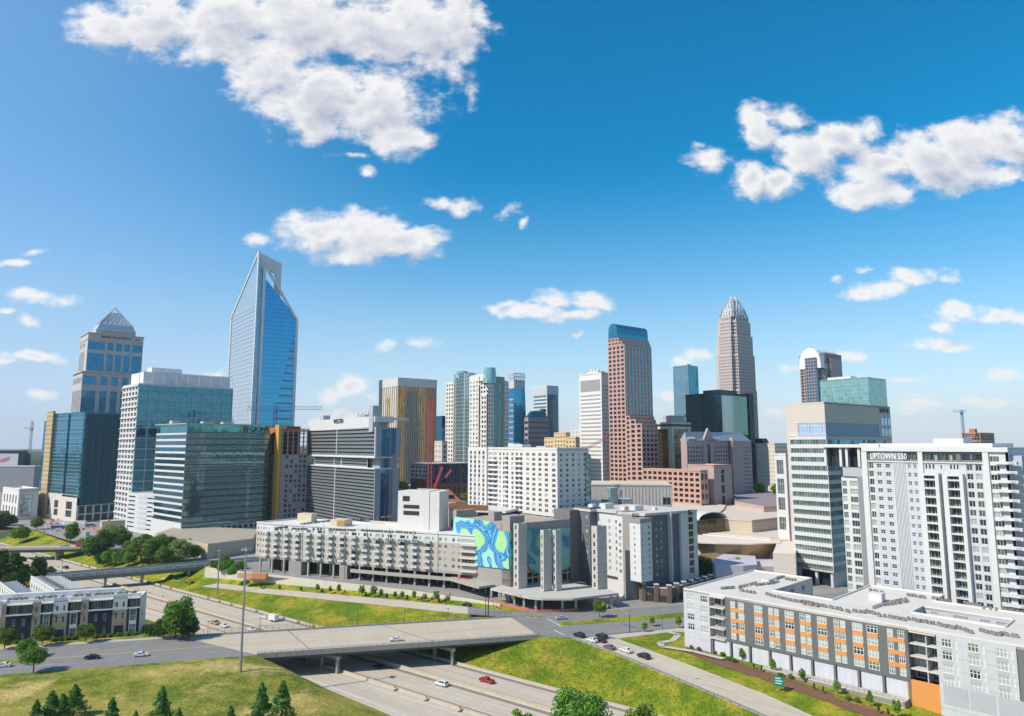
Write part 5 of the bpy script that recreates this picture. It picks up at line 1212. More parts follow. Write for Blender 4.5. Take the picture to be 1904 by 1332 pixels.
# roof slab and set-back crown
zr = ZP(838, 262)
b = MB(); b.box(f.at(5, 6), f.u, f.v, f.a-3, L-2, z1, z1+1.4); b.box(f.at(4, L-4), f.u, f.v, 14, 24, z1-.2, z1+1.1); b.box(f.at(8, 16), f.u, f.v, 9, 10, z1+1.4, z1+3.2); bl.P('roof_slab', b, WHT)
b = MB()
for (x, y) in ((5, L+4), (5, L+9), (5, L+11.5), (5, L+18)): b.box(f.at(x, y), f.u, f.v, 1.0, 1.0, z1-8, z1-.2)
bl.P('columns', b, WHT)
b = MB(); b.box(f.at(8, L+.5), f.u, f.v, 12, 18.5, z1-8, z1-.2); bl.P('lounge', b, W6)
# left wing
m0 = tq(1606); g = f.sub(3.5, 20, L+.05, L+.05+(tq(1606)-tq(1556))*1.05)
zw = z1-8.2; LL = g.b; nfw = int((zw-2)/fl); A_, B_ = g.L, g.C
bl.fac(A_, B_, 0, zw-4, [(.3, LL*.20-.2), (LL*.30, LL*.56)], rows(zw-4-fl*nfw+2, zw-5, nfw-1, .74), 1, G5, .3, style='3x1', fm=FMW)
bl.w.box(g.at(-.5, LL*.06), f.u, f.v, .45, LL*.30, 0, zw, 2)
b = MB(); b.box(g.at(-.7, -0.0), f.u, f.v, .7, LL*.9, zw-3.6, zw); bl.P('grey_cap', b, GREYP)
b = MB(); b.box(g.at(-.65, LL*.06), f.u, f.v, .6, LL*.34, 0, zw-3.6); bl.P('grey_wall', b, mat('corrugated_grey', (.25, .26, .29), .5, var=.05, streak=.15))
bl.fac(g.K, g.L, 0, zw); bl.fac(g.C, g.R, zw-5, zw)
lettering(bl, 'UPTOWN 550', 3.1, A((tq(1629)+tq(1683))/2)-f.u*.35+V(0, 0, z1-3.6), PHI-pi/2, WSG, .70)
b = MB(); b.box(f.at(-.25, L-tq(1684)), f.u, f.v, .2, tq(1684)-tq(1624), zt+.4, z1-1.65); bl.P('sign_board', b, mat('sign_board_grey', (.22, .23, .25), .7)); bl.finish()
# ---- white apartment tower in the middle
D = 362; f = Foot(E(1036, 845), D, xl=E(873, 835), xr=E(1094, 850)); z1 = ZP(836, D); zb = ZP(962, D); L = f.b
bl = Bldg('apartment_tower', 'white mid rise apartment tower with a square window grid on a parking deck', 'tower', f.C, [mat('white_stucco', (.66, .63, .59), .75, var=.04), LGREY])
GW = [WINB, WING, WINC, WINB, WING]; nf = 12
zl = z1-1.5; rw = rows(zb+1.2, zl, nf, .62)
def seg(a0, a1, n, fr, frm='2x1', skip=None): bl.fac(f.at(0, L*(1-a0)), f.at(0, L*(1-a1)), zb, z1, even(n, L*(a1-a0), fr, .5), rw, 0, GW, .3, style=frm, fm=FMW)
bl.fac(f.at(-1, L), f.at(-1, L*.76), zb, z1+1, even(4, L*.24, .45, 1), rows(zb+1.2, zl+.6, nf, .74), 0, GW, .3, style='plain', fm=FMD)
bl.w.quad(f.at(-1, L*.76)+V(0, 0, zb), f.at(0, L*.76)+V(0, 0, zb), f.at(0, L*.76)+V(0, 0, z1+1), f.at(-1, L*.76)+V(0, 0, z1+1))
seg(.24, .36, 2, .8, '3x1'); seg(.36, .50, 3, .45, 'plain'); seg(.50, .66, 3, .5, '2x1'); seg(.66, .93, 4, .5, '2x1'); seg(.93, 1, 1, .6, '2x1')
b = MB()
for (a0, a1) in ((.24, .36), (.44, .48), (.56, .64)):
    for i in range(nf-(0 if a0 > .3 else 1)): z = zb+1.0+(zl-zb-1.2)/nf*i; b.box(f.at(-1.5, L*(1-a1)), f.u, f.v, 1.5, L*(a1-a0), z-.1, z+.15)
bl.P('balcony_slabs', b, LGREY)
bl.fac(f.C, f.R, zb, z1, even(5, f.a, .42, .6), rw, 0, GW, .3, style='2x1', fm=FMW); bl.fac(f.R, f.K, 0, z1); bl.fac(f.K, f.L, 0, z1)
b = MB(); b.box(f.at(f.a-2.4, -.3), f.u, f.v, 2.6, .5, zb+3, z1-2); bl.P('corner_glazing', b, GRNG)
towerroof(bl, f, z1, bl.mats[0], 1.0, mr=ROOFW)
b = MB()
for (x, y, a_, c_, h) in ((4, L*.42, 6, 10, 2.8), (5, L*.54, 5, 5, 3.4), (6, L*.2, 4, 8, 1.6)): b.box(f.at(x, y), f.u, f.v, a_, c_, z1, z1+h)
bl.P('roof_boxes', b, WHT)
b = MB()
for i in range(26): b.box(f.at(2.5, 2+i*2.3), f.u, f.v, 1.2, 1.4, z1, z1+1.1)
bl.P('roof_vents', b, mat('ac_dark', (.12, .12, .12), .7, var=.4, vscale=2))
# parking deck below
CPD = mat('deck_concrete', (.42, .38, .34), .85, var=.12, streak=.3)
b = MB()
for z in (0, 4.2, 8.4, 12.6, 16.8, 21, 25.2, zb-1.4):
    b.prism(f.sub(-.8, f.a+6, -1, L+3).poly(), z, z+.9)
bl.P('parking_slab', b, CPD); b = MB(); b.prism(f.sub(4, f.a+2, 5, L-1).poly(), 0, zb-.5); bl.P('deck_shade_fill', b, mat('deck_dark', (.03, .03, .03), .9))  # near-black block standing in for shade between the slabs
b = MB()
for i in range(10): b.box(f.at(-.7, 1+(L-2)*i/9), f.u, f.v, .8, .8, 0, zb)
bl.P('columns', b, CPD)
b = MB(); b.box(f.at(0.2, -1.3), f.u, f.v, f.a+6, .5, 0, zb-1); bl.P('grey_wall', b, mat('garage_wall_grey', (.17, .165, .165), .85, streak=.2)); bl.finish()
# ---- mural garage
D = 322; f = Foot(E(948, 1000), D, xl=E(845, 1000), xr=E(1060, 1000)); L = f.b
z1 = ZP(968, D)-.5; zm = ZP(1058, D)
bl = Bldg('parking_garage', 'parking garage wrapped in a swirling blue and green painted mural', 'garage', f.C, CPD)
def mural(name, seed, shade_mix):
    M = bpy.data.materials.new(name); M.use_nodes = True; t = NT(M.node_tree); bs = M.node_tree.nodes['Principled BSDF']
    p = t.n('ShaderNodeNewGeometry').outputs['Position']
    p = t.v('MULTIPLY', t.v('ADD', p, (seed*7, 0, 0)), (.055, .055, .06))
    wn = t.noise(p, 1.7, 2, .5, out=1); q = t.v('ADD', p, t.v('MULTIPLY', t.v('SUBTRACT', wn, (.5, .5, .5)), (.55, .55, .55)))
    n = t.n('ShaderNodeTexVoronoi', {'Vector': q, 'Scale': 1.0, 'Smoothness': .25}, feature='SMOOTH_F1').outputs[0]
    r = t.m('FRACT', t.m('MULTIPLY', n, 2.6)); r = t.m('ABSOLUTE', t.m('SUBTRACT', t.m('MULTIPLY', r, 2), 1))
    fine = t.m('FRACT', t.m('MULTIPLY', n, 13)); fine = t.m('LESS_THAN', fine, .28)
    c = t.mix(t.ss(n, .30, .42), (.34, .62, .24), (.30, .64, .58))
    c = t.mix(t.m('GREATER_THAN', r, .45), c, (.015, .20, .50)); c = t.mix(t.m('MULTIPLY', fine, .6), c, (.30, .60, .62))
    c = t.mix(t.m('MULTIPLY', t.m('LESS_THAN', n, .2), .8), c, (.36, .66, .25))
    if shade_mix: c = t.mix(.45, c, (.02, .20, .12))  # mixes the unlit side's shade into the mural colours
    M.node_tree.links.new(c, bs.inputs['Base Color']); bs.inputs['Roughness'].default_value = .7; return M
MU1 = mural('mural_paint', 0, False); MU2 = mural('mural_paint_shaded', 3, True)
b = MB()
def mp(m, y): # metres from left, pixel height -> point on the front
    q = f.at(-.6, L-m); return V(q.x, q.y, ZP(y, q.y))
def ml(px):
    kk = (E(px, 1000)-CX)/F*cos(TH); o = f.at(-.6, L); return (kk*o.y-o.x)/(SKW.x-kk*SKW.y)
plate(b, [mp(ml(843), 984), mp(ml(845), 961), mp(ml(913), 970), mp(ml(927), 987), mp(L+.3, 990), mp(L+.3, 1059), mp(ml(843), 1048)][::-1], 0, f.u*.4); bl.P('mural_panel', b, MU1, 'blue and lime swirling mural panel')
b = MB(); q0, q1 = f.at(-.2, -.6), f.at(f.a, -.6)
def mr(px, y):
    kk = (E(px, 1000)-CX)/F*cos(TH); o = f.at(0, -.6); s_ = (kk*o.y-o.x)/(f.u.x-kk*f.u.y); q = o+f.u*s_; return V(q.x, q.y, ZP(y, q.y))
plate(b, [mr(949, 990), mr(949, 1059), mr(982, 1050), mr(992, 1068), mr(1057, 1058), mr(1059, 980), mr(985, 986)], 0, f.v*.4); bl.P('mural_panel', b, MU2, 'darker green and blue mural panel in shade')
GW_ = mat('garage_taupe', (.33, .30, .28), .85, streak=.15)
b = MB(); b.box(f.at(0, 0), f.u, f.v, .5, L, 5.0, zm); b.box(f.at(0, -.1), f.u, f.v, 8.5, 6.2, 0, ZP(963, D)+.6); b.box(f.at(0, 6.5), f.u, f.v, .4, L-6.4, zm, z1-1.6); b.box(f.at(8.5, 0), f.u, f.v, f.a-8.5, .4, zm-3, z1-1.2); b.box(f.at(1, L), f.u, f.v, 12, 3, 0, z1+1.5); b.box(f.at(8, L*.5), f.u, f.v, 5, 5, 0, z1+2); bl.P('taupe_walls', b, GW_)
b = MB()
for z in (4.2, 8.4, 12.6, 16.8, 21, 25.2, 29.4): b.prism(f.sub(.6, f.a, .6, L+2).poly(), z, z+.8)
bl.P('parking_slab', b, CPD); b = MB(); b.prism(f.sub(6, f.a-2, 5, L).poly(), 0, z1-5); bl.P('deck_shade_fill', b, mat('deck_dark', (.03, .03, .03), .9))  # near-black fill paints the shade inside the garage
b = MB()
for i in range(9): b.box(f.at(.1, 3+(L-4)*i/8), f.u, f.v, .7, .7, 0, 6); b.box(f.at(6+(f.a-8)*i/8, .1), f.u, f.v, .6, .6, 0, z1-2)
bl.P('columns', b, CPD)
b = MB(); b.prism(f.sub(.5, f.a, 7, L+1).poly(), z1-2.6, z1-2.2); bl.P('roof_deck', b, CONC2)
b = MB(); q = f.at(-6, L*.15); 
for i in range(1): b.box(f.at(-9+i*0, L*.25), f.u, f.v, 9, L*.6, 4.6+i*0, 5.6)
bl.P('ramp_slab', b, CPD); bl.finish()
# grey wall section between mural garage and dark hotel
f3 = Foot(E(1060, 1000), 346, xl=E(1058, 1000), xr=E(1090, 1000)); bl = Bldg('parking_garage', 'dark grey windowless garage wall between the mural and the dark hotel', 'garage', f3.C, mat('garage_wall_grey'.strip(), (.17, .165, .165)))
b = MB(); b.box(f3.at(0, 0), f3.u, f3.v, 16, 12, 0, 38); bl.P('wall', b, mat('garage_wall_grey', (.17, .165, .165))); bl.finish()
# ---- the long balcony apartment block
PL, PR = G(474, 1062)+V(0, 0, 0), G(887, 1100); dr = (PR-PL).normalized(); pn = Vector((dr.y, -dr.x, 0)); LT = (PR-PL).length
bl = Bldg('apartment_block', 'long six storey taupe apartment block lined with white balconies above an open garage', 'building', PL, [mat('taupe_stucco', (.50, .44, .37), .8, var=.05, streak=.06), LGREY, mat('white_band', (.66, .66, .66), .7, var=.04)])
zt = 26.2; zb = 8.2; fh = (zt-1.4-zb-1.0)/5
PLg = PL; ang0 = radians(-28)
P0 = PL+dr*10.5; Q0 = PL+Vector((0, 2.0, 0))
GA = [W7, WINC, WING, W7, W6, WINB]
def afac(p, q, cols, wm=0, rws=None, **k):
    bl.fac(p, q, zb, zb+1+fh*4+.3, cols, (rws or rows(zb+1, zb+1+fh*4, 4, .52)), wm, GA, .2, fm=FMW, **k); bl.fac(p, q, zb+1+fh*4+.3, zt, cols, [(zb+1+fh*4.3, zb+1+fh*4.82)], 2, GA, .2, fm=FMW, **k)
afac(PL-dr*.0+V(-1.2, 3.0, 0), P0-pn*.0, even(5, (P0-(PL+V(-1.2, 3.0, 0))).length, .42, .5), style='plain')
nb = 16; seg_ = (LT-10.5-9)/nb; cols = []; bxs = []
x = 1.5
for i in range(nb):
    c = 2.2+seg_*i
    if i < 14: cols += [(c, c+2.9), (c+3.9, c+5.0)]; bxs.append((c-.2, c+3.4))
    else: cols += [(c+.5, c+1.9), (c+3.6, c+5.0)]
P1 = P0+dr*(LT-10.5-9)
afac(P0, P1, [(a_, b_) for a_, b_ in cols if b_ < (P1-P0).length], style='2x1')
P2 = PR; afac(P1+pn*.6, P2+pn*.6, [(.6, 8.2)], style='4x2'); bl.w.quad(P1+V(0, 0, zb), P1+pn*.6+V(0, 0, zb), P1+pn*.6+V(0, 0, zt), P1+V(0, 0, zt))
PB = PR-pn*18; afac(P2+pn*.6, PB, [(3, 5), (9, 11)], 1, style='plain')
LB = PL-pn*26+V(8, 0, 0)
for p, q in ((PB, LB), (LB, PL+V(-1.2, 3.0, 0))): bl.fac(p, q, zb, zt)
roofp = [PL+V(-1.2, 3.0, 0), P0, P1, P1+pn*.6, P2+pn*.6, PB, LB]
b = MB(); b.prism([(p.x, p.y) for p in roofp], zt-.7, zt-.25); bl.P('roof', b, ROOFW)
b = MB()
for i in range(len(roofp)):
    p, q = roofp[i], roofp[(i+1) % len(roofp)]; d_ = (q-p); l_ = d_.length; d_.normalize(); n_ = Vector((d_.y, -d_.x, 0)); b.box(p-n_*.3, d_, n_, l_, .55, zt-.3, zt+.55)
bl.P('parapet', b, bl.mats[2])
b = MB(); rl = MB()
for (a_, b_) in bxs:
    for k in range(5):
        z = zb+1+fh*k-.15; o = P0+dr*a_; b.box(V(o.x, o.y), dr, pn, b_-a_, 1.6, z-.2, z+.05)
        rl.box(o+pn*1.5, dr, pn, b_-a_, .08, z+.05, z+1.0); rl.box(o+pn*.02, dr, pn, .07, 1.5, z+.05, z+1.0); rl.box(o+pn*.02+dr*(b_-a_-.07), dr, pn, .07, 1.5, z+.05, z+1.0)
bl.P('balcony_slabs', b, WHT); bl.P('balcony_rails', rl, mat('rail_pale', (.55, .56, .57), .5))
b = MB()
for k in range(5):
    z = zb+1+fh*k-.15; b.box(P1+pn*.6+dr*.3, dr, pn, 8.9, 1.5, z-.2, z+.05); b.box(PL+dr*5.6+pn*.1, dr, pn, 3.4, 1.4, z-.2, z+.8)
bl.P('balcony_slabs', b, WHT)
b = MB()
for i in range(9): o = P0+dr*(7.5+i*14); b.box(o+pn*.02, dr, pn, .45, .3, zb, zt+1.2)
bl.P('downpipes', b, LGREY)
b = MB(); b.prism([(p.x, p.y) for p in roofp], zb-.9, zb-.05); o = P0+dr*(LT*.40); b.box(o+pn*1.5, dr, pn, LT*.60-3, .6, 4.2, 5.9); b.box(o+pn*.5-pn*16, dr, pn, LT*.58-3, 16, 3.9, 4.3); bl.P('podium_slab', b, CPD)
b = MB()
for i in range(17):
    o = PL+dr*(3+i*(LT-5)/16); b.box(o-pn*.8, dr, pn, .9, .9, -1, zb-.9)
    b.box(o-pn*9, dr, pn, .9, .9, -1, zb-.9)
bl.P('columns', b, CPD)
b = MB(); b.box(P0+dr*13.5-pn*6, dr, pn, 8.5, 6.5, -1, zb-.9); b.box(P0+dr*(LT*.34)-pn*6, dr, pn, 3.5, 6.3, -1, zb-.9); bl.P('core_wall', b, mat('garage_taupe', (.33, .30, .28)))
b = MB(); b.box(PL+dr*2-pn*10, dr, pn, LT-4, .5, -1, zb-.9); bl.P('shade_back_wall', b, mat('deck_dark', (.03, .03, .03)))  # near-black, set close in: paints the open garage's deep shade
# banner on the deck edge
b = MB(); o = P0+dr*(LT*.40+LT*.60-20)+pn*2.15; b.box(o, dr, pn, 6.6, .08, 3.6, 6.2); bn_ = bl.P('banner', b, mat('banner_red', (.62, .06, .08), .6))
b = MB()
for r_ in range(3): b.box(o+pn*.09+dr*.6, dr, pn, 4.2, .03, 4.1+r_*.62, 4.4+r_*.62)
bl.P('banner_stripes', b, WSG)
# stair and garage structure on the roof
y3 = lambda y: ZP(y, 352)
g = Foot.__new__(Foot); g.u = dr; g.v = -pn
sA = PL+dr*(LT*.62)-pn*11
b = MB(); b.box(sA, dr, -pn, 15, 12, zt-.3, y3(918)); b.box(sA+dr*15-pn*-1, dr, -pn, 4.6, 12, zt-.3, y3(916)); b.box(sA+dr*21-pn*-2.5, dr, -pn, 5.5, 10, zt-.3, y3(917)); b.box(sA+dr*19-pn*.5, dr, -pn, 3, 8, zt-.3, y3(917)-1); bl.P('stair_tower', b, mat('off_white_stucco', (.64, .62, .60), .8, streak=.06))
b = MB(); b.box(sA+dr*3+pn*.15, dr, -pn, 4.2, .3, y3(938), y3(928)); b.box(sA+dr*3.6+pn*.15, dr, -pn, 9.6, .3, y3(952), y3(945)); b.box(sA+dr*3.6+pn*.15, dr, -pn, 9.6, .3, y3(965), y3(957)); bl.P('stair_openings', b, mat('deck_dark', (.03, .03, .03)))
b = MB(); b.box(PL+dr*(LT*.33)-pn*14, dr, pn, 9, 7, zt-.3, zt+3.4); b.box(PL+dr*14-pn*22, dr, pn, 10, 5, zt-.3, zt+4.5); b.box(PL+dr*60-pn*24, dr, pn, 34, .5, zt-.3, zt+1.6); bl.P('roof_rooms', b, mat('tan_box', (.60, .50, .36), .8))
b = MB(); q = PL+dr*(LT*.33+4)-pn*6.9; b.box(q, dr, pn, 5, .1, zt, zt+2.9); bl.P('wall_graphic', b, mat('graphic_brown', (.40, .24, .05), .7))
bl.finish()
APT_ROOF = (PL, dr, pn, LT, zt)
# ---- dark and white hotel
D = 322; f = Foot(E(1190, 1000), D, xl=E(1076, 1000), xr=E(1291, 1000)); L = f.b; ZT = ZP(958, D)
bl = Bldg('hotel', 'dark grey and white hotel with staggered slab walls and a flat tan roof', 'hotel', f.C, [mat('hotel_white', (.62, .61, .60), .7, var=.04), mat('hotel_charcoal', (.13, .135, .145), .75, var=.06), mat('hotel_taupe', (.30, .27, .25), .75)])
def hl(px, a_=0, y=1000):
    kk = (E(px, y)-CX)/F*cos(TH); o = f.at(a_, 0); return (kk*o.y-o.x)/(f.v.x-kk*f.v.y)
def hr(px, b_=0, y=1000):
    kk = (E(px, y)-CX)/F*cos(TH); o = f.at(0, b_); return (kk*o.y-o.x)/(f.u.x-kk*f.u.y)
zr = ZP(950, 345)
def vol(a0, a1, b0, b1, z0, z1_, wm, lw=None, rw_=None, nfl=8, zb_=10, style='plain', zt_=None):
    g = f.sub(a0, a1, b0, b1); zt_ = zt_ or z1_-3
    rr = rows(zb_, zt_, nfl, .46)
    bl.fac(g.L, g.C, z0, z1_, lw or [], rr if lw else [], wm, [W7, WINC, WINB], .2, style=style, fm=FMW if wm == 1 else FMD); bl.fac(g.C, g.R, z0, z1_, rw_ or [], rr if rw_ else [], wm, [WINC, WINB, W7], .2, style=style, fm=FMW if wm == 1 else FMD)
    bl.fac(g.R, g.K, z0, z1_, [], [], wm); bl.fac(g.K, g.L, z0, z1_, [], [], wm); return g
bA, bB, bC, bD = hl(1104), hl(1151), hl(1160), hl(1076, 0)
aR = hr(1291)
g0 = vol(4, aR-1, 2, bD-1, 0, zr-1, 0)                      # core body
xx = bD-bA
gA = vol(-2.5, 6, bA, bD, 0, ZT+1.5, 1, [(xx*.22, xx*.36), (xx*.72, xx*.86)], None, 8)
gB = vol(2, 9, bB-1, bA-.3, 8, ZT, 0, [(x0, x1) for x0, x1 in ((8, 9.4), (12.5, 14))], None, 8)
gB2 = vol(0, 8, bC, bB+1.2, 0, ZT-1.0, 0, [((bB+1.2-bC)*.3, (bB+1.2-bC)*.62)], None, 8)
gC = vol(-1, 9, hl(1176, -1), bC-.2, 0, ZT, 2)
bw = hl(1176, -1)-.2
gD = vol(-3, hr(1212, -3), -3, 3.5, 9, ZP(972, 316), 0, [(2.6, 3.4)], [(1.0, 1.6), (5.2, 6.4)], 9, 11, zt_=ZP(978, 316))
b = MB(); b.prism(gD.poly(.3), ZP(972, 316)-.5, ZP(966, 316)); b.prism(f.sub(0, 8, bC, bB+1.2).poly(.3), ZT-1.2, ZT+.8); bl.P('dark_cap', b, bl.mats[2])
gE = vol(3, hr(1243, 0), 0, 14, 0, ZT, 1, None, [(x, x+1.2) for x in (hr(1221)-3.6, hr(1229)-3.2)], 9, 9)
gF = vol(hr(1243, 0)+.1, hr(1266, -.5), -.8, 14, 0, ZT, 1); b = MB(); b.box(f.at(hr(1243)-.3, -2.0), f.u, f.v, .8, 3, 6, ZT); bl.P('white_fin', b, bl.mats[0])
gG = vol(hr(1267, -2), aR, -2, 14, 0, ZP(954, 340), 0, None, None)
b = MB(); a9 = hr(1281, -2); w9 = hr(1289, -2)-a9
for i in range(9): z = 9+i*3.4; b.box(f.at(a9, -2.15), f.u, f.v, w9, .2, z, z+2.6)
bl.P('glazing_strips', b, BRNG)
b = MB(); rp = [f.at(-2.9, bD+.3), f.at(-2.9, bA-1), f.at(1, bA-1.4), f.at(1, bB), f.at(-.3, bB), f.at(-.6, 4), f.at(2.6, 2.6), f.at(3, -.6), f.at(aR, -2.4), f.at(aR+.4, 15), f.at(aR-3, bD)]
b.prism([(p.x, p.y) for p in rp], ZT-.6, ZT+.5); bl.P('roof', b, [mat('roof_tan_pale', (.56, .52, .47), .85)])
b = MB()
for (x, y, s1, s2, h) in ((4, bD-6, 3, 3, 1.8), (5, bD-14, 6, 4, 2.6), (8, bD-24, 5, 3, 1.6), (9, bD-30, 6, 4, 2.4), (20, 8, 2, 2, 1.2), (6, bD-9.5, 1.5, 1.5, 1.2)): b.box(f.at(x, y), f.u, f.v, s1, s2, ZT+.5, ZT+.5+h)
bl.P('roof_boxes', b, WHT)
bl.finish()
# brick podium at its foot
BRK = mat('brown_brick', (.15, .115, .095), .9, var=.15, vscale=.8, lines=(.5, .1))
q0, q1, q2 = G(1197, 1118), G(1245, 1122), G(1322, 1100)
bl = Bldg('brick_podium', 'brown brick podium with pale capped pillars at the foot of the dark hotel', 'podium', q0, BRK)
pp_ = [q0, q1, q2, q2+f.v*12, q0+f.v*14+f.u*2]
b = MB(); b.prism([(p.x, p.y) for p in pp_], 0, 6.2); b.prism([(p.x, p.y) for p in (G(1150, 1104), G(1164, 1112), G(1164, 1112)+f.u*8, G(1150, 1104)+f.u*8)], 0, 8); bl.P('wall', b, BRK)
b = MB(); cp = MB()
for p, q, n in ((q0, q1, 2), (q1, q2, 6)):
    for i in range(n+(1 if n > 3 else 0)):
        c = p.lerp(q, i/n); b.abox(c.x-.9, c.x+.9, c.y-.9, c.y+.9, 0, 7.6); cp.abox(c.x-1.1, c.x+1.1, c.y-1.1, c.y+1.1, 7.6, 8.0)
bl.P('brick_pillars', b, BRK); bl.P('pillar_caps', cp, WHT)
b = MB()
for p, q, n in ((q0, q1, 2), (q1, q2, 6)):
    dv = (q-p).normalized(); nn_ = Vector((dv.y, -dv.x, 0)); Lq = (q-p).length
    for i in range(n): b.box(p+dv*(Lq*(i+.2)/n)+nn_*.05, dv, nn_, Lq*.6/n, .06, .4, 3.0)
    cp2 = MB(); cp2.box(p-nn_*.4, dv, nn_, Lq, .7, 6.2, 6.6); bl.P('coping', cp2, WHT)
bl.P('openings', b, mat('deck_dark', (.03, .03, .03))); bl.finish()
# ---- unfinished concrete frame with four lift shafts
SH = mat('shaft_concrete', (.50, .47, .43), .85, var=.10, vscale=.4, streak=.1)
def jt(name):
    M = bpy.data.materials.new(name); M.use_nodes = True; t = NT(M.node_tree); bs = M.node_tree.nodes['Principled BSDF']; tc_ = t.n('ShaderNodeTexCoord').outputs['Object']
    z_ = t.n('ShaderNodeSeparateXYZ', {0: tc_}).outputs[2]; fr = t.m('FRACT', t.m('DIVIDE', z_, 3.55)); n_ = t.noise(tc_, .5, 5, .65)
    c = t.mix(n_, (.40, .375, .34), (.58, .55, .50)); c = t.mix(t.m('MULTIPLY', t.m('LESS_THAN', fr, .05), .6), c, (.16, .15, .14))
    M.node_tree.links.new(c, bs.inputs['Base Color']); bs.inputs['Roughness'].default_value = .9; return M
JT = jt('jointed_concrete')
zs = 6.2
bl = Bldg('unfinished_building', 'unfinished one storey concrete frame with four tall lift shafts on the street corner', 'building', G(1010, 1133), SH)
sl_ = [G(912, 1094, zs), G(948, 1103, zs), G(985, 1111, zs), G(1008, 1113, zs), G(1065, 1113, zs), G(1150, 1103, zs), G(1128, 1094, zs), G(1060, 1084, zs), G(960, 1082, zs)]
b = MB(); b.prism([(p.x, p.y) for p in sl_], zs-.8, zs); bl.P('slab', b, SH)
b = MB()
for i, (px, py) in enumerate(((913, 1120), (930, 1124), (946, 1120), (956, 1129), (974, 1134), (996, 1137), (1008, 1136), (1046, 1137), (1071, 1136), (1107, 1134), (1137, 1130), (1149, 1126), (1000, 1120), (1050, 1120), (1090, 1118))):
    p = G(px, py); b.abox(p.x-.45, p.x+.45, p.y-.1, p.y+.8, 0, zs-.8)
bl.P('columns', b, SH)
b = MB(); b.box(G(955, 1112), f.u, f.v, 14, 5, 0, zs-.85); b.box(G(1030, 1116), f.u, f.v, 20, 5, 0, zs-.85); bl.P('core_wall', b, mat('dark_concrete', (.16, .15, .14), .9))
def shaft(px0, px1, py1, wL_, yt, Dd, split=False):
    g = Foot(E(px0, 1050), Dd, wR=1, wL=wL_); kk = (E(px1, 1050)-CX)/F*cos(TH); w_ = (kk*g.C.y-g.C.x)/(g.u.x-kk*g.u.y); zt_ = ZP(yt, Dd)
    n = int((zt_-zs)/3.55)
    sh = Bldg.__new__(Bldg); sh.base = g.C+V(0, 0, zs); sh.root = link('lift_shaft', None, bl.root, sh.base-bl.base); sh.w = MB(); sh.win = []; sh.gm = {}; sh.mats = JT
    g.a = w_; g.R = g.C+g.u*w_; g.K = g.R+g.v*wL_; g.L = g.C+g.v*wL_
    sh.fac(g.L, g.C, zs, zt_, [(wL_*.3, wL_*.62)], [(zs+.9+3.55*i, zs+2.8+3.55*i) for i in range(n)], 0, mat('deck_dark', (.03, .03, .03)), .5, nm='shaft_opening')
    sh.fac(g.C, g.R, zs, zt_); sh.fac(g.R, g.K, zs, zt_); sh.fac(g.K, g.L, zs, zt_)
    sh.w.quad(g.C+V(0, 0, zt_-.6), g.R+V(0, 0, zt_-.6), g.K+V(0, 0, zt_-.6), g.L+V(0, 0, zt_-.6)); sh.finish('shaft_wall')
shaft(964, 980, 1090, 3.6, 974, 318); shaft(1011, 1026, 1100, 2.2, 986, 312); shaft(1034, 1044, 1100, 2.2, 986, 313); shaft(1111, 1129, 1096, 3.6, 979, 316)
bl.finish()
# orange safety fence round the site
b = MB(); fp = [G(905, 1116), G(935, 1127), G(975, 1137), G(1000, 1139.5), G(1045, 1139), G(1075, 1137)]
for p, q in zip(fp[:-1], fp[1:]):
    d_ = (q-p).normalized(); n_ = Vector((-d_.y, d_.x, 0)); b.box(p, d_, n_, (q-p).length, .05, .1, 1.2)
o = link('safety_fence', b.mesh('safety_fence', mat('fence_red', (.50, .16, .11), .8, var=.3, vscale=2), fp[0]), None, fp[0]); tag(o, 'faded red mesh safety fence around the unfinished concrete frame', 'fence')
# ---- foreground apartments, right
O = G(1322, 1214); AF = radians(-46); w_ = V(cos(AF), sin(AF)); n_ = V(-sin(AF), cos(AF))   # w_ runs along the front, n_ goes back
ZR = 19.4
bl = Bldg('apartment_block', 'low charcoal and pale grey apartment block with orange panels and a white flat roof', 'building', O, [DGREY, mat('pale_lilac_panel', (.52, .52, .56), .7, var=.07, streak=.16, lines=(3.36, .12)), mat('mid_grey_panel', (.40, .41, .44), .7), mat('hotel_charcoal2', (.15, .15, .16), .7)])
CORR = mat('charcoal_siding', (.135, .14, .145), .6, var=.05, streak=.25); bl.mats[0] = CORR
def S(m, a=0.0): return O+w_*m+n_*a
def om(px, py=1150, a=0.0):
    kk = (px-CX)/F; o = O+n_*a; zz = ZP(py, 210)
    # depth-aware: solve on the wall at the given height
    t_ = 0.0
    for _ in range(6):
        p = o+w_*t_; zz = H+p.y*tan(TH+atan((CY-py)/F)); dep = p.y*cos(TH)+(zz-H)*sin(TH); tx = kk*dep; t_ += (tx-p.x)/(w_.x-kk*w_.y*cos(TH))
    return t_
GF_ = [W7, W7, WINC, W6, W5]; THK = mat('window_frame_cream', (.70, .71, .66), .5)
mS = om(1272, 1150)   # negative: left end of the pale tower
fh = 3.36; z0 = 5.3; rz = [(z0+.75+fh*i, z0+.75+fh*i+2.15) for i in range(4)]
m1 = om(1322, 1150)
cL = -mS
bl.fac(S(mS), S(0), 0, ZR, [(cL*.14, cL*.14+2.7), (cL*.66, cL*.66+2.7)], rz, 1, GF_, .2, style='thick', fm=THK)
bl.fac(S(mS, 45), S(mS), 0, ZR, [], [], 1)
mA, mB_ = om(1357, 1160), om(1690, 1215)
bl.fac(S(0), S(0, 2.6), 0, ZR, [], [], 1)
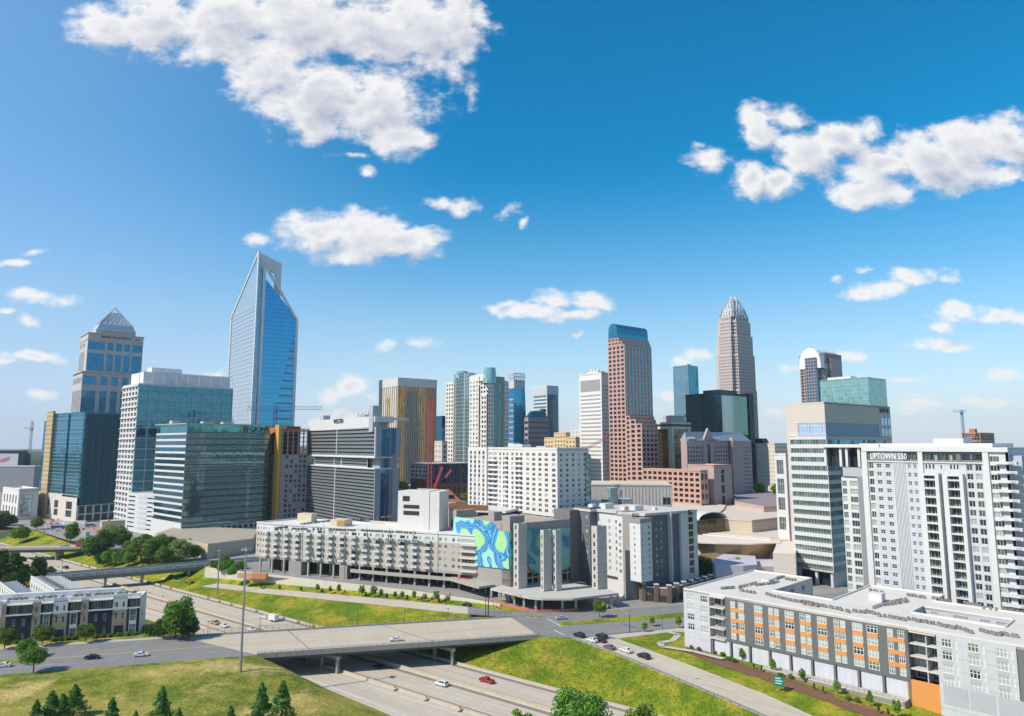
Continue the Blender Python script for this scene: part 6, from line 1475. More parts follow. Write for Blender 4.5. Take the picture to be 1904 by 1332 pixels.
# balcony notch
bl.fac(S(0, 2.6), S(mA-1.5, 2.6), z0, ZR, [(.6, 2.9), (3.6, 5.2)], [(z0+.3+fh*i, z0+2.6+fh*i) for i in range(4)], 1, [W6, W5, W7], .15, style='2x1', fm=THK)
bl.fac(S(mA-1.5, 2.6), S(mA-1.5), z0, ZR-.6, [], [], 0)
b = MB()
for i in range(4): b.box(S(.2, -.6), w_, n_, mA-2, 3.2, z0+fh*i-.35, z0+fh*i)
b.box(S(.2, -.6), w_, n_, mA-2, 3.2, z0+fh*4-.3, z0+fh*4); bl.P('balcony_slabs', b, mat('slab_cream', (.60, .57, .52), .8))
b = MB()
for i in range(4):
    z = z0+fh*i
    for k in range(9): b.box(S(.3+k*(mA-2.2)/8, -.55), w_, n_, .05, .05, z, z+1.05)
    b.box(S(.3, -.58), w_, n_, mA-2.2, .06, z+1.0, z+1.08)
bl.P('balcony_rails', b, mat('rail_dark', (.08, .08, .09), .5))
# charcoal front
wins = []; orp = []
def pxw(pa, pb, py): return om(pa, py), om(pb, py)
for (pa, pb, py, two) in ((1358.5, 1367.5, 1150, 0), (1373, 1384, 1152, 0), (1403, 1418, 1160, 0), (1429.5, 1449, 1166, 1), (1460, 1477, 1170, 0), (1488, 1508.5, 1176, 1), (1520.5, 1538.5, 1184, 0), (1551.5, 1573, 1190, 1), (1586, 1605, 1196, 0), (1613, 1633, 1200, 0), (1651, 1662, 1208, 0), (1671, 1683, 1212, 0)):
    a_, b_ = pxw(pa, pb, py)
    if two: mid_ = (a_+b_)/2; wins += [(a_, mid_-.15), (mid_+.15, b_)]
    else: wins.append((a_, b_))
off = mA-1.5
bl.fac(S(off), S(mB_), z0, ZR, [(x0-off, x1-off) for x0, x1 in wins], rz, 0, GF_, .12, style='thick', fm=THK)
ob = MB(); OR = mat('orange_panel_paint', (.66, .27, .07), .6, var=.04)
grp = [(om(1358.5, 1150), om(1384, 1152)), (om(1403, 1160), om(1418, 1160)), (om(1429.5, 1166), om(1449, 1166)), (om(1460, 1170), om(1477, 1170)), (om(1488, 1176), om(1508.5, 1176)), (om(1520.5, 1184), om(1538.5, 1184)), (om(1551.5, 1190), om(1573, 1190)), (om(1586, 1196), om(1605, 1196)), (om(1613, 1200), om(1633, 1200)), (om(1651, 1208), om(1683, 1212))]
for (a_, b_) in grp:
    for i in range(3): ob.box(S(a_, -.08), w_, n_, b_-a_, .08, rz[i][1]+.03, rz[i+1][0]-.03)
bl.P('orange_panels', ob, OR)
gp = MB(); pil = MB(); npan = 9
for i in range(npan):
    a_ = .8+off*.0+(mB_-1)*i/npan; gp.box(S(a_+.5, .35), w_, n_, (mB_-1)/npan-.9, .1, -1.5, z0-.3)
bl.P('garage_panels', gp, mat('garage_panel_paint', (.58, .58, .62), .6, var=.03, streak=.25))
bl.fac(S(0, .6), S(mB_, .6), -2, z0, [], [], 3); b = MB()
for i in range(npan+1): b.box(S(.3+(mB_-1)*i/npan, 0), w_, n_, .6, .55, -2, z0-.05)
bl.P('columns', b, bl.mats[3])
b = MB(); b.box(S(off, .0), w_, n_, mB_-off, .6, z0-.3, z0-.02); bl.P('ledges', b, CORR)
# recess with balconies and orange base
mC = om(1745, 1240); 
bl.fac(S(mB_), S(mB_, 4), z0-3, ZR, [], [], 0)
bl.fac(S(mB_, 4), S(mC+1.5, 4), z0, ZR, [(.6, 3.4), (4.6, 6.6)], [(z0+.3+fh*i, z0+2.6+fh*i) for i in range(4)], 2, [W6, W5, W7], .15, style='3x1', fm=THK)
b = MB()
for i in range(1, 4): b.box(S(mB_+.1, .4), w_, n_, mC-mB_-.1, 3.6, z0+fh*i-.35, z0+fh*i)
b.box(S(mB_+.3, -.2), w_, n_, mC-mB_-.6, 4.2, ZR-1.1, ZR-.75); bl.P('balcony_slabs', b, mat('slab_cream', (.60, .57, .52)))
b = MB(); b.box(S((mB_+mC)/2+.6, .5), w_, n_, .25, 3.4, z0, ZR-1.1); bl.P('divider_wall', b, bl.mats[1])
b = MB(); b.box(S(mB_-1.0, .1), w_, n_, mC-mB_+1.1, .6, -2, z0+.3); bl.P('orange_base', b, OR)
# pale lilac wing
mD = om(1895, 1270); mE = mD+50
W2 = [(om(1754, 1240), om(1773, 1243)), (om(1779, 1245), om(1783.5, 1245)), (om(1803, 1248), om(1824, 1252)), (om(1830, 1254), om(1835, 1254)), (om(1856, 1260), om(1878, 1264)), (om(1884, 1266), om(1889, 1266))]
bl.fac(S(mC, -.3), S(mD, -.3), -2, ZR, [(x0-mC, x1-mC) for x0, x1 in W2], rz, 1, GF_, .15, style='thick', fm=THK)
bl.fac(S(mC, 4), S(mC, -.3), -2, ZR, [], [], 1)
gp = MB()
for k in (0, 2, 4):
    for i in range(3): gp.box(S(W2[k][0], -.37), w_, n_, W2[k][1]-W2[k][0], .07, rz[i][1]+.05, rz[i+1][0]-.05)
    gp.box(S(W2[k][0]-.3, -.37), w_, n_, 5.6, .07, 1.5, 6.3)
bl.P('grey_panels', gp, mat('panel_mid_grey', (.40, .41, .45), .7))
bl.fac(S(mD), S(mE), -2, ZR, [], [], 3)
# roof with two courtyards (roof grid in metres along the front and back)
def RM(px, py): p = G(px, py, ZR)-O; return p.dot(w_), p.dot(n_)
backs = RM(1500, 1073); 
c1 = [RM(1443, 1098), RM(1576, 1121), RM(1627, 1113), RM(1510, 1092)]
m0_ = mS; 
xs = [m0_, 14.5, 33.5, 57.5, 81, mE]; 

bl.w.m
rects = [(mS, mE, 0, 20), (mS, 13.6, 20, 52), (33.5, 57.2, 20, 54), (57.2, 80.5, 31, 42), (80.5, mE, 20, 42)]
b = MB(); pz = MB()
for (a_, b_, c_, d_) in rects:
    b.box(S(a_, c_), w_, n_, b_-a_, d_-c_, ZR-.6, ZR-.05)
bl.P('roof', b, mat('roof_white', (.62, .58, .53), .85, var=.16, vscale=.16))
def edge(p, q, bb, h=.45):
    d_ = (q-p); l_ = d_.length; d_.normalize(); n1 = Vector((-d_.y, d_.x, 0)); bb.box(p+n1*.0, d_, n1, l_, .35, ZR-.1, ZR+h)
b = MB()
for p, q in ((S(mS, 0), S(mE, 0)), (S(mE, 42), S(57.2, 42)), (S(57.2, 42), S(57.2, 54)), (S(57.2, 54), S(33.5, 54)), (S(33.5, 54), S(33.5, 20)), (S(33.5, 20), S(13.6, 20)), (S(13.6, 20), S(13.6, 52)), (S(13.6, 52), S(mS, 52)), (S(mS, 52), S(mS, .3)),
             (S(80.5, 19.7), S(57.2, 19.7)), (S(57.2, 20), S(57.2, 31)), (S(57.2, 31.2), S(80.5, 31.2)), (S(80.5, 31), S(80.5, 20))):
    edge(p, q, b)
bl.P('parapet', b, mat('parapet_cream', (.66, .63, .58), .7))
LIL = 1
# courtyard walls (seen from inside the yards)
wr = [(z0+.75+fh*i, z0+2.9+fh*i) for i in range(4)]
bl.fac(S(57.2, 31), S(80.5, 31), 0, ZR-.1, [(2, 4), (8, 12), (15, 17.5), (19, 22)], wr, 1, GF_, .2, style='3x1', fm=THK)
bl.fac(S(57.2, 20), S(57.2, 31), 0, ZR-.1, [(2, 5), (7, 10)], wr, 1, GF_, .2, style='2x1', fm=THK)
bl.fac(S(80.5, 31), S(80.5, 20), 0, ZR-.1, [], [], 1); bl.fac(S(80.5, 20), S(57.2, 20), 0, ZR-.1, [], [], 1)
bl.fac(S(13.6, 20), S(13.6, 52), 0, ZR-.1, [(4, 7), (12, 16), (22, 25)], wr, 1, GF_, .2, style='2x1', fm=THK)
bl.fac(S(33.5, 54), S(33.5, 20), 0, ZR-.1, [(22, 25)], wr, 1, GF_, .2, style='2x1', fm=THK); bl.fac(S(33.5, 20), S(13.6, 20), 0, ZR-.1, [], [], 1)
for p, q in ((S(mE, 0), S(mE, 42)), (S(mE, 42), S(57.2, 42)), (S(57.2, 42), S(57.2, 54)), (S(57.2, 54), S(33.5, 54)), (S(13.6, 52), S(mS, 52)), (S(mS, 52), S(mS, 45))): bl.fac(p, q, 0, ZR-.1, [], [], 1)
b = MB(); b.box(S(4, 30), w_, n_, 3, 5, ZR, ZR+1.6); b.box(S(42, 28), w_, n_, 4, 3.4, ZR, ZR+2.6); b.box(S(21, 24), w_, n_, 12, 22, 0, 12); bl.P('roof_boxes', b, WHT)
b = MB(); q0 = om(1478, 1062)
bl.finish()
# rooftop air conditioners, every unit a thing of its own
ACM = [mat('ac_case', (.30, .26, .22), .6, var=.15), mat('ac_dark', (.12, .12, .12), .7), mat('ac_lid', (.24, .22, .20), .5)]
b = MB(); b.abox(-.5, .5, -.5, .5, .12, 1.0, 0); b.abox(-.52, .52, -.52, .52, 0, .12, 1); b.tube((0, 0, 1.0), (0, 0, 1.12), .42, 10, 1)
for sx_ in (-1, 1):
    for k in range(5): b.abox(.5*sx_-.01, .5*sx_+.01, -.42+k*.18, -.34+k*.18, .2, .9, 1)
    for k in range(5): b.abox(-.42+k*.18, -.34+k*.18, .5*sx_-.01, .5*sx_+.01, .2, .9, 1)
acm = b.mesh('air_conditioner', ACM)
acn = 0
def acrow(pa, pb, n, z, lab, grp, ang=AF, jit=.35, sc=.78):
    global acn
    A_, B_ = G(*pa, z), G(*pb, z)
    for i in range(n):
        q = A_.lerp(B_, i/max(1, n-1)); o = link('air_conditioner', acm, None, (q.x+random.uniform(-jit, jit), q.y+random.uniform(-jit, jit), z-.02), ang+random.choice((0, pi/2)))
        o.scale = (sc, sc, sc); tag(o, lab, 'air conditioner', grp); acn += 1
LA = 'small tan air conditioning unit in a row on the low white apartment roof'; GA_ = 'air conditioners on the low right apartment roof'
zr_ = ZR+.03
for pa, pb, n in (((1344, 1096), (1364, 1094), 5), ((1374, 1094), (1404, 1086), 7), ((1376, 1099), (1402, 1104), 5), ((1404, 1089), (1428, 1087), 5), ((1434, 1086), (1446, 1083), 3), ((1443, 1077), (1458, 1074), 5), ((1460, 1078), (1478, 1080), 4),
                  ((1424, 1106), (1446, 1112), 5), ((1450, 1113), (1458, 1115), 3), ((1466, 1117), (1488, 1121), 5), ((1494, 1120), (1518, 1126), 6), ((1496, 1124), (1518, 1129), 4), ((1524, 1127), (1560, 1134), 7), ((1566, 1136), (1578, 1139), 3), ((1588, 1138), (1604, 1140), 4), ((1610, 1138), (1636, 1146), 6), ((1646, 1147), (1682, 1154), 8), ((1690, 1152), (1710, 1157), 4), ((1714, 1157), (1748, 1163), 7), ((1752, 1165), (1776, 1170), 5), ((1780, 1168), (1808, 1178), 5), ((1822, 1174), (1858, 1182), 6), ((1862, 1180), (1894, 1186), 6),
                  ((1620, 1099), (1642, 1104), 5), ((1624, 1132), (1640, 1126), 4), ((1650, 1126), (1686, 1119), 7), ((1652, 1123), (1684, 1116), 6), ((1688, 1108), (1720, 1113), 7), ((1736, 1114), (1766, 1120), 6), ((1796, 1123), (1826, 1130), 7), ((1830, 1132), (1852, 1135), 4), ((1866, 1134), (1900, 1141), 6)):
    acrow(pa, pb, n, zr_, LA, GA_)
LA2 = 'small tan air conditioning unit on the roof of the long balcony apartment block'; GA2 = 'air conditioners on the long apartment roof'
zq = 26.0
for pa, pb, n in (((512, 984), (534, 982), 6), ((560, 976), (612, 970), 12), ((545, 985), (570, 986), 6), ((584, 986), (596, 986), 3), ((612, 987), (660, 988), 12), ((673, 988), (728, 991), 13), ((738, 991), (770, 993), 8), ((664, 968), (690, 965), 7), ((704, 964), (726, 962), 5)):
    acrow(pa, pb, n, zq, LA2, GA2, sc=.95)
# ================================================================== convention centre, town houses and other low buildings
TAN = mat('tan_wall', (.58, .48, .37), .85, var=.05, streak=.1); SAND = mat('sand_roof', (.60, .52, .43), .85, var=.1, vscale=.1)
CRW = mat('cream_render', (.70, .62, .54), .8, var=.04, streak=.05, lines=(3, .08)); LILW = mat('lavender_render', (.50, .46, .50), .8, var=.04)
GLD = mat('bronze_cladding', (.42, .30, .16), .35, .35, var=.08, lines=(1.1, .08))
def outline(pts_, z): return [(G(x, y, z).x, G(x, y, z).y) for x, y in pts_]
# centre with the golden prow
bo = G(1440, 1085); bl = Bldg('convention_centre', 'large beige convention centre with a leaning golden bronze prow and broad flat roofs', 'building', bo, CRW)
b = MB()
z = 17.5; b.prism(outline([(1285, 991), (1335, 996), (1392, 1001), (1434, 1004), (1480, 1003), (1480, 958), (1400, 964), (1316, 972), (1286, 976)], z), 0, z); bl.P('hall', b, [CRW])
b = MB(); b.prism(outline([(1290, 990), (1432, 1002), (1478, 1001), (1478, 961), (1400, 966), (1318, 974), (1291, 978)], z), z, z+.5); bl.P('roof', b, SAND)
z = 17; b = MB(); b.prism(outline([(1286, 1008), (1330, 1010), (1400, 1011), (1452, 1009), (1452, 998), (1390, 992), (1286, 988)], z), z-.6, z); bl.P('lower_roof', b, CRW)
# prow: leaning curved wall
topp = [G(x, y, 16.5) for x, y in ((1286, 1006), (1330, 1010), (1380, 1011), (1420, 1010), (1451, 1008))]
botp = [G(x, y, 7) for x, y in ((1288, 1040), (1330, 1043), (1375, 1043), (1410, 1041), (1443, 1038))]
b = MB()
for i in range(4): b.quad(botp[i], botp[i+1], topp[i+1], topp[i])
for i in range(4): b.quad(botp[i], topp[i], topp[i]+V(0, 14, 0), botp[i]+V(0, 14, 0))
b.quad(botp[4], botp[4]+V(2, 14, 0), topp[4]+V(2, 14, 0), topp[4]); b.ngon([p for p in botp][::-1]+[botp[0]+V(0, 14, 0), botp[4]+V(2, 14, 0)]); bl.P('bronze_prow', b, GLD)
b = MB(); b.prism(outline([(1288, 1046), (1375, 1050), (1446, 1044), (1458, 1030), (1290, 1030)], 0)[:5], 0, 9) if False else None
zb_ = 12
b.prism(outline([(1336, 1066), (1382, 1070), (1440, 1068), (1452, 1052), (1345, 1048)], 4), 0, 8); bl.P('entrance_block', b, [LILW])
b = MB(); b.prism([(p.x, p.y) for p in (G(1440, 1092), G(1446, 1072), G(1452, 1040)+V(2, 10, 0), G(1482, 1075)+V(10, 20, 0), G(1482, 1094))], 0, 16.5); bl.P('side_wall', b, [CRW])
b = MB(); b.prism(outline([(1324, 1042), (1345, 1030), (1404, 1034), (1408, 1050), (1382, 1052), (1330, 1052)], 11), 0, 11); bl.P('angular_block', b, [LILW])
b = MB()
for (x, y) in ((1427, 1062), (1442, 1064)): p = G(x, y, 4)+V(0, -1.2, 0); b.box(p, w_*1.0, n_, 3.2, .3, 1.5, 5.5)
bl.P('grey_doors', b, mat('door_grey', (.16, .17, .2))); bl.finish()
# upper roofs behind it
def lowhall(label, pts_, z, wm, rm, cat='building', extra=None):
    P = [G(x, y, z) for x, y in pts_]; bo = V(P[0].x, P[0].y); bl = Bldg('exhibition_hall', label, cat, bo, wm)
    b = MB(); b.prism([(p.x, p.y) for p in P], 0, z); bl.P('wall', b, wm)
    c = sum(P, V(0, 0, 0))/len(P); b = MB(); b.prism([((p.x-c.x)*.985+c.x, (p.y-c.y)*.985+c.y) for p in P], z, z+.35); bl.P('roof', b, rm)
    b = MB()
    for i in range(len(P)):
        p, q = P[i], P[(i+1) % len(P)]; d_ = (q-p); l_ = d_.length; d_.normalize(); n1 = Vector((-d_.y, d_.x, 0)); b.box(V(p.x, p.y), d_, n1, l_, .5, z-.4, z+.8)
    bl.P('coping', b, wm); return bl, P
bl, P = lowhall('beige hall with long flat cream roof right behind the dark and white hotel', [(1180, 962), (1290, 968), (1330, 960), (1345, 950), (1350, 942), (1300, 934), (1180, 940)], 25, TAN, SAND); bl.finish()
bl, P = lowhall('cream hall with an olive tan wall left of the beige office tower', [(1325, 966), (1398, 970), (1470, 962), (1470, 940), (1400, 938), (1330, 944)], 24.5, TAN, SAND); bl.finish()
# curved canopy roof
b = MB(); c0, c1 = G(1300, 970, 25), G(1352, 966, 25); u_ = (c1-c0).normalized(); v_ = Vector((-u_.y, u_.x, 0)); L_ = (c1-c0).length
for i in range(8):
    t0, t1 = pi*i/8, pi*(i+1)/8; x0, x1 = L_/2*(1-cos(t0)), L_/2*(1-cos(t1)); h0, h1 = 25.6+4*sin(t0), 25.6+4*sin(t1)
    p, q = c0+u_*x0, c0+u_*x1; p.z, q.z = h0, h1; b.quad(p, q, q+v_*28, p+v_*28); b.quad(p+V(0, 0, .5), q+V(0, 0, .5), q+v_*28+V(0, 0, .5), p+v_*28+V(0, 0, .5)); b.quad(p, q, q+V(0, 0, .5), p+V(0, 0, .5))
base_ = V(c0.x, c0.y, 0); bl = Bldg('canopy', 'white curved canopy roof over the glazed entrance of the beige halls', 'canopy', base_, WHT); bl.P('curved_roof', b, WHT)
b = MB(); b.box(V(c0.x, c0.y)+u_*1+v_*1, u_, v_, L_-2, 26, 0, 25.8); bl.P('glazed_front', b, BRNG); bl.finish()
# ribbed concrete hall
D = 430; f = Foot(E(1238, 905), D, xl=E(1098, 905), xr=E(1249, 905)); z1 = ZP(903, D); f.phi = 0
f = Foot(E(1238, 905), D, xl=E(1098, 905), wR=20, phi=radians(12)) if False else f
pA, pB = V(XA(1098, 432), 432), V(XA(1247, 426), 426); u_ = (pB-pA).normalized(); v_ = Vector((-u_.y, u_.x, 0)); L_ = (pB-pA).length
bl = Bldg('concrete_hall', 'long ribbed grey concrete hall beneath the pink granite block', 'building', pA, mat('ribbed_concrete', (.50, .46, .43), .85, var=.08, streak=.25))
b = MB(); b.box(pA, u_, v_, L_, 40, 0, z1)
bl.P('wall', b, bl.mats); b = MB()
for i in range(24): b.box(pA+u_*(i*L_/24)-v_*.25, u_, v_, .5, .3, 0, z1-.5) if i > 9 else None
bl.P('wall_ribs', b, bl.mats); b = MB(); b.box(pA-v_*.4, u_, v_, L_, 41, z1, z1+.8); bl.P('roof', b, SAND)
b = MB()
for i in range(2):
    for k in range(2): b.box(pA+u_*(L_-5.5+i*2.4)-v_*.3, u_, v_, 1.8, .1, z1-20+k*9, z1-16+k*9)
bl.P('small_windows', b, DARKG)
bl.finish()
q = V(XA(1130, 408), 408); bl = Bldg('glass_pavilion', 'small green glass rooftop pavilion in front of the ribbed concrete hall', 'pavilion', q, GRNG); b = MB(); b.box(q, U, VV, 8, 6, 20, ZP(925, 408)); b.box(q+U*1.5, U, VV, 6, 4, ZP(925, 408), ZP(908, 408)); bl.P('glass_box', b, glass('pavilion_glass', (.30, .42, .40), .5, .1, cell=(1.5, 1.5, 3), mull=.1, mcol=(.5, .52, .5))); b = MB(); b.box(q-U*1-VV*1, U, VV, 10, 8, 0, 20); b.box(q+U*9.5-VV*2, U, VV, 9, 8, 0, ZP(930, 408)); b.box(q-U*14+VV*1, U, VV, 9, 8, 0, ZP(930, 408)); bl.P('white_base', b, WHT); bl.finish()
# mall with purple roof
bl, P = lowhall('low mauve roofed mall with pink gable ends beside the mauve hotel', [(1366, 935), (1420, 944), (1468, 942), (1466, 917), (1400, 914), (1366, 918)], 28, mat('pink_wall', (.52, .38, .34), .8), mat('mauve_roof', (.28, .22, .23), .8, var=.1)); bl.finish()
# brick building under construction
D = 520; f = Foot(E(776, 870), D, xl=E(765, 880), xr=E(880, 862)); z1 = ZP(861, D)
f = Foot(E(792, 860), D, xl=E(764, 875), xr=E(878, 862)); 
bl = Bldg('unfinished_building', 'unfinished brick building with dark blue sheathing and a white roof edge', 'building', f.C, mat('red_brick', (.32, .11, .06), .85, var=.1))
bl.fac(f.L, f.C, 0, z1-12, even(4, f.b, .45, .5), rows(2, z1-13, 7, .5), 0, [WING, DARKG], .4)
SHN = mat('navy_sheathing', (.04, .06, .10), .7, var=.3, vscale=.5)
bl.mats = [bl.mats, SHN, CREAM]
bl.fac(f.C, f.R, 0, z1-16, even(9, f.a, .6, 1), rows(3, z1-17, 5, .6), 0, DARKG, .5); bl.fac(f.C, f.R, z1-16, z1-1, even(9, f.a, .7, 1), rows(z1-15.5, z1-1.5, 4, .6), 1, [BAND, DARKG, WING], .6)
bl.fac(f.L, f.C, z1-12, z1-1, even(4, f.b, .6), rows(z1-11, z1-2, 3, .5), 2, DARKG, .5); bl.fac(f.R, f.K, 0, z1); bl.fac(f.K, f.L, 0, z1)
b = MB(); b.prism(f.poly(1.0), z1-1, z1-.4); bl.P('roof', b, WHT)
b = MB()
for i in range(5): b.box(f.at(1+i*(f.a-3)/4, -.2), f.u, f.v, 1.1, .3, 0, z1-1.2)
bl.P('piers', b, [bl.mats[0]]); bl.finish()
# church-like gabled hall
D = 425; f = Foot(E(808, 920), D, xl=E(752, 925), xr=E(842, 925)); zr = ZP(912, D); ze = ZP(934, D)
c0, c1 = V(XA(754, 440), 440), V(XA(836, 420), 420)
bl = Bldg('gabled_hall', 'hall with a steep grey slate roof and red brick gable behind the roof garage', 'building', c0, mat('red_brick', (.32, .11, .06)))
u_ = (c1-c0).normalized(); v_ = Vector((-u_.y, u_.x, 0)); L_ = (c1-c0).length; R0 = c0+v_*9+u_*3; R1 = c1+v_*9-u_*6
b = MB(); z_ = V(0, 0, 1)
b.quad(c0+z_*ze, c1-u_*9+z_*ze, R1-u_*2+z_*zr, R0+z_*zr); b.quad(c1+v_*18+z_*ze, c0+v_*18+z_*ze, R0+z_*zr, R1-u_*2+z_*zr); b.tri(c0+v_*18+z_*ze, c0+z_*ze, R0+z_*zr); bl.P('roof', b, mat('slate_grey_roof', (.30, .30, .31), .8, var=.12))
b = MB(); g1, g2 = c1-u_*9.2-v_*1.0, c1+u_*3+v_*10; plate(b, [g1+z_*ze, g2+z_*ze, (R1-u_*2+z_*(zr+.8))], 0, v_*-.6); bl.P('gable', b, [mat('red_brick', (.32, .11, .06))])
b = MB(); pm = (g1+g2)/2-v_*.9; b.box(pm-u_*2.6, (g2-g1).normalized(), v_, 5.2, .15, ze, ze+4.2); bl.P('gable_window', b, DARKG)
b = MB(); b.box(c0, u_, v_, L_, 18, 0, ze); bl.P('wall', b, CREAM); bl.finish()
# roof garden deck left of the white apartments
q0, q1 = V(XA(836, 385), 385), V(XA(940, 372), 372); u_ = (q1-q0).normalized(); v_ = Vector((-u_.y, u_.x, 0)); L_ = (q1-q0).length
bl = Bldg('parking_garage', 'open deck with a rusty planted edge between the mural garage and white apartments', 'garage', q0, WHT)
zt = ZP(948, 380); b = MB(); b.box(q0, u_, v_, L_, 30, zt-1.2, zt); b.box(q0+u_*6-v_*3, u_, v_, L_-6, 25, zt-6, zt-5); bl.P('deck', b, WHT)
b = MB(); b.box(q0-v_*.3, u_, v_, L_*.7, .6, zt+.1, zt+2.6); bl.P('rusty_screen', b, mat('rust_screen', (.22, .10, .035), .9, var=.25, vscale=1)); b = MB(); b.box(q0+v_*3, u_, v_, L_-1, 26, 0, zt-6.2); bl.P('deck_shade_fill', b, mat('deck_dark', (.03, .03, .03))); bl.finish()  # black fill under the deck is painted shade
# left: courthouse, stadium, garage podium, sheds
D = 660; f = Foot(E(34, 930), D, xl=E(5, 915), xr=E(72, 920), phi=radians(50)); z1 = ZP(912, D)
bl = Bldg('courthouse', 'white stone building with tall columns and glass bay at the far left', 'building', f.C, mat('white_stone', (.72, .67, .61)))
bl.fac(f.L, f.C, 0, z1, even(5, f.b, .4, 3), [(4, 12), (15, z1-5)], 0, WING, .8); bl.fac(f.C, f.R, 0, z1, [(f.a*.1, f.a*.7)], [(3, z1-4)], 0, SLATEG, .8); bl.fac(f.R, f.K, 0, z1); bl.fac(f.K, f.L, 0, z1)
towerroof(bl, f, z1, bl.mats, 1.5, mr=ROOFW); bl.finish()
D = 1050; pA, pB = V(XA(-40, D), D), V(XA(68, D), D)
bl = Bldg('stadium', 'grey stadium side with horizontal ribs and a flag screen at the left edge', 'stadium', pA, GREYP)
STG = mat('stadium_grey', (.27, .27, .29), .7, lines=(4, .25)); b = MB(); b.abox(pA.x, pB.x, D, D+60, 0, ZP(868, D)); bl.P('wall', b, STG)
b = MB(); b.abox(pA.x, pB.x, D-.5, D+8, ZP(868, D), ZP(866, D)); bl.P('rim', b, WHT)
b = MB(); x0, x1 = XA(-40, D), XA(28, D); b.abox(x0, x1, D+10, D+16, ZP(866, D)-3, ZP(844, D)); bl.P('screen_panel', b, LGREY); b = MB(); b.abox(x1, XA(39, D), D+9, D+24, ZP(866, D)-2, ZP(844, D)); b.abox(x0, x1, D+16, D+30, ZP(866, D), ZP(838, D)); bl.P('screen_back', b, DARKG)
b = MB()
for i in range(3): b.quad((XA(-8, D)+i*1.5, D+9.6, ZP(857, D)-i*1.8), (XA(11, D), D+9.6, ZP(852, D)-i*1.8+1), (XA(11, D), D+9.6, ZP(852, D)-i*1.8+1.9), (XA(-8, D)+i*1.5, D+9.6, ZP(857, D)-i*1.8+.9))
bl.P('flag_emblem', b, mat('emblem_red', (.6, .08, .05))); bl.finish()
q0, q1 = G(470, 1046), G(388, 1036); 
cp_ = G(385, 1020, 0)
P = [G(285, 1018, 0), G(385, 1040, 0), G(470, 1028, 0), G(480, 1008, 0), G(330, 1000, 0)]
bl = Bldg('parking_podium', 'long low tan podium wall below the mirrored office block', 'building', P[0], TAN); b = MB(); b.prism([(p.x, p.y) for p in P], 0, 9); bl.P('wall', b, mat('tan_podium', (.56, .47, .35), .85, streak=.1)); b = MB(); b.prism([((p.x-cp_.x)*.985+cp_.x, (p.y-cp_.y)*.985+cp_.y) for p in P], 9, 9.2); bl.P('roof', b, CONC2)
b = MB(); d_ = (P[1]-P[0]).normalized(); nn_ = Vector((d_.y, -d_.x, 0))
for k in (.25, .7): b.box(P[0].lerp(P[1], k)+nn_*.02, d_, nn_, 6, .1, 4.4, 5.4)
bl.P('wall_slots', b, DARKG); bl.finish()
# low mid-ground infill blocks that keep the street level built up
def infill(label, xl, xc, xr, yt, D, m_, wn_=None):
    bl, f, z1 = plain('office_building', label, 'building', xl, xc, xr, yt, D, m_, wn_, wn_); bl.finish()
infill('low beige block with a flat roof left of the ribbed concrete hall', 1040, 1076, 1100, 905, 470, BEIGE, (6, .5, 6, .5, WING, .3))
infill('low grey block behind the gold tower and the brick building', 742, 760, 775, 905, 640, GREYP, (3, .5, 8, .5, WINC, .3))
infill('far low pale block right of the banded hotel', 880, 900, 960, 872, 980, BEIGE, (3, .5, 8, .5, WINC, .3))
# town houses
NAVYW = mat('navy_siding', (.016, .020, .034), .8, var=.1); TANB = mat('tan_brick', (.36, .28, .20), .85, var=.1, vscale=.6); TWH = mat('town_white', (.64, .63, .62), .7, var=.04)
TA, TB_ = G(0, 1198), G(258, 1179); td = (TB_-TA).normalized(); tn = Vector((-td.y, td.x, 0)); TL = (TB_-TA).length
def tm(px):
    lo, hi = -60.0, 90.0
    for _ in range(40):
        mid = (lo+hi)/2; p = TA+td*mid; dep = p.y*cos(TH)+(6-H)*sin(TH); x = CX+F*p.x/dep
        lo, hi = (mid, hi) if x < px else (lo, mid)
    return lo
bays = [(-52, -34, 'n'), (-34, 0, 't2'), (0, 9, 't'), (9, 58, 'w'), (58, 74, 't'), (74, 97, 'n'), (97, 124, 't2'), (124, 149, 'n'), (149, 163, 't'), (163, 208, 'w'), (208, 235, 't2'), (235, 259, 'n')]
bl = Bldg('town_house_row', 'row of navy tan and white town houses facing the main road at the left', 'houses', TA, [NAVYW, TANB, TWH])
zt = 13.4; z2 = 9.6; zz = 6.4
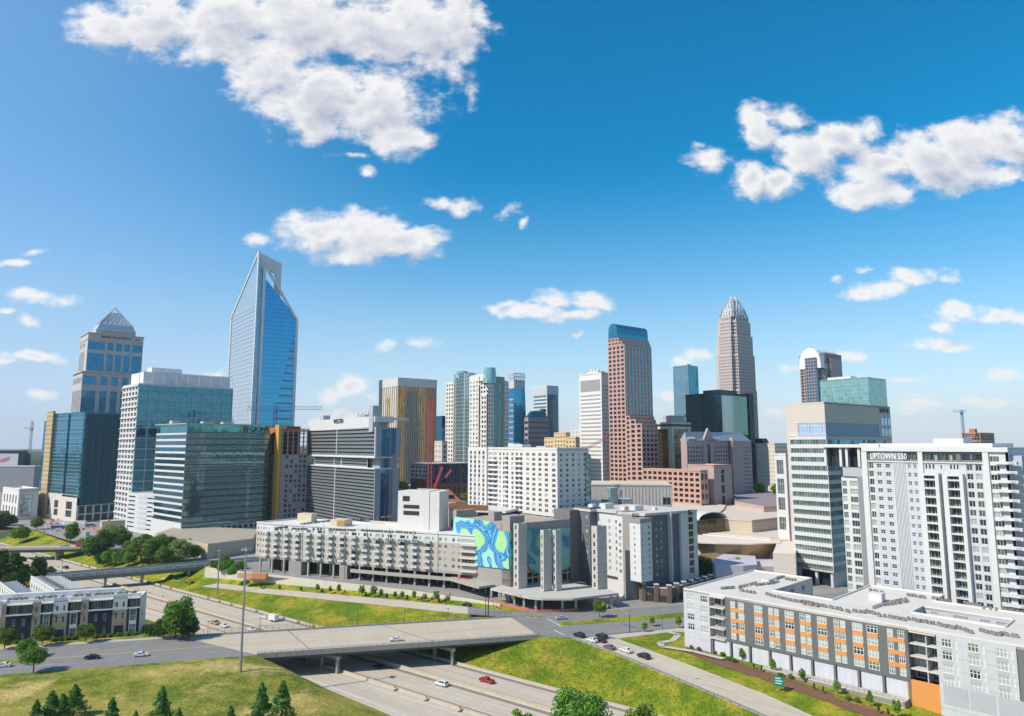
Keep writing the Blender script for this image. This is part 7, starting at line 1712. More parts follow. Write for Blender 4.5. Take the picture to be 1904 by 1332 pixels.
for p0, p1, k in bays:
    a_, c_ = tm(p0), tm(p1); Lw = c_-a_; A_, B_ = TA+td*a_, TA+td*c_
    if k == 'n':
        bl.fac(A_, B_, 0, z2, [(Lw*.28, Lw*.70)], [(1.2, 3.4), (5.4, 8.4)], 0, [WINB, WING], .15, style='2x2', fm=mat('trim_white', (.7, .7, .7), .6))
        bl.w.box(A_+td*(Lw*.22)-tn*.1, td, tn, Lw*.04, .1, .8, 8.9, 2); bl.w.box(A_+td*(Lw*.73)-tn*.1, td, tn, Lw*.04, .1, .8, 8.9, 2); bl.w.box(A_+td*(Lw*.22)-tn*.1, td, tn, Lw*.55, .1, 8.9, 9.2, 2); bl.w.box(A_+td*(Lw*.26)-tn*.1, td, tn, Lw*.47, .1, 3.7, 5.1, 2)
        bl.fac(A_+tn*1.4, B_+tn*1.4, z2, zt, [(.5, Lw-.5)], [(z2+.3, zt-1.2)], 0, WING, .2, style='3x1', fm=LGREY); bl.w.box(A_-tn*.2, td, tn, Lw, 1.7, z2-.25, z2+.15, 2); bl.w.box(A_+td*.2-tn*.3, td, tn, Lw-.4, 1.8, zt-.5, zt-.2, 2)
    elif k == 'w':
        bl.fac(A_, B_, 0, z2, even(2, Lw, .34, 1), [(.8, 3.2), (5.6, 8.2)], 0, [WINB, WING, DARKG], .15, style='3x1', fm=LGREY)
        bl.fac(A_+tn*1.6, B_+tn*1.6, z2, zt, [(.6, Lw*.46), (Lw*.54, Lw-.6)], [(z2+.3, zt-1.2)], 0, WING, .2, style='3x1', fm=LGREY); bl.w.box(A_-tn*.3, td, tn, Lw, 2.0, z2-.25, z2+.15, 2); bl.w.box(A_+td*.4-tn*.3, td, tn, Lw-.8, 2.0, zt-.5, zt-.2, 2)
    elif k == 't2':
        bl.fac(A_, B_, 0, z2-.4, [(Lw*.18, Lw*.34), (Lw*.66, Lw*.82)], [(6.0, 8.2)], 1, WING, .15, style='1x2', fm=LGREY); bl.fac(A_, B_, z2-.4, zt+.3, [(Lw*.2, Lw*.34), (Lw*.68, Lw*.82)], [(z2+.6, z2+2.4)], 2, WING, .15)
        bl.w.box(A_+td*(Lw*.18)-tn*.05, td, tn, Lw*.62, .1, .2, 3.6, 0)
    else: bl.fac(A_, B_, 0, zt+.2, [(Lw*.35, Lw*.65)], [(.5, 3.2), (5.6, 7.6), (z2+.4, z2+2.4)], 1, WING, .15, style='1x2', fm=LGREY)
aL, aR_ = tm(-52), tm(259)
bl.fac(TA+td*aR_, TA+td*aR_+tn*12, 0, zt, [(4, 5.5)], [(5.4, 7.6)], 2, WING, .15); bl.fac(TA+td*aR_+tn*12, TA+td*aL+tn*12, 0, zt)
b = MB(); b.box(TA+td*aL+tn*.2, td, tn, aR_-aL, 11.8, zt-.5, zt-.1); bl.P('roof', b, ROOFW)
b = MB()
for p0, p1, k in bays:
    a_, c_ = tm(p0), tm(p1); o_ = 0 if k in ('t', 't2') else 1.4
    b.box(TA+td*a_+tn*o_, td, tn, c_-a_, .4, zt-.1, zt+(1.1 if k != 't2' else 1.4)); b.box(TA+td*a_+tn*o_, td, tn, .25, 11, zt-.1, zt+.8)
bl.P('parapet', b, [TWH])
b = MB(); b.box(TA+td*aL+tn*9, td, tn, aR_-aL-8, 2.4, zt-.1, zt+1.9); bl.P('roof_rooms', b, [TWH]); bl.finish()
LA3 = 'dark air conditioning unit on the roof of the town house row'; 
for p0, p1, n in ((2, 44, 4), (56, 100, 4), (128, 160, 3), (168, 205, 5), (212, 250, 3)):
    for i in range(n):
        q_ = TA+td*tm(p0+(p1-p0)*i/n)+tn*5.5; o = link('air_conditioner', acm, None, (q_.x, q_.y, zt-.1)); o.scale = (1.2,)*3; tag(o, LA3, 'air conditioner', 'air conditioners on the town house roofs')
# rear rows of town houses
def rear(label, pc, D_, pl, pr_, yt, z_=13.0):
    C_ = G(pc, yt, z_); C_ = V(C_.x, C_.y); f = Foot.__new__(Foot); ang = radians(20); f.u = V(cos(ang), sin(ang)); f.v = V(-sin(ang), cos(ang)); f.C = C_
    PR_ = G(*pr_, z_); PL_ = G(*pl, z_); f.a = (V(PR_.x, PR_.y)-C_).length; f.b = (V(PL_.x, PL_.y)-C_).length; f.u = (V(PR_.x, PR_.y)-C_).normalized(); f.v = (V(PL_.x, PL_.y)-C_).normalized(); f.R = C_+f.u*f.a; f.L = C_+f.v*f.b; f.K = f.R+f.v*f.b
    bl = Bldg('town_house_row', label, 'houses', C_, [TWH, TANB]); bl.fac(f.L, f.C, 0, z_, even(9, f.b, .28, 1), [(1.5, 3.5), (5, 7), (9, 11)], 0, WING, .15); bl.fac(f.C, f.R, 0, z_, [(f.a*.55, f.a*.75)], [(9, 11)], 0, WING, .15); bl.fac(f.R, f.K, 0, z_); bl.fac(f.K, f.L, 0, z_)
    b = MB(); b.prism([(p.x, p.y) for p in (f.C, f.R, f.K, f.L)], z_-.4, z_-.1); bl.P('roof', b, ROOFW)
    b = MB()
    for i in range(9): b.box(f.at(0, f.b*i/9), f.u, f.v, f.a, .3, z_-.1, z_+.9)
    for (p, q) in ((f.C, f.R), (f.L, f.C)): d_ = (q-p).normalized(); n1 = Vector((-d_.y, d_.x, 0)); b.box(p, d_, n1, (q-p).length, .3, z_-.1, z_+.8)
    bl.P('parapet', b, [TWH]); bl.finish(); return f
fr_ = rear('rear row of pale town houses with flat white roofs running back beside the freeway', 101, 0, (57, 1074), (160, 1098), 1100)
for i in range(16):
    q_ = fr_.at(3.2, 3+i*(fr_.b-5)/16); o = link('air_conditioner', acm, None, (q_.x, q_.y, 12.9)); o.scale = (1.2,)*3; tag(o, 'dark air conditioning unit on the rear town house roof', 'air conditioner', 'air conditioners on the rear town house roof')
rear('pale town house row at the left edge of the photo behind the front row', 42, 0, (-2, 1085), (75, 1112), 1117, 12)
rear('short pale town house block between the front row and the freeway', 158, 0, (140, 1100), (206, 1106), 1113, 12)
# ================================================================== far land
def canopy(name, x0, x1, y0, y1, nx, ny, h, lab, cols_):
    b = MB(); rnd = random.Random(5); idx = {}
    vs = []; 
    for j in range(ny+1):
        for i in range(nx+1):
            x = x0+(x1-x0)*i/nx; y = y0+(y1-y0)*(j/ny)**1.6
            hh = h*(.55+.9*rnd.random())*(1+.9*sin(x*.0011+1.3)*sin(y*.0007+x*.0004)) + max(0, (y-2600))*.0045*(1+.5*sin(x*.0006+2))
            if j == 0: hh = 0
            vs.append((x+rnd.uniform(-12, 12), y+rnd.uniform(-12, 12), hh))
    fs = [(j*(nx+1)+i, j*(nx+1)+i+1, (j+1)*(nx+1)+i+1, (j+1)*(nx+1)+i) for j in range(ny) for i in range(nx)]
    me = bpy.data.meshes.new(name); me.from_pydata(vs, [], fs); me.materials.append(cols_); me.update(); return tag(link(name, me), lab, kind='stuff')
FOR = grass_mat('forest_canopy', [(.035, .07, .022), (.05, .09, .025), (.03, .055, .02), (.07, .10, .03)], .012, 1.0)
canopy('woodland', -3600, -850, 1250, 7500, 150, 90, 10, 'far off wooded hills along the left horizon', FOR)
canopy('woodland', -850, 1400, 1700, 7500, 130, 70, 9, 'far off woodland behind the towers', FOR)
canopy('woodland', 1400, 6500, 1500, 7500, 190, 80, 12, 'far off wooded hills along the right horizon', FOR)
hz = MB(); hz.abox(-7500, 7500, -600, 9000, -12, 420)
HM = bpy.data.materials.new('haze'); HM.use_nodes = True; HM.node_tree.nodes.clear(); ht = NT(HM.node_tree)
pv = ht.n('ShaderNodeVolumePrincipled', {'Color': (.86, .94, 1.0, 1), 'Density': .00005, 'Anisotropy': 0.0}); ho = ht.n('ShaderNodeOutputMaterial'); HM.node_tree.links.new(pv.outputs[0], ho.inputs['Volume'])
USE_HAZE = True
if USE_HAZE: o = link('haze', hz.mesh('haze', HM)); tag(o, kind='stuff')
# ================================================================== trees
def leafmat(name, c1, c2):
    M = bpy.data.materials.new(name); M.use_nodes = True; t = NT(M.node_tree); bs = M.node_tree.nodes['Principled BSDF']
    p = t.n('ShaderNodeTexCoord').outputs['Object']; rnd = t.n('ShaderNodeObjectInfo').outputs['Random']
    n1 = t.noise(p, .9, 3, .6); c = t.mix(t.ss(n1, .35, .65), c1, c2)
    c = t.n('ShaderNodeHueSaturation', {'Hue': t.m('ADD', .485, t.m('MULTIPLY', rnd, .03)), 'Saturation': 1.0, 'Value': t.m('ADD', .8, t.m('MULTIPLY', rnd, .45)), 'Fac': 1.0, 'Color': c}).outputs[0]
    M.node_tree.links.new(c, bs.inputs['Base Color']); bs.inputs['Roughness'].default_value = .6; bs.inputs['Specular IOR Level'].default_value = .25
    tr = t.n('ShaderNodeBsdfTranslucent', {'Color': c}); out = M.node_tree.nodes['Material Output']
    mx = t.n('ShaderNodeMixShader', {0: .3, 1: bs.outputs[0], 2: tr.outputs[0]}); M.node_tree.links.new(mx.outputs[0], out.inputs[0]); return M
LF1 = leafmat('leaves_green', (.07, .18, .02), (.20, .34, .045)); LF2 = leafmat('leaves_dark', (.03, .085, .02), (.10, .18, .035)); LF3 = leafmat('leaves_bright', (.12, .26, .03), (.24, .38, .05)); LF4 = leafmat('needles', (.07, .20, .045), (.20, .36, .08)); LF5 = leafmat('leaves_yellow_green', (.15, .22, .05), (.27, .30, .08))
BARK = mat('bark', (.12, .085, .06), .9, var=.3, vscale=3)
def leaf(b, c, s_, rnd, nrm=None):
    d = Vector((rnd.gauss(0, 1), rnd.gauss(0, 1), rnd.gauss(0, 1)))
    if nrm is not None: d = d*.7+nrm*1.3
    d.normalize(); x = d.orthogonal().normalized(); x = (Matrix.Rotation(rnd.uniform(0, 6.28), 3, d) @ x); y = d.cross(x)
    s1, s2 = s_*rnd.uniform(.6, 1.2), s_*rnd.uniform(.35, .8)
    b.quad(c-x*s1, c-y*s2, c+x*s1, c+y*s2)
def crown_mesh(seed, h, r, zc, rz_, nc, nl, ls, m, cone=False):
    rnd = random.Random(seed); b = MB(); cl = []
    for i in range(nc):
        if cone:
            k = rnd.random()**.8; z = .10*h+k*.88*h; rr = r*(1-k)**.85*(1+.25*sin(k*26)); a = rnd.uniform(0, 6.28); q = Vector((cos(a)*rr*rnd.uniform(.5, 1), sin(a)*rr*rnd.uniform(.5, 1), z)); cr = .10*r+.30*r*(1-k)
        else:
            while True:
                q = Vector((rnd.uniform(-1, 1), rnd.uniform(-1, 1), rnd.uniform(-1, 1)))
                if .35 < q.length < 1: break
            if q.z < -.6: q.z *= .7
            lump = 1+.22*sin(q.x*5+seed)*cos(q.y*4+seed*2); q = Vector((q.x*r*.86*lump, q.y*r*.86*lump, zc+q.z*rz_*.86*lump)); cr = r*rnd.uniform(.20, .36)
        cl.append((q, cr))
    for q, cr in cl:
        for j in range(nl):
            d = Vector((rnd.gauss(0, 1), rnd.gauss(0, 1), rnd.gauss(0, 1))).normalized(); c = q+Vector((d.x*cr, d.y*cr, d.z*cr*(.5 if cone else .8)))*rnd.uniform(.75, 1.05)
            leaf(b, c, ls, rnd, d)
    return b.mesh('crown', m)
def trunk_mesh(seed, h, r0, sp, cone=False):
    rnd = random.Random(seed); b = MB(); b.tube((0, 0, -.3), (0, 0, h*.45), r0, 7, r2=r0*.7); b.tube((0, 0, h*.45), (rnd.uniform(-.2, .2), rnd.uniform(-.2, .2), h*(.95 if cone else .75)), r0*.7, 6, r2=r0*.15)
    if not cone:
        for i in range(6): a = i*1.05+rnd.random(); z = h*(.3+.07*i); b.tube((0, 0, z), (cos(a)*sp*.6, sin(a)*sp*.6, z+h*.22), r0*.4, 5, r2=r0*.1)
    return b.mesh('trunk', BARK)
TP = {}
def proto(kind, seed):
    k = (kind, seed)
    if k in TP: return TP[k]
    if kind == 'broad': me = crown_mesh(seed, 10, 4.3, 5.3, 4.8, 80, 70, .34, LF1), trunk_mesh(seed, 10, .3, 4)
    elif kind == 'dark': me = crown_mesh(seed, 10, 4.2, 5.2, 4.9, 80, 65, .36, LF2), trunk_mesh(seed, 10, .3, 4)
    elif kind == 'ball': me = crown_mesh(seed, 10, 4.6, 6.3, 3.8, 110, 60, .28, LF1), trunk_mesh(seed, 10, .28, 3)
    elif kind == 'bright': me = crown_mesh(seed, 10, 3.1, 5.8, 4.3, 45, 45, .42, LF3), trunk_mesh(seed, 10, .25, 2.5)
    elif kind == 'yellow': me = crown_mesh(seed, 10, 4.4, 5.4, 4.6, 60, 55, .36, LF5), trunk_mesh(seed, 10, .3, 4)
    elif kind == 'conifer': me = crown_mesh(seed, 10, 2.9, 5, 5, 150, 42, .26, LF4, True), trunk_mesh(seed, 10, .2, 1, True)
    elif kind == 'column': me = crown_mesh(seed, 10, 2.0, 5.2, 5.0, 60, 40, .5, LF2), trunk_mesh(seed, 10, .2, 1, True)
    elif kind == 'bush': me = crown_mesh(seed, 10, 6.2, 4.2, 4.4, 80, 55, .5, LF1), trunk_mesh(seed, 10, .3, 3)
    TP[k] = me; return me
def tree(nm, kind, x, y, z, h, label, group=None, cat='tree', wx=1.0):
    random_seed = int(abs(x*7+y*3)) % 3; cm, tm_ = proto(kind, random_seed)
    r = tag(link(nm, None, None, (x, y, z)), label, cat, group); s_ = h/10; rz = random.uniform(0, 6.28)
    r.rotation_euler = (0, 0, rz); r.scale = (s_*wx, s_*wx, s_)
    link('crown', cm, r); link('trunk', tm_, r); return r
def tp(nm, kind, px, py, h, label, group=None, cat='tree', wx=1.0, z=None):
    g_ = G(px, py, 0 if z is None else z)
    if z is None:
        for _ in range(4): g_ = G(px, py, gz(g_.x, g_.y))
    return tree(nm, kind, g_.x, g_.y, g_.z, h, label, group, cat, wx)
gl_ = 'trees on the bank between the freeway and the mirrored office'
for i, (px, py, h, k) in enumerate(((178, 1042, 15, 'dark'), (196, 1028, 16, 'broad'), (212, 1014, 15, 'yellow'), (228, 1018, 12, 'dark'), (246, 1040, 13, 'broad'), (262, 1042, 15, 'broad'), (282, 1046, 15, 'broad'), (298, 1034, 14, 'broad'), (318, 1038, 13, 'dark'), (334, 1044, 14, 'yellow'), (304, 1048, 10, 'broad'), (204, 1048, 9, 'broad'), (222, 1050, 9, 'broad'), (240, 1052, 8, 'broad'), (362, 1040, 9, 'broad'), (270, 1030, 13, 'dark'), (166, 1030, 12, 'broad'), (350, 1030, 10, 'dark'), (190, 1050, 8, 'dark'))):
    tp('broadleaf_tree', k, px, py, h, {'dark': 'dark green tree crowded among the trees on the far freeway bank', 'broad': 'fresh green tree crowded among the trees on the far freeway bank', 'yellow': 'pale yellowish green tree rising among the trees on the far freeway bank'}[k], gl_+{'dark': ' (dark)', 'broad': ' (fresh green)', 'yellow': ' (yellowish)'}[k], wx=1.18)
for px, py, h, k, lab, wx in ((38, 1003, 12, 'bush', 'round green bush like tree on the grass mound by the far bridge', 1.0), (68, 985, 11, 'broad', 'small tree behind the grass mound left of the construction site', 1.0), (131, 1010, 15, 'broad', 'slim green tree standing alone at the right end of the grass mound', .8), (4, 985, 17, 'dark', 'big dark tree cut by the left edge beyond the far bridge', 1.1), (22, 978, 10, 'dark', 'lower dark tree beside the big one near the white courthouse', 1.0),
      (6, 1096, 19, 'dark', 'tall dark tree at the left edge above the town houses', 1.0), (36, 1094, 12, 'broad', 'middle green tree behind the town houses left of the viaduct', 1.0), (72, 1085, 14, 'dark', 'tall ragged dark tree standing right where the viaduct begins', .7), (92, 1086, 10, 'dark', 'short dark tree tucked under the left end of the viaduct', .9), (20, 1106, 10, 'dark', 'low dark tree between two town house rows', 1.2),
      (326, 1188, 14.5, 'broad', 'large bright green tree between the town houses and the freeway', .98), (350, 1187, 8.5, 'dark', 'lower dark tree touching the large green tree near the bridge', 1.2), (304, 1188, 8, 'dark', 'low dark tree left of the large green tree near the bridge', 1.1),
      (62, 1251, 8.0, 'ball', 'neatly round street tree on the grass median in the foreground', 1.0), (50, 1224, 6.5, 'broad', 'loose street tree on the median just behind the round one', 1.1), (78, 1202, 7, 'ball', 'round street tree in front of the white framed town house window', 1.05), (159, 1196, 6.5, 'ball', 'round street tree on the sidewalk left of the wide navy house', 1.05), (8, 1208, 7, 'ball', 'round street tree at the left edge before the town houses', 1.0),
      (1115, 1149, 7, 'ball', 'dark round tree on the median at the intersection', .9), (1247, 1121, 5.5, 'bright', 'bright green young tree before the brick podium', 1.0), (1212, 1165, 4, 'bright', 'small bright tree beside the footpath left of the lamp', 1.0), (1199, 1176, 4, 'bright', 'smallest bright tree at the bend of the exit ramp', 1.0), (1262, 1169, 5, 'bright', 'slender bright tree at the left corner of the low apartments', .8),
      (1078, 1395, 14, 'ball', 'large leafy treetop rising from the bottom edge of the photo', 1.15), (968, 1405, 11, 'bright', 'pale green treetop peeking at the bottom edge left of the large one', 1.3), (1198, 1395, 11, 'broad', 'green treetop peeking at the bottom edge under the bank', 1.1),
      (1302, 1080, 13, 'dark', 'shaded tree right beside the dark and white hotel', 1.0), (1330, 1082, 12, 'dark', 'shaded tree in the middle of the row before the golden prow', 1.0), (1364, 1080, 12, 'broad', 'half sunlit tree before the lavender block of the convention centre', .9), (1398, 1082, 10, 'bush', 'round sunlit green tree right of the lavender block', .8)):
    tp('street_tree' if h < 9 else 'broadleaf_tree', k, px, py, h, lab, None, 'tree', wx)
for x_, D_, h, lab in ((1408, 620, 17, 'dark tree in the shade behind the mauve mall'), (1446, 600, 20, 'sunlit green tree behind the mauve mall beside the white wing'), (748, 500, 22, 'dark tree between the banded hotel and the gold tower'), (866, 440, 16, 'small tree on the deck beside the white apartment tower')):
    tree('broadleaf_tree', 'broad', XA(x_, D_), D_, ZP({1408: 920, 1446: 922, 748: 932, 866: 945}[x_], D_)-2, h*.75, lab)
for i, (px, top, h, k, lab, wx) in enumerate(((298, 1276, 10.5, 'conifer', 'tallest dark conifer standing alone on the foreground grass hill', 1.0), (205, 1296, 8, 'conifer', 'dark conifer left of the tallest one at the bottom edge', 1.0), (136, 1272, 8, 'conifer', 'conifer in the group of three on the foreground hill, rightmost', 1.25), (113, 1290, 8, 'conifer', 'conifer in the group of three on the foreground hill, middle', 1.2), (92, 1284, 9, 'conifer', 'conifer in the group of three on the foreground hill, leftmost', 1.1),
    (64, 1300, 8, 'conifer', 'thin pale conifer near the bottom left corner', .9), (330, 1316, 6, 'conifer', 'short conifer just right of the tallest foreground one', 1.2), (427, 1312, 7, 'conifer', 'short conifer below the tall light mast', 1.0), (484, 1268, 10, 'conifer', 'left one of two conifers on the slope beside the slip road', .95), (523, 1264, 11, 'conifer', 'right one of two conifers on the slope beside the slip road', 1.0), (250, 1322, 6, 'conifer', 'low conifer tip between the two dark conifers at the bottom edge', 1.0), (475, 1310, 8, 'conifer', 'dark conifer at the bottom edge below the pair on the slope', 1.2))):
    # place so that the tip shows at the given height
    best = None
    for q in range(60):
        py = top+20+q*2; g_ = G(px, py, 0); zz_ = gz(g_.x, g_.y); g_ = G(px, py, zz_); dep = g_.y*cos(TH)+(zz_+h-H)*sin(TH)
        ang_ = atan2(zz_+h-H, g_.y)-TH; ty = CY-F*tan(ang_)
        if best is None or abs(ty-top) < best[0]: best = (abs(ty-top), g_, zz_)
    tree('conifer', k, best[1].x, best[1].y, best[2], h, lab, None, 'conifer', wx)
gp_ = 'young trees along the cream retaining wall'
for px in (590, 614, 630, 673, 695, 708, 734, 748, 770, 790, 811, 833): 
    yy = 1084+(px-455)*.083; tp('young_tree', 'bright', px, yy+7, random.uniform(3.6, 5.6), 'young green tree planted along the cream retaining wall', gp_, 'tree', random.uniform(.7, 1.0))
for px in (485, 520, 560, 598, 641, 680, 719, 757, 785, 803, 816, 828):
    yy = 1084+(px-455)*.083; tp('columnar_shrub', 'column', px, yy+8, 2.8, 'dark narrow shrub planted along the cream retaining wall', 'dark shrubs along the cream retaining wall', 'shrub')
ga = 'young trees in front of the low apartments'
for px, py, h in ((1380, 1229, 4.2), (1437, 1251, 4.4), (1492, 1269, 4.2), (1557, 1291, 4.2), (1618, 1314, 4.4), (1669, 1334, 4.6)): tp('young_tree', 'bright', px, py, h, 'bright young tree in the mulch bed before the low right apartments', ga, 'tree', .8)
for px, py in ((1514, 1284), (1531, 1290), (1634, 1326), (1652, 1332), (1402, 1245), (1416, 1250)): tp('columnar_shrub', 'column', px, py, 2.2, 'narrow upright shrub in the mulch bed before the low right apartments', 'columnar shrubs before the low apartments', 'shrub', .7)
for px, py in ((1355, 1228), (1366, 1232), (1452, 1259), (1470, 1262), (1578, 1302), (1594, 1306), (1330, 1216), (1344, 1220), (1300, 1210), (1286, 1206)): tp('low_shrub', 'bush', px, py, 1.5, 'low green shrub in the mulch bed before the low right apartments', 'low shrubs before the low apartments', 'shrub')
for px, py in ((412, 1062), (425, 1055), (436, 1063), (448, 1058), (430, 1070), (418, 1048), (400, 1056)): tp('low_shrub', 'bush', px, py, 5, 'wild green shrub on the bank at the right end of the viaduct', 'wild shrubs at the viaduct end', 'shrub')
for px, py in ((266, 1183), (272, 1184), (279, 1186), (286, 1186), (293, 1187)): tp('columnar_shrub', 'column', px, py, 4.2, 'narrow dark cypress right of the town houses', 'cypresses beside the town houses', 'shrub', .8)
for px in (12, 30, 44, 100, 112, 124, 136, 176, 190, 204, 220, 236, 250): tp('low_shrub', 'bush', px, 1200-px*.075, 1.6, 'clipped low shrub at the foot of the town houses', 'shrubs before the town houses', 'shrub', 1.2)
# rough grass and weeds, one uncountable mass per bank
def weeds(name, region, n, hgt, m, lab):
    b = MB(); rnd = random.Random(11)
    for i in range(n):
        p = region(rnd)
        if p is None: continue
        for j in range(3):
            c = p+Vector((rnd.gauss(0, .45), rnd.gauss(0, .45), hgt*rnd.uniform(.1, .5))); leaf(b, c, hgt*rnd.uniform(.3, .9), rnd, Vector((0, -.3, .8)))
    o = link(name, b.mesh(name, m)); tag(o, lab, kind='stuff')
def reg_r(rnd):
    t_ = rnd.uniform(4, 120); s_ = rnd.uniform(16.8, 44); p = ST(s_, t_); x, y = p.x, p.y
    # stay left of the exit ramp
    for a_, c_ in zip(ENp[:-1], ENp[1:]):
        if c_.y <= y <= a_.y:
            k_ = (a_.y-y)/(a_.y-c_.y); xe = a_.x+(c_.x-a_.x)*k_
            if x > xe-1.2: return None
            return V(x, y, gz(x, y))
    return None
weeds('wild_grass', reg_r, 5200, .36, [leafmat('weed_leaves', (.11, .20, .015), (.34, .34, .03))], 'wild grass and weeds on the steep green bank')
def reg_l(rnd):
    x = rnd.uniform(-150, -30); y = rnd.uniform(165, 235); p = V(x, y); r = p-M0; s_, t_ = r.dot(DS), r.dot(DT)
    if s_ > -46-max(0, t_)*.09: return None
    yl = RNE[2].y+(x-RNE[2].x)*(RNE[5].y-RNE[2].y)/(RNE[5].x-RNE[2].x)
    if y > yl-3: return None
    return V(x, y, gz(x, y))
weeds('tall_grass', reg_l, 2600, .3, [leafmat('dry_grass_blades', (.20, .23, .04), (.60, .47, .16))], 'tall dry grass on the foreground hill')
# mulch bed and wall before the low apartments
b = MB()
mb_ = [G(1276, 1203), G(1330, 1218), G(1424, 1246), G(1560, 1293, -.6), G(1700, 1342, -1.2), G(1690, 1352, -1.3), G(1540, 1300, -.8), G(1410, 1256, -.3), G(1330, 1232), G(1276, 1212)]
b.ngon([V(p.x, p.y, gz(p.x, p.y)+.12) for p in mb_]); struct('mulch_bed', b, MULCH)
b = MB(); wa_, wb__ = S(20, -4.2), S(61, -4.2); dv = (wb__-wa_).normalized(); b.box(wa_, dv, n_, (wb__-wa_).length, .4, -3.2, .5); b.box(S(61, -4.2), n_, -w_, 4.3, .4, -3.2, .5)
tag(link('retaining_wall', b.mesh('retaining_wall', mat('cream_stucco', (.62, .57, .48)), wa_), None, wa_), 'cream retaining wall with a thin rail before the low charcoal apartments', 'wall')
b = MB(); b.box(wa_+V(0, 0, 0), dv, n_, (wb__-wa_).length, 4.3, -1, .35); struct('terrace', b, PAVE)
b = MB(); L_ = (wb__-wa_).length
for i in range(int(L_/1.6)): c = wa_+dv*(i*1.6+.2)+n_*.2; b.abox(c.x-.03, c.x+.03, c.y-.03, c.y+.03, .5, 1.5)
for zz_ in (.95, 1.5): b.bar(wa_+n_*.2+V(0, 0, zz_), wb__+n_*.2+V(0, 0, zz_), .05)
tag(link('railing', b.mesh('railing', mat('rail_dark', (.08, .08, .09)), wa_), None, wa_), 'thin dark railing on top of the wall before the low apartments', 'railing')
# ================================================================== vehicles
TYRE = mat('tyre_rubber', (.02, .02, .02), .9); CGL = mat('car_glass', (.02, .025, .03), .08, spec=1.0, var=0); HLM = mat('headlight_lens', (.75, .75, .72), .2, var=0); TLM = mat('tail_light_red', (.45, .02, .02), .3, var=0); HUB = mat('wheel_rim', (.45, .45, .46), .3, .8, var=0)
def paint(n, c): return mat('paint_'+n, c, .25, .1, var=.02, spec=.7)
PT = {'white': paint('white', (.74, .74, .73)), 'black': paint('black', (.015, .015, .018)), 'grey': paint('grey', (.13, .14, .16)), 'silver': paint('silver', (.45, .46, .47)), 'red': paint('red', (.50, .015, .012)), 'blue': paint('blue', (.02, .08, .28)), 'tan': paint('tan', (.45, .32, .15))}
PROF = {'sedan': ([(-2.3, .35), (-2.32, .75), (-2.2, .98), (-1.55, 1.05), (-.9, 1.42), (.35, 1.44), (1.15, 1.02), (2.05, .86), (2.28, .68), (2.3, .35)], 4, 6, 1.8),
        'suv': ([(-2.35, .4), (-2.38, .95), (-2.28, 1.12), (-2.05, 1.66), (-.9, 1.74), (.45, 1.70), (1.15, 1.15), (2.15, 1.05), (2.35, .8), (2.35, .4)], 3, 6, 1.92),
        'pickup': ([(-2.75, .5), (-2.75, 1.12), (-.75, 1.14), (-.55, 1.74), (-.2, 1.80), (.75, 1.76), (1.4, 1.22), (2.5, 1.12), (2.72, .9), (2.72, .45)], 3, 6, 1.95)}
CARM = {}
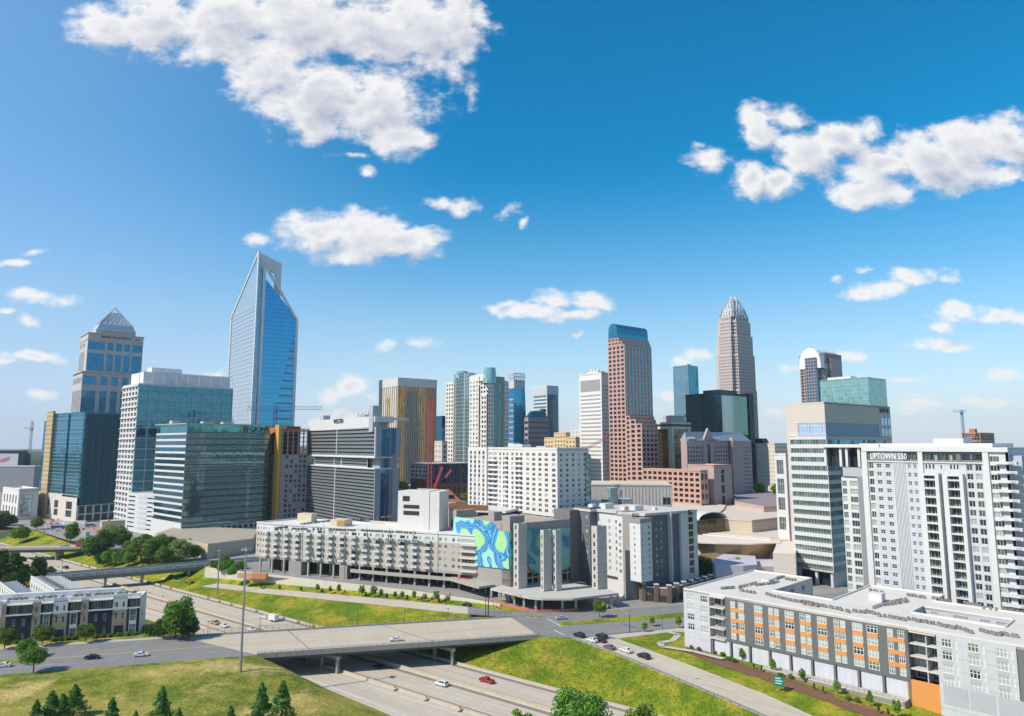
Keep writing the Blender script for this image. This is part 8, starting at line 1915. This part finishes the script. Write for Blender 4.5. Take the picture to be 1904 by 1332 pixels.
def car(kind, colr, x, y, z, ang, label, group=None, trailer=False):
    prof, r0, r1, w_c = PROF[kind]; key = (kind, colr)
    hw = w_c/2
    if key not in CARM:
        b = MB(); n = len(prof)
        def yw(zz): return hw if zz < 1.1 else hw*(1-.28*min(1, (zz-1.1)/.6))
        Lp = [(x_, yw(z_), z_) for x_, z_ in prof]; Rp = [(x_, -yw(z_), z_) for x_, z_ in prof]
        for i in range(n):
            j = (i+1) % n; b.quad(Lp[i], Lp[j], Rp[j], Rp[i])
        b.ngon(Lp[::-1]); b.ngon(Rp)
        for sy in (-1, 1):
            b.abox(.75, .95, sy*hw-.1 if sy > 0 else sy*hw-.12, sy*hw+.12 if sy > 0 else sy*hw+.1, 1.0, 1.15)
        if kind == 'pickup': pass
        body = b.mesh('body', PT[colr])
        g = MB(); zb = 1.06 if kind == 'sedan' else 1.16
        cabin = [p for p in prof if p[1] > zb]
        if kind == 'pickup': cabin = [p for p in prof if p[1] > 1.2]
        x0, x1 = cabin[0][0], cabin[-1][0]; zt_ = max(p[1] for p in cabin)-.10
        for sy in (-1, 1):
            q = [(x0-.12+.15, sy*(yw(zb)+.012), zb+.02), (x1+.32 if kind != 'sedan' else x1+.28, sy*(yw(zb)+.012), zb+.02), (x1-.12, sy*(yw(zt_)+.015), zt_), (x0+.30, sy*(yw(zt_)+.015), zt_)]
            g.ngon(q if sy < 0 else q[::-1])
        def lid(i, j):
            (xa, za), (xb, zb2) = prof[i], prof[j]; d = Vector((xb-xa, 0, zb2-za)); nn = Vector((-d.z, 0, d.x)).normalized()*.015
            if nn.z < 0: nn = -nn
            A_, B_ = Vector((xa, 0, za))+d*.1+nn, Vector((xa, 0, za))+d*.9+nn; wa, wb2 = yw(za)*.88, yw(zb2)*.9
            g.quad((A_.x, -wa, A_.z), (B_.x, -wb2, B_.z), (B_.x, wb2, B_.z), (A_.x, wa, A_.z))
        if kind == 'sedan': lid(3, 4); lid(5, 6)
        elif kind == 'suv': lid(2, 3); lid(5, 6)
        else: lid(2, 3); lid(5, 6)
        if kind == 'pickup': g.quad((-2.6, -.75, 1.15), (-.9, -.75, 1.15), (-.9, .75, 1.15), (-2.6, .75, 1.15))
        glas = g.mesh('windows', CGL)
        w2 = MB(); w2.tube((0, -.13, 0), (0, .13, 0), .34, 14); wh = w2.mesh('wheel', TYRE)
        w3 = MB(); w3.tube((0, -.14, 0), (0, .14, 0), .2, 10); rim = w3.mesh('rim', HUB)
        h = MB(); h.abox(-.05, .05, -.2, .2, -.07, .07); hl_ = h.mesh('headlight', HLM); tl_ = bpy.data.meshes.new_from_object(bpy.data.objects.new('t', hl_)) if False else h.mesh('tail_light', TLM)
        CARM[key] = (body, glas, wh, rim, hl_, tl_)
    body, glas, wh, rim, hl_, tl_ = CARM[key]
    nm = {'sedan': 'car', 'suv': 'suv', 'pickup': 'pickup_truck'}[kind]
    r = tag(link(nm, None, None, (x, y, z)), label, {'sedan': 'car', 'suv': 'car', 'pickup': 'pickup truck'}[kind], group); r.rotation_euler = (0, 0, ang)
    link('body', body, r); link('windows', glas, r)
    wx_ = prof[-1][0]-.85
    for a_ in (-wx_+.05, wx_):
        for sy in (-1, 1): o = link('wheel', wh, r, (a_, sy*(hw-.13), .34)); link('rim', rim, o)
    for sy in (-1, 1): link('headlight', hl_, r, (prof[-1][0]-.01, sy*(hw-.28), .72)); link('tail_light', tl_, r, (prof[0][0]+.01, sy*(hw-.28), .85))
    return r
ra = atan2(dd.y, dd.x); fa = atan2(DT.y, DT.x)
def carp(kind, colr, px, py, ang, label, z=None, **k):
    if z is None:
        g_ = G(px, py, 0)
        for _ in range(3): g_ = G(px, py, gz(g_.x, g_.y))
        z = g_.z+.08
    else: g_ = G(px, py, z)
    return car(kind, colr, g_.x, g_.y, z, ang, label, **k)
carp('sedan', 'white', 262, 1221, ra, 'white sedan on the dark asphalt road left of the bridge'); carp('sedan', 'black', 172, 1226, ra, 'black sedan on the road behind the white one left of the bridge'); carp('sedan', 'white', 5, 1241, ra+pi, 'white car cut off by the left edge on the main road')
carp('sedan', 'white', 736, 1192, ra+pi, 'white sedan crossing the road bridge', z=.13)
carp('suv', 'white', 821, 1275, fa+pi, 'white estate car on the freeway in front of the bridge', z=-7.92); carp('pickup', 'red', 905, 1269, fa+pi, 'bright red pickup truck on the freeway right of the white car', z=-7.92); carp('sedan', 'black', 703, 1242, fa+pi, 'dark car in the shadow under the road bridge', z=-7.92)
carp('sedan', 'white', 493, 1150, fa+pi, 'white car towing a box trailer on the freeway beyond the bridge', z=-7.92)
carp('pickup', 'tan', 400, 1161, fa, 'tan pickup truck on the freeway beyond the tall light mast', z=-7.92); carp('sedan', 'white', 417, 1166, fa, 'white sedan close beside the tan pickup on the freeway', z=-7.92); carp('sedan', 'white', 468, 1173, fa, 'white sedan about to pass under the bridge', z=-7.92)
carp('sedan', 'black', 867, 1127, radians(-32)+pi, 'black hatchback on the curved entry ramp'); carp('sedan', 'silver', 1044, 1152, ra, 'silver sedan beside the median at the intersection')
ea = atan2((ENp[4]-ENp[1]).y, (ENp[4]-ENp[1]).x)
for k_, c_, px, py, lab in (('suv', 'black', 1077, 1185, 'black suv first in the exit ramp queue, left lane'), ('suv', 'black', 1119, 1187, 'black suv first in the exit ramp queue, right lane'), ('sedan', 'black', 1117, 1194, 'black car second in the right lane of the ramp queue'), ('sedan', 'white', 1101, 1194, 'white car behind the first black suv in the ramp queue'), ('sedan', 'grey', 1133, 1207, 'dark grey car last in the left lane of the ramp queue'), ('sedan', 'white', 1164, 1213, 'white car between the grey car and the last black suv'), ('suv', 'black', 1197, 1224, 'black suv last in the exit ramp queue')):
    carp(k_, c_, px, py, ea+pi, lab)
carp('pickup', 'silver', 121, 1018, radians(5), 'silver pickup truck on the far left bridge', z=.12); carp('suv', 'blue', 122, 1057, fa+pi, 'small blue car on the far part of the freeway', z=-7.92); carp('suv', 'white', 333, 1086, fa+pi*0, 'white suv by the foot of the right viaduct pier')
def boxveh(nm, label, cat, px, py, z, ang, bodies, wheels=((-1.6, 1), (-1.6, -1), (1.6, 1), (1.6, -1))):
    g_ = G(px, py, z); r = tag(link(nm, None, None, g_), label, cat); r.rotation_euler = (0, 0, ang)
    for n1, (x0, x1, y0, y1, z0_, z1_), m in bodies:
        b = MB(); b.prism([(x0, y0), (x1, y0), (x1, y1), (x0, y1)], z0_, z1_, ps2=[(x0+.06, y0+.06), (x1-.06, y0+.06), (x1-.06, y1-.06), (x0+.06, y1-.06)]); link(n1, b.mesh(n1, m), r)
    w2 = MB(); w2.tube((0, -.15, 0), (0, .15, 0), .42, 12); wh = w2.mesh('wheel', TYRE)
    for x, s_ in wheels: link('wheel', wh, r, (x, s_*1.05, .42))
    return r
boxveh('trailer', 'white box trailer towed by the white car on the freeway', 'trailer', 508, 1155, -7.92, fa, [('box', (-2.6, 2.6, -1.1, 1.1, .6, 2.9), PT['white']), ('drawbar', (-3.6, -2.6, -.1, .1, .5, .7), TYRE)], ((.3, 1), (.3, -1), (1.2, 1), (1.2, -1)))
boxveh('concrete_truck', 'dark red truck beside the silver pickup on the far left bridge', 'truck', 152, 1018, .12, radians(5), [('cab', (2, 3.8, -1.1, 1.1, .7, 2.6), PT['red']), ('load', (-3.6, 1.8, -1.1, 1.1, 1.0, 3.4), PT['red']), ('chassis', (-3.6, 3.8, -.9, .9, .5, .8), TYRE)], ((-2.6, 1), (-2.6, -1), (2.8, 1), (2.8, -1)))
boxveh('roller', 'small yellow roller beside the white suv near the viaduct pier', 'machine', 352, 1084, -5.6, .3, [('cab', (-.6, .8, -.8, .8, .8, 2.4), mat('machine_yellow', (.62, .42, .04), .5)), ('hood', (-1.8, -.6, -.8, .8, .6, 1.4), mat('machine_yellow', (.62, .42, .04)))], ((-1.4, .8), (-1.4, -.8), (1.4, .8), (1.4, -.8)))
CO = mat('machine_orange', (.62, .20, .03), .5)
boxveh('flatbed_truck', 'blue truck parked on the construction site below the dark glass tower', 'truck', 108, 984, .1, .3, [('cab', (3, 5, -1.2, 1.2, .7, 2.9), PT['blue']), ('load', (-5, 2.8, -1.2, 1.2, 1.0, 3.0), PT['blue'])], ((-3.5, 1), (-3.5, -1), (3.8, 1), (3.8, -1)))
boxveh('site_truck', 'blue and white truck at the right of the construction site', 'truck', 168, 980, .1, 1.2, [('cab', (3, 5, -1.2, 1.2, .7, 2.9), PT['white']), ('load', (-4, 2.8, -1.2, 1.2, 1.0, 2.6), PT['blue'])], ((-3, 1), (-3, -1), (3.8, 1), (3.8, -1)))
boxveh('site_office', 'long white site container among the construction vehicles', 'container', 140, 975, .1, .1, [('box', (-9, 9, -1.6, 1.6, 0, 3), PT['white'])], ())
boxveh('site_office', 'long grey site container behind the slim green tree', 'container', 150, 996, .1, -.3, [('box', (-7, 7, -1.6, 1.6, 0, 3), mat('container_grey', (.35, .36, .36)))], ())
boxveh('shed', 'pale green roofed shed by the foot of the white gridded office', 'shed', 215, 982, .1, .65, [('box', (-11, 11, -5, 5, 0, 6), mat('shed_tan', (.5, .45, .36))), ('roof', (-11.4, 11.4, -5.4, 5.4, 6, 6.6), mat('shed_green', (.42, .50, .40)))], ())
boxveh('container', 'orange and tan container by the left end of the long apartment block', 'container', 458, 1075, -.6, -.1, [('box', (-4.5, 4.5, -1.3, 1.3, 0, 2.6), mat('container_tan', (.60, .34, .16)))], ())
boxveh('container', 'second orange container under the corner of the long apartment block', 'container', 483, 1076, -.6, -.1, [('box', (-4.0, 4.0, -1.3, 1.3, 0, 2.6), mat('container_orange', (.58, .22, .10)))], ())
g_ = G(184, 990, 0); r = tag(link('boom_lift', None, None, g_), 'orange boom lift raised on the construction site', 'machine'); b = MB(); b.abox(-2, 2, -1.2, 1.2, .5, 1.8); link('base', b.mesh('base', CO), r); b = MB(); b.tube((-1, 0, 1.8), (7, 1, 9), .3, 6, r2=.2); link('boom', b.mesh('boom', CO), r); b = MB(); b.abox(6.2, 7.8, .2, 1.8, 8.6, 9.7); link('basket', b.mesh('basket', CO), r)
# scattered site clutter: orange and white barriers
BR = mat('site_barrier_red', (.55, .10, .05), .7); BWm = mat('site_barrier_white', (.75, .72, .70), .7)
b1 = MB(); b1.prism([(-1, -.3), (1, -.3), (1, .3), (-1, .3)], 0, 1.1, ps2=[(-.95, -.1), (.95, -.1), (.95, .1), (-.95, .1)]); mr_, mw_ = b1.mesh('site_barrier', BR), b1.mesh('site_barrier', BWm)
for i in range(44):
    px = random.uniform(60, 150) if i % 2 else random.uniform(80, 240); py = random.uniform(966, 976) if i % 2 else random.uniform(970, 992); g_ = G(px, py); red = random.random() < .45
    o = link('site_barrier', mr_ if red else mw_, None, (g_.x, g_.y, .06), random.uniform(0, 3)); o.scale = (1.4, 1.4, 1.4); tag(o, ('red' if red else 'white')+' plastic barrier on the construction site below the dark glass tower', 'barrier', 'red site barriers' if red else 'white site barriers')
# ================================================================== poles, lamps, signals, signs
GAL = mat('galvanised_steel', (.34, .36, .38), .5, .5); BKM = mat('black_metal', (.03, .03, .033)); SGY = mat('signal_yellow', (.62, .38, .02), .5)
def pole(nm, label, cat, px, py, z, top, r0=.12, parts_=(), m=GAL, group=None):
    g_ = G(px, py, z); zt_ = H+g_.y*tan(TH+atan((CY-top)/F)); r = tag(link(nm, None, None, g_), label, cat, group)
    b = MB(); b.tube((0, 0, -.2), (0, 0, zt_-z), r0, 10, r2=r0*.55); link('pole', b.mesh('pole', m), r); return r, g_, zt_-z
def addp(r, nm, m, f_):
    b = MB(); f_(b); return link(nm, b.mesh(nm, m), r)
r, g_, h = pole('high_mast_light', 'very tall grey mast rising from the foreground hill across the picture', 'mast', 447, 1250, gz(G(447, 1250).x, G(447, 1250).y), 1017, .42)
addp(r, 'lamp_ring', GAL, lambda b: b.tube((0, 0, h-.8), (0, 0, h-.4), .9, 10))
for i in range(4): a = i*pi/2+.4; addp(r, 'lamp', mat('lamp_housing', (.5, .5, .5)), lambda b: b.abox(cos(a)*1.1-.3, cos(a)*1.1+.3, sin(a)*1.1-.3, sin(a)*1.1+.3, h-1.1, h-.7))
r, g_, h = pole('high_mast_light', 'tall grey mast beyond the freeway right of the viaduct piers', 'mast', 404, 1107, -6.5, 1022, .4)
addp(r, 'lamp_ring', GAL, lambda b: b.tube((0, 0, h-.8), (0, 0, h-.4), 1.1, 10)); 
for px, py, z, top in ((213, 1052, .3, 1018), (227, 1050, .3, 1021), (331, 1042, .3, 1008), (346, 1040, .3, 1014), (115, 1066, .3, 1028), (401, 1040, .2, 1015), (437, 1026, .2, 1000)): pole('catenary_pole', 'thin dark pole standing on the light rail viaduct', 'pole', px, py, z, top, .13, m=BKM, group='poles on the light rail viaduct')
for px, py, top in ((483, 1175, 1151), (577, 1169, 1146), (665, 1163, 1141), (752, 1157, 1136), (833, 1151, 1133)):
    r, g_, h = pole('street_lamp', 'black street lamp on the far parapet of the road bridge', 'street lamp', px, py, .4, top, .09, m=BKM, group='street lamps on the bridge parapet'); addp(r, 'lamp_head', BKM, lambda b: b.tube((0, 0, h), (0, 0, h+.35), .16, 8, r2=.28))
for px, py, top, lab in ((386, 1181, 1157, 'black street lamp near the left end of the bridge'), (178, 1196, 1167, 'black street lamp on the sidewalk before the wide navy town house'), (1232, 1173, 1151, 'black street lamp beside the footpath by the low apartments')):
    r, g_, h = pole('street_lamp', lab, 'street lamp', px, py, 0, top, .09, m=BKM); addp(r, 'lamp_head', BKM, lambda b: b.tube((0, 0, h), (0, 0, h+.35), .16, 8, r2=.28))
def signal(r, x, y, z):
    o = addp(r, 'signal_head', SGY, lambda b: b.abox(x-.22, x+.22, y-.2, y+.2, z-1.2, z)); 
    for k, c_ in enumerate(((.5, .03, .02), (.6, .4, .03), (.03, .4, .1))):
        b = MB(); b.tube((x, y-.24, z-.25-k*.36), (x, y-.2, z-.25-k*.36), .13, 8); link('lens', b.mesh('lens', mat('lens_%d' % k, c_, .3)), o)
r, g_, h = pole('traffic_signal', 'black signal mast with four yellow signals on a long arm at the intersection', 'traffic light', 1171, 1178, 0, 1139, .16, m=BKM)
e_ = G(1119, 1165, 0)-g_; e_ = V(e_.x, e_.y, 0).normalized()*13; addp(r, 'mast_arm', GAL, lambda b: b.tube((0, 0, h-.4), (e_.x, e_.y, h+1.4), .12, 6, r2=.06))
for k in (.99, .82, .64, .46): signal(r, e_.x*k, e_.y*k, h-.4+1.8*k)
r, g_, h = pole('traffic_signal', 'dark twin signal mast on the grass corner left of the intersection', 'traffic light', 903, 1150, 0, 1110, .2, m=BKM)
addp(r, 'second_pole', BKM, lambda b: b.tube((1.1, 0, 0), (1.1, 0, h), .2, 8)); addp(r, 'mast_arm', BKM, lambda b: b.tube((0, 0, h-.4), (15, -2, h+1.2), .12, 6, r2=.06))
for k in (.5, .72, .95): signal(r, 15*k, -2*k, h-.4+1.6*k)
r, g_, h = pole('road_sign', 'green road sign on two posts beside the exit ramp', 'sign', 1444, 1294, gz(G(1444, 1294, -1).x, G(1444, 1294, -1).y), 1270, .07)
GSG = mat('sign_green', (.01, .16, .10), .5); GSG2 = mat('sign_text_pale', (.45, .62, .55), .5)
addp(r, 'post', GAL, lambda b: b.tube((1.7, -1.2, -.2), (1.7, -1.2, h), .07, 6))
o = addp(r, 'sign_panel', GSG, lambda b: b.box(V(-.5, .15, 0), V(.82, -.57), V(.57, .82), 2.9, .08, h-.9, h+2.1))
addp(r, 'sign_lines', GSG2, lambda b: [b.box(V(-.5, .15, 0)+V(.82, -.57)*.35+V(-.57, -.82)*.05, V(.82, -.57), V(.57, .82), l_, .03, h+z_, h+z_+.3) for l_, z_ in ((1.5, 1.3), (2.1, .6), (1.8, -.1))])
ORS = mat('work_sign_orange', (.75, .16, .02), .6)
for px, py, z in ((642, 1110, -3.4), (668, 1104, -3.2), (803, 1125, -1.6), (837, 1112, -1.0)):
    g_ = G(px, py, z); r = tag(link('work_sign', None, None, g_), 'orange diamond road work sign beside the entry ramp', 'sign', 'road work signs by the entry ramp'); addp(r, 'post', GAL, lambda b: b.tube((0, 0, 0), (0, 0, 1.4), .05, 5)); addp(r, 'sign_panel', ORS, lambda b: plate(b, [V(-.8, -.06, 1.7), V(0, -.06, .9), V(.8, -.06, 1.7), V(0, -.06, 2.5)], 0, V(0, .05, 0)))
# traffic drums and cones
b = MB(); b.tube((0, 0, 0), (0, 0, .12), .42, 10, 1); b.tube((0, 0, .12), (0, 0, .4), .30, 10, 0, r2=.28); b.tube((0, 0, .4), (0, 0, .6), .28, 10, 2, r2=.27); b.tube((0, 0, .6), (0, 0, 1.05), .27, 10, 0, r2=.22); drm = b.mesh('traffic_drum', [mat('drum_orange', (.70, .16, .05), .6), TYRE, mat('drum_white', (.7, .7, .7))])
for s_, t0_, t1_, st, lab, gr in ((14.6, -170, -30, 11, 'orange traffic drum along the far freeway barrier beyond the bridge', 'drums along the far barrier'), (-16.4, 4, 90, 14, 'orange traffic drum along the barrier beside the slip road', 'drums beside the slip road'), (15.0, -330, -200, 12, 'orange traffic drum far along the freeway near the left bridge', 'drums far along the freeway'), (1.4, -330, -180, 14, 'orange traffic drum along the far median near the viaduct', 'drums along the far median')):
    t_ = t0_
    while t_ < t1_: p = ST(s_, t_, -7.92); o = link('traffic_drum', drm, None, p); o.scale = (1.25,)*3; tag(o, lab, 'traffic drum', gr); t_ += st
for px, py in ((917, 1127), (923, 1129), (929, 1131), (1146, 1146)): o = link('traffic_drum', drm, None, G(px, py)); tag(o, 'orange traffic drum on the verge by the unfinished concrete frame', 'traffic drum', 'drums by the unfinished frame')
# guardrail of the exit ramp
b = MB()
gpz = [q+(c-q)*.015 for q, c in zip(ENp[1:], EFp[1:])]
for p, q in zip(gpz[:-1], gpz[1:]):
    L_ = (q-p).length; n = max(1, int(L_/2.6)); d_ = (q-p)/L_
    for i in range(n): c = p+d_*(L_*i/n); b.abox(c.x-.12, c.x+.12, c.y-.12, c.y+.12, c.z-.3, c.z+.85)
    b.bar(p+V(0, 0, .68), q+V(0, 0, .68), .3)
tag(link('guardrail', b.mesh('guardrail', [mat('guardrail_steel', (.40, .40, .38), .5, .5)], gpz[0]), None, gpz[0]), 'steel guardrail along the top of the green bank beside the exit ramp', 'guardrail')
# ================================================================== cranes
def crane(label, D, pm, ytop, zbase, x0, x1, yj, m, w__=1.6, slope=0, cat='crane'):
    x = XA(E(pm, yj), D); zj = ZP(yj, D); r = tag(link('tower_crane', None, None, (x, D, zbase)), label, cat)
    zt_ = ZP(ytop, D)-zbase; b = MB(); n = max(3, int(zt_/3.2))
    for sx_, sy_ in ((-1, -1), (1, -1), (1, 1), (-1, 1)): b.bar((sx_*w__/2, sy_*w__/2, 0), (sx_*w__/2, sy_*w__/2, zt_), w__*.2)
    for i in range(n):
        z0_, z1_ = zt_*i/n, zt_*(i+1)/n; s_ = 1 if i % 2 else -1
        b.bar((-s_*w__/2, -w__/2, z0_), (s_*w__/2, -w__/2, z1_), w__*.14); b.bar((w__/2, -s_*w__/2, z0_), (w__/2, s_*w__/2, z1_), w__*.14)
    link('mast', b.mesh('mast', m), r)
    if x0 is not None:
        b = MB(); xa, xb = XA(E(x0, yj), D)-x, XA(E(x1, yj), D)-x; za = zj-zbase; hh = w__*1.1; n = max(4, int((xb-xa)/3))
        for k in range(n):
            p0, p1 = xa+(xb-xa)*k/n, xa+(xb-xa)*(k+1)/n; b.bar((p0, -.5, za), (p1, -.5, za), w__*.16); b.bar((p0, .5, za), (p1, .5, za), w__*.16); b.bar((p0, 0, za+hh), (p1, 0, za+hh), w__*.14)
            b.bar((p0, -.5, za), ((p0+p1)/2, 0, za+hh), w__*.12); b.bar(((p0+p1)/2, 0, za+hh), (p1, -.5, za), w__*.12)
        link('jib', b.mesh('jib', m), r)
        b = MB(); b.abox(-1.2, 1.2, -1.2, 1.2, za-3, za-.3); link('cab', b.mesh('cab', m), r)
    return r
DB = mat('crane_blue', (.03, .13, .30), .5); CR_ = mat('crane_red', (.50, .05, .05), .5); CY_ = mat('crane_yellow', (.60, .40, .06), .5); CGR = mat('crane_grey', (.28, .25, .22), .6)
crane('blue tower crane with a long jib in front of the tallest left tower', 590, 512, 752, 0, 460, 600, 762, DB, 2.4)
crane('small grey yellow crane far away at the left horizon', 1300, 59, 783, 0, 45, 64, 798, CGR, 3)
crane('slim red crane mast in front of the gold ribbed tower', 480, 801, 742, 0, None, None, 742, CR_, 2.6)
crane('short orange crane head above the banded hotel', 520, 722, 741, 0, 718, 727, 744, CY_, 1.6)
crane('blue crane over the far unfinished tower at the right', 890, 1788, 762, 0, 1772, 1797, 767, DB, 2.2)
r = crane('red crane behind the white apartments with its jib raised to the right', 420, 1088, 840, 0, None, None, 842, CR_, 1.6)
b = MB(); p0, p1 = V(0, 0, ZP(840, 420)), V(XA(1141, 420)-XA(1088, 420), 0, ZP(806, 420))
for o_ in (V(0, 0, 0), V(-.6, 0, 1.6)): b.bar(p0+o_, p1+o_*.2, .35)
for i in range(10): b.bar(p0.lerp(p1, i/10), p0.lerp(p1, (i+.5)/10)+V(-.5, 0, 1.4)*(1-i/12), .22); b.bar(p0.lerp(p1, (i+.5)/10)+V(-.5, 0, 1.4)*(1-i/12), p0.lerp(p1, (i+1)/10), .22)
link('jib', b.mesh('jib', CR_), r)
r = tag(link('mobile_crane', None, None, (XA(815, 470), 470, 0)), 'red crane boom sections beside the red mast before the brick building', 'crane'); zA, zB = ZP(905, 470), ZP(868, 470); b = MB(); b.tube((-2, 0, zA), (3, 0, zB), 1.1, 4); b.tube((5, 0, zA+6), (9, 0, zA+11), .9, 4); link('boom', b.mesh('boom', CR_), r); b = MB(); b.tube((-2, 0, 0), (-2, 0, zA), 1.0, 4); link('mast', b.mesh('mast', CR_), r)
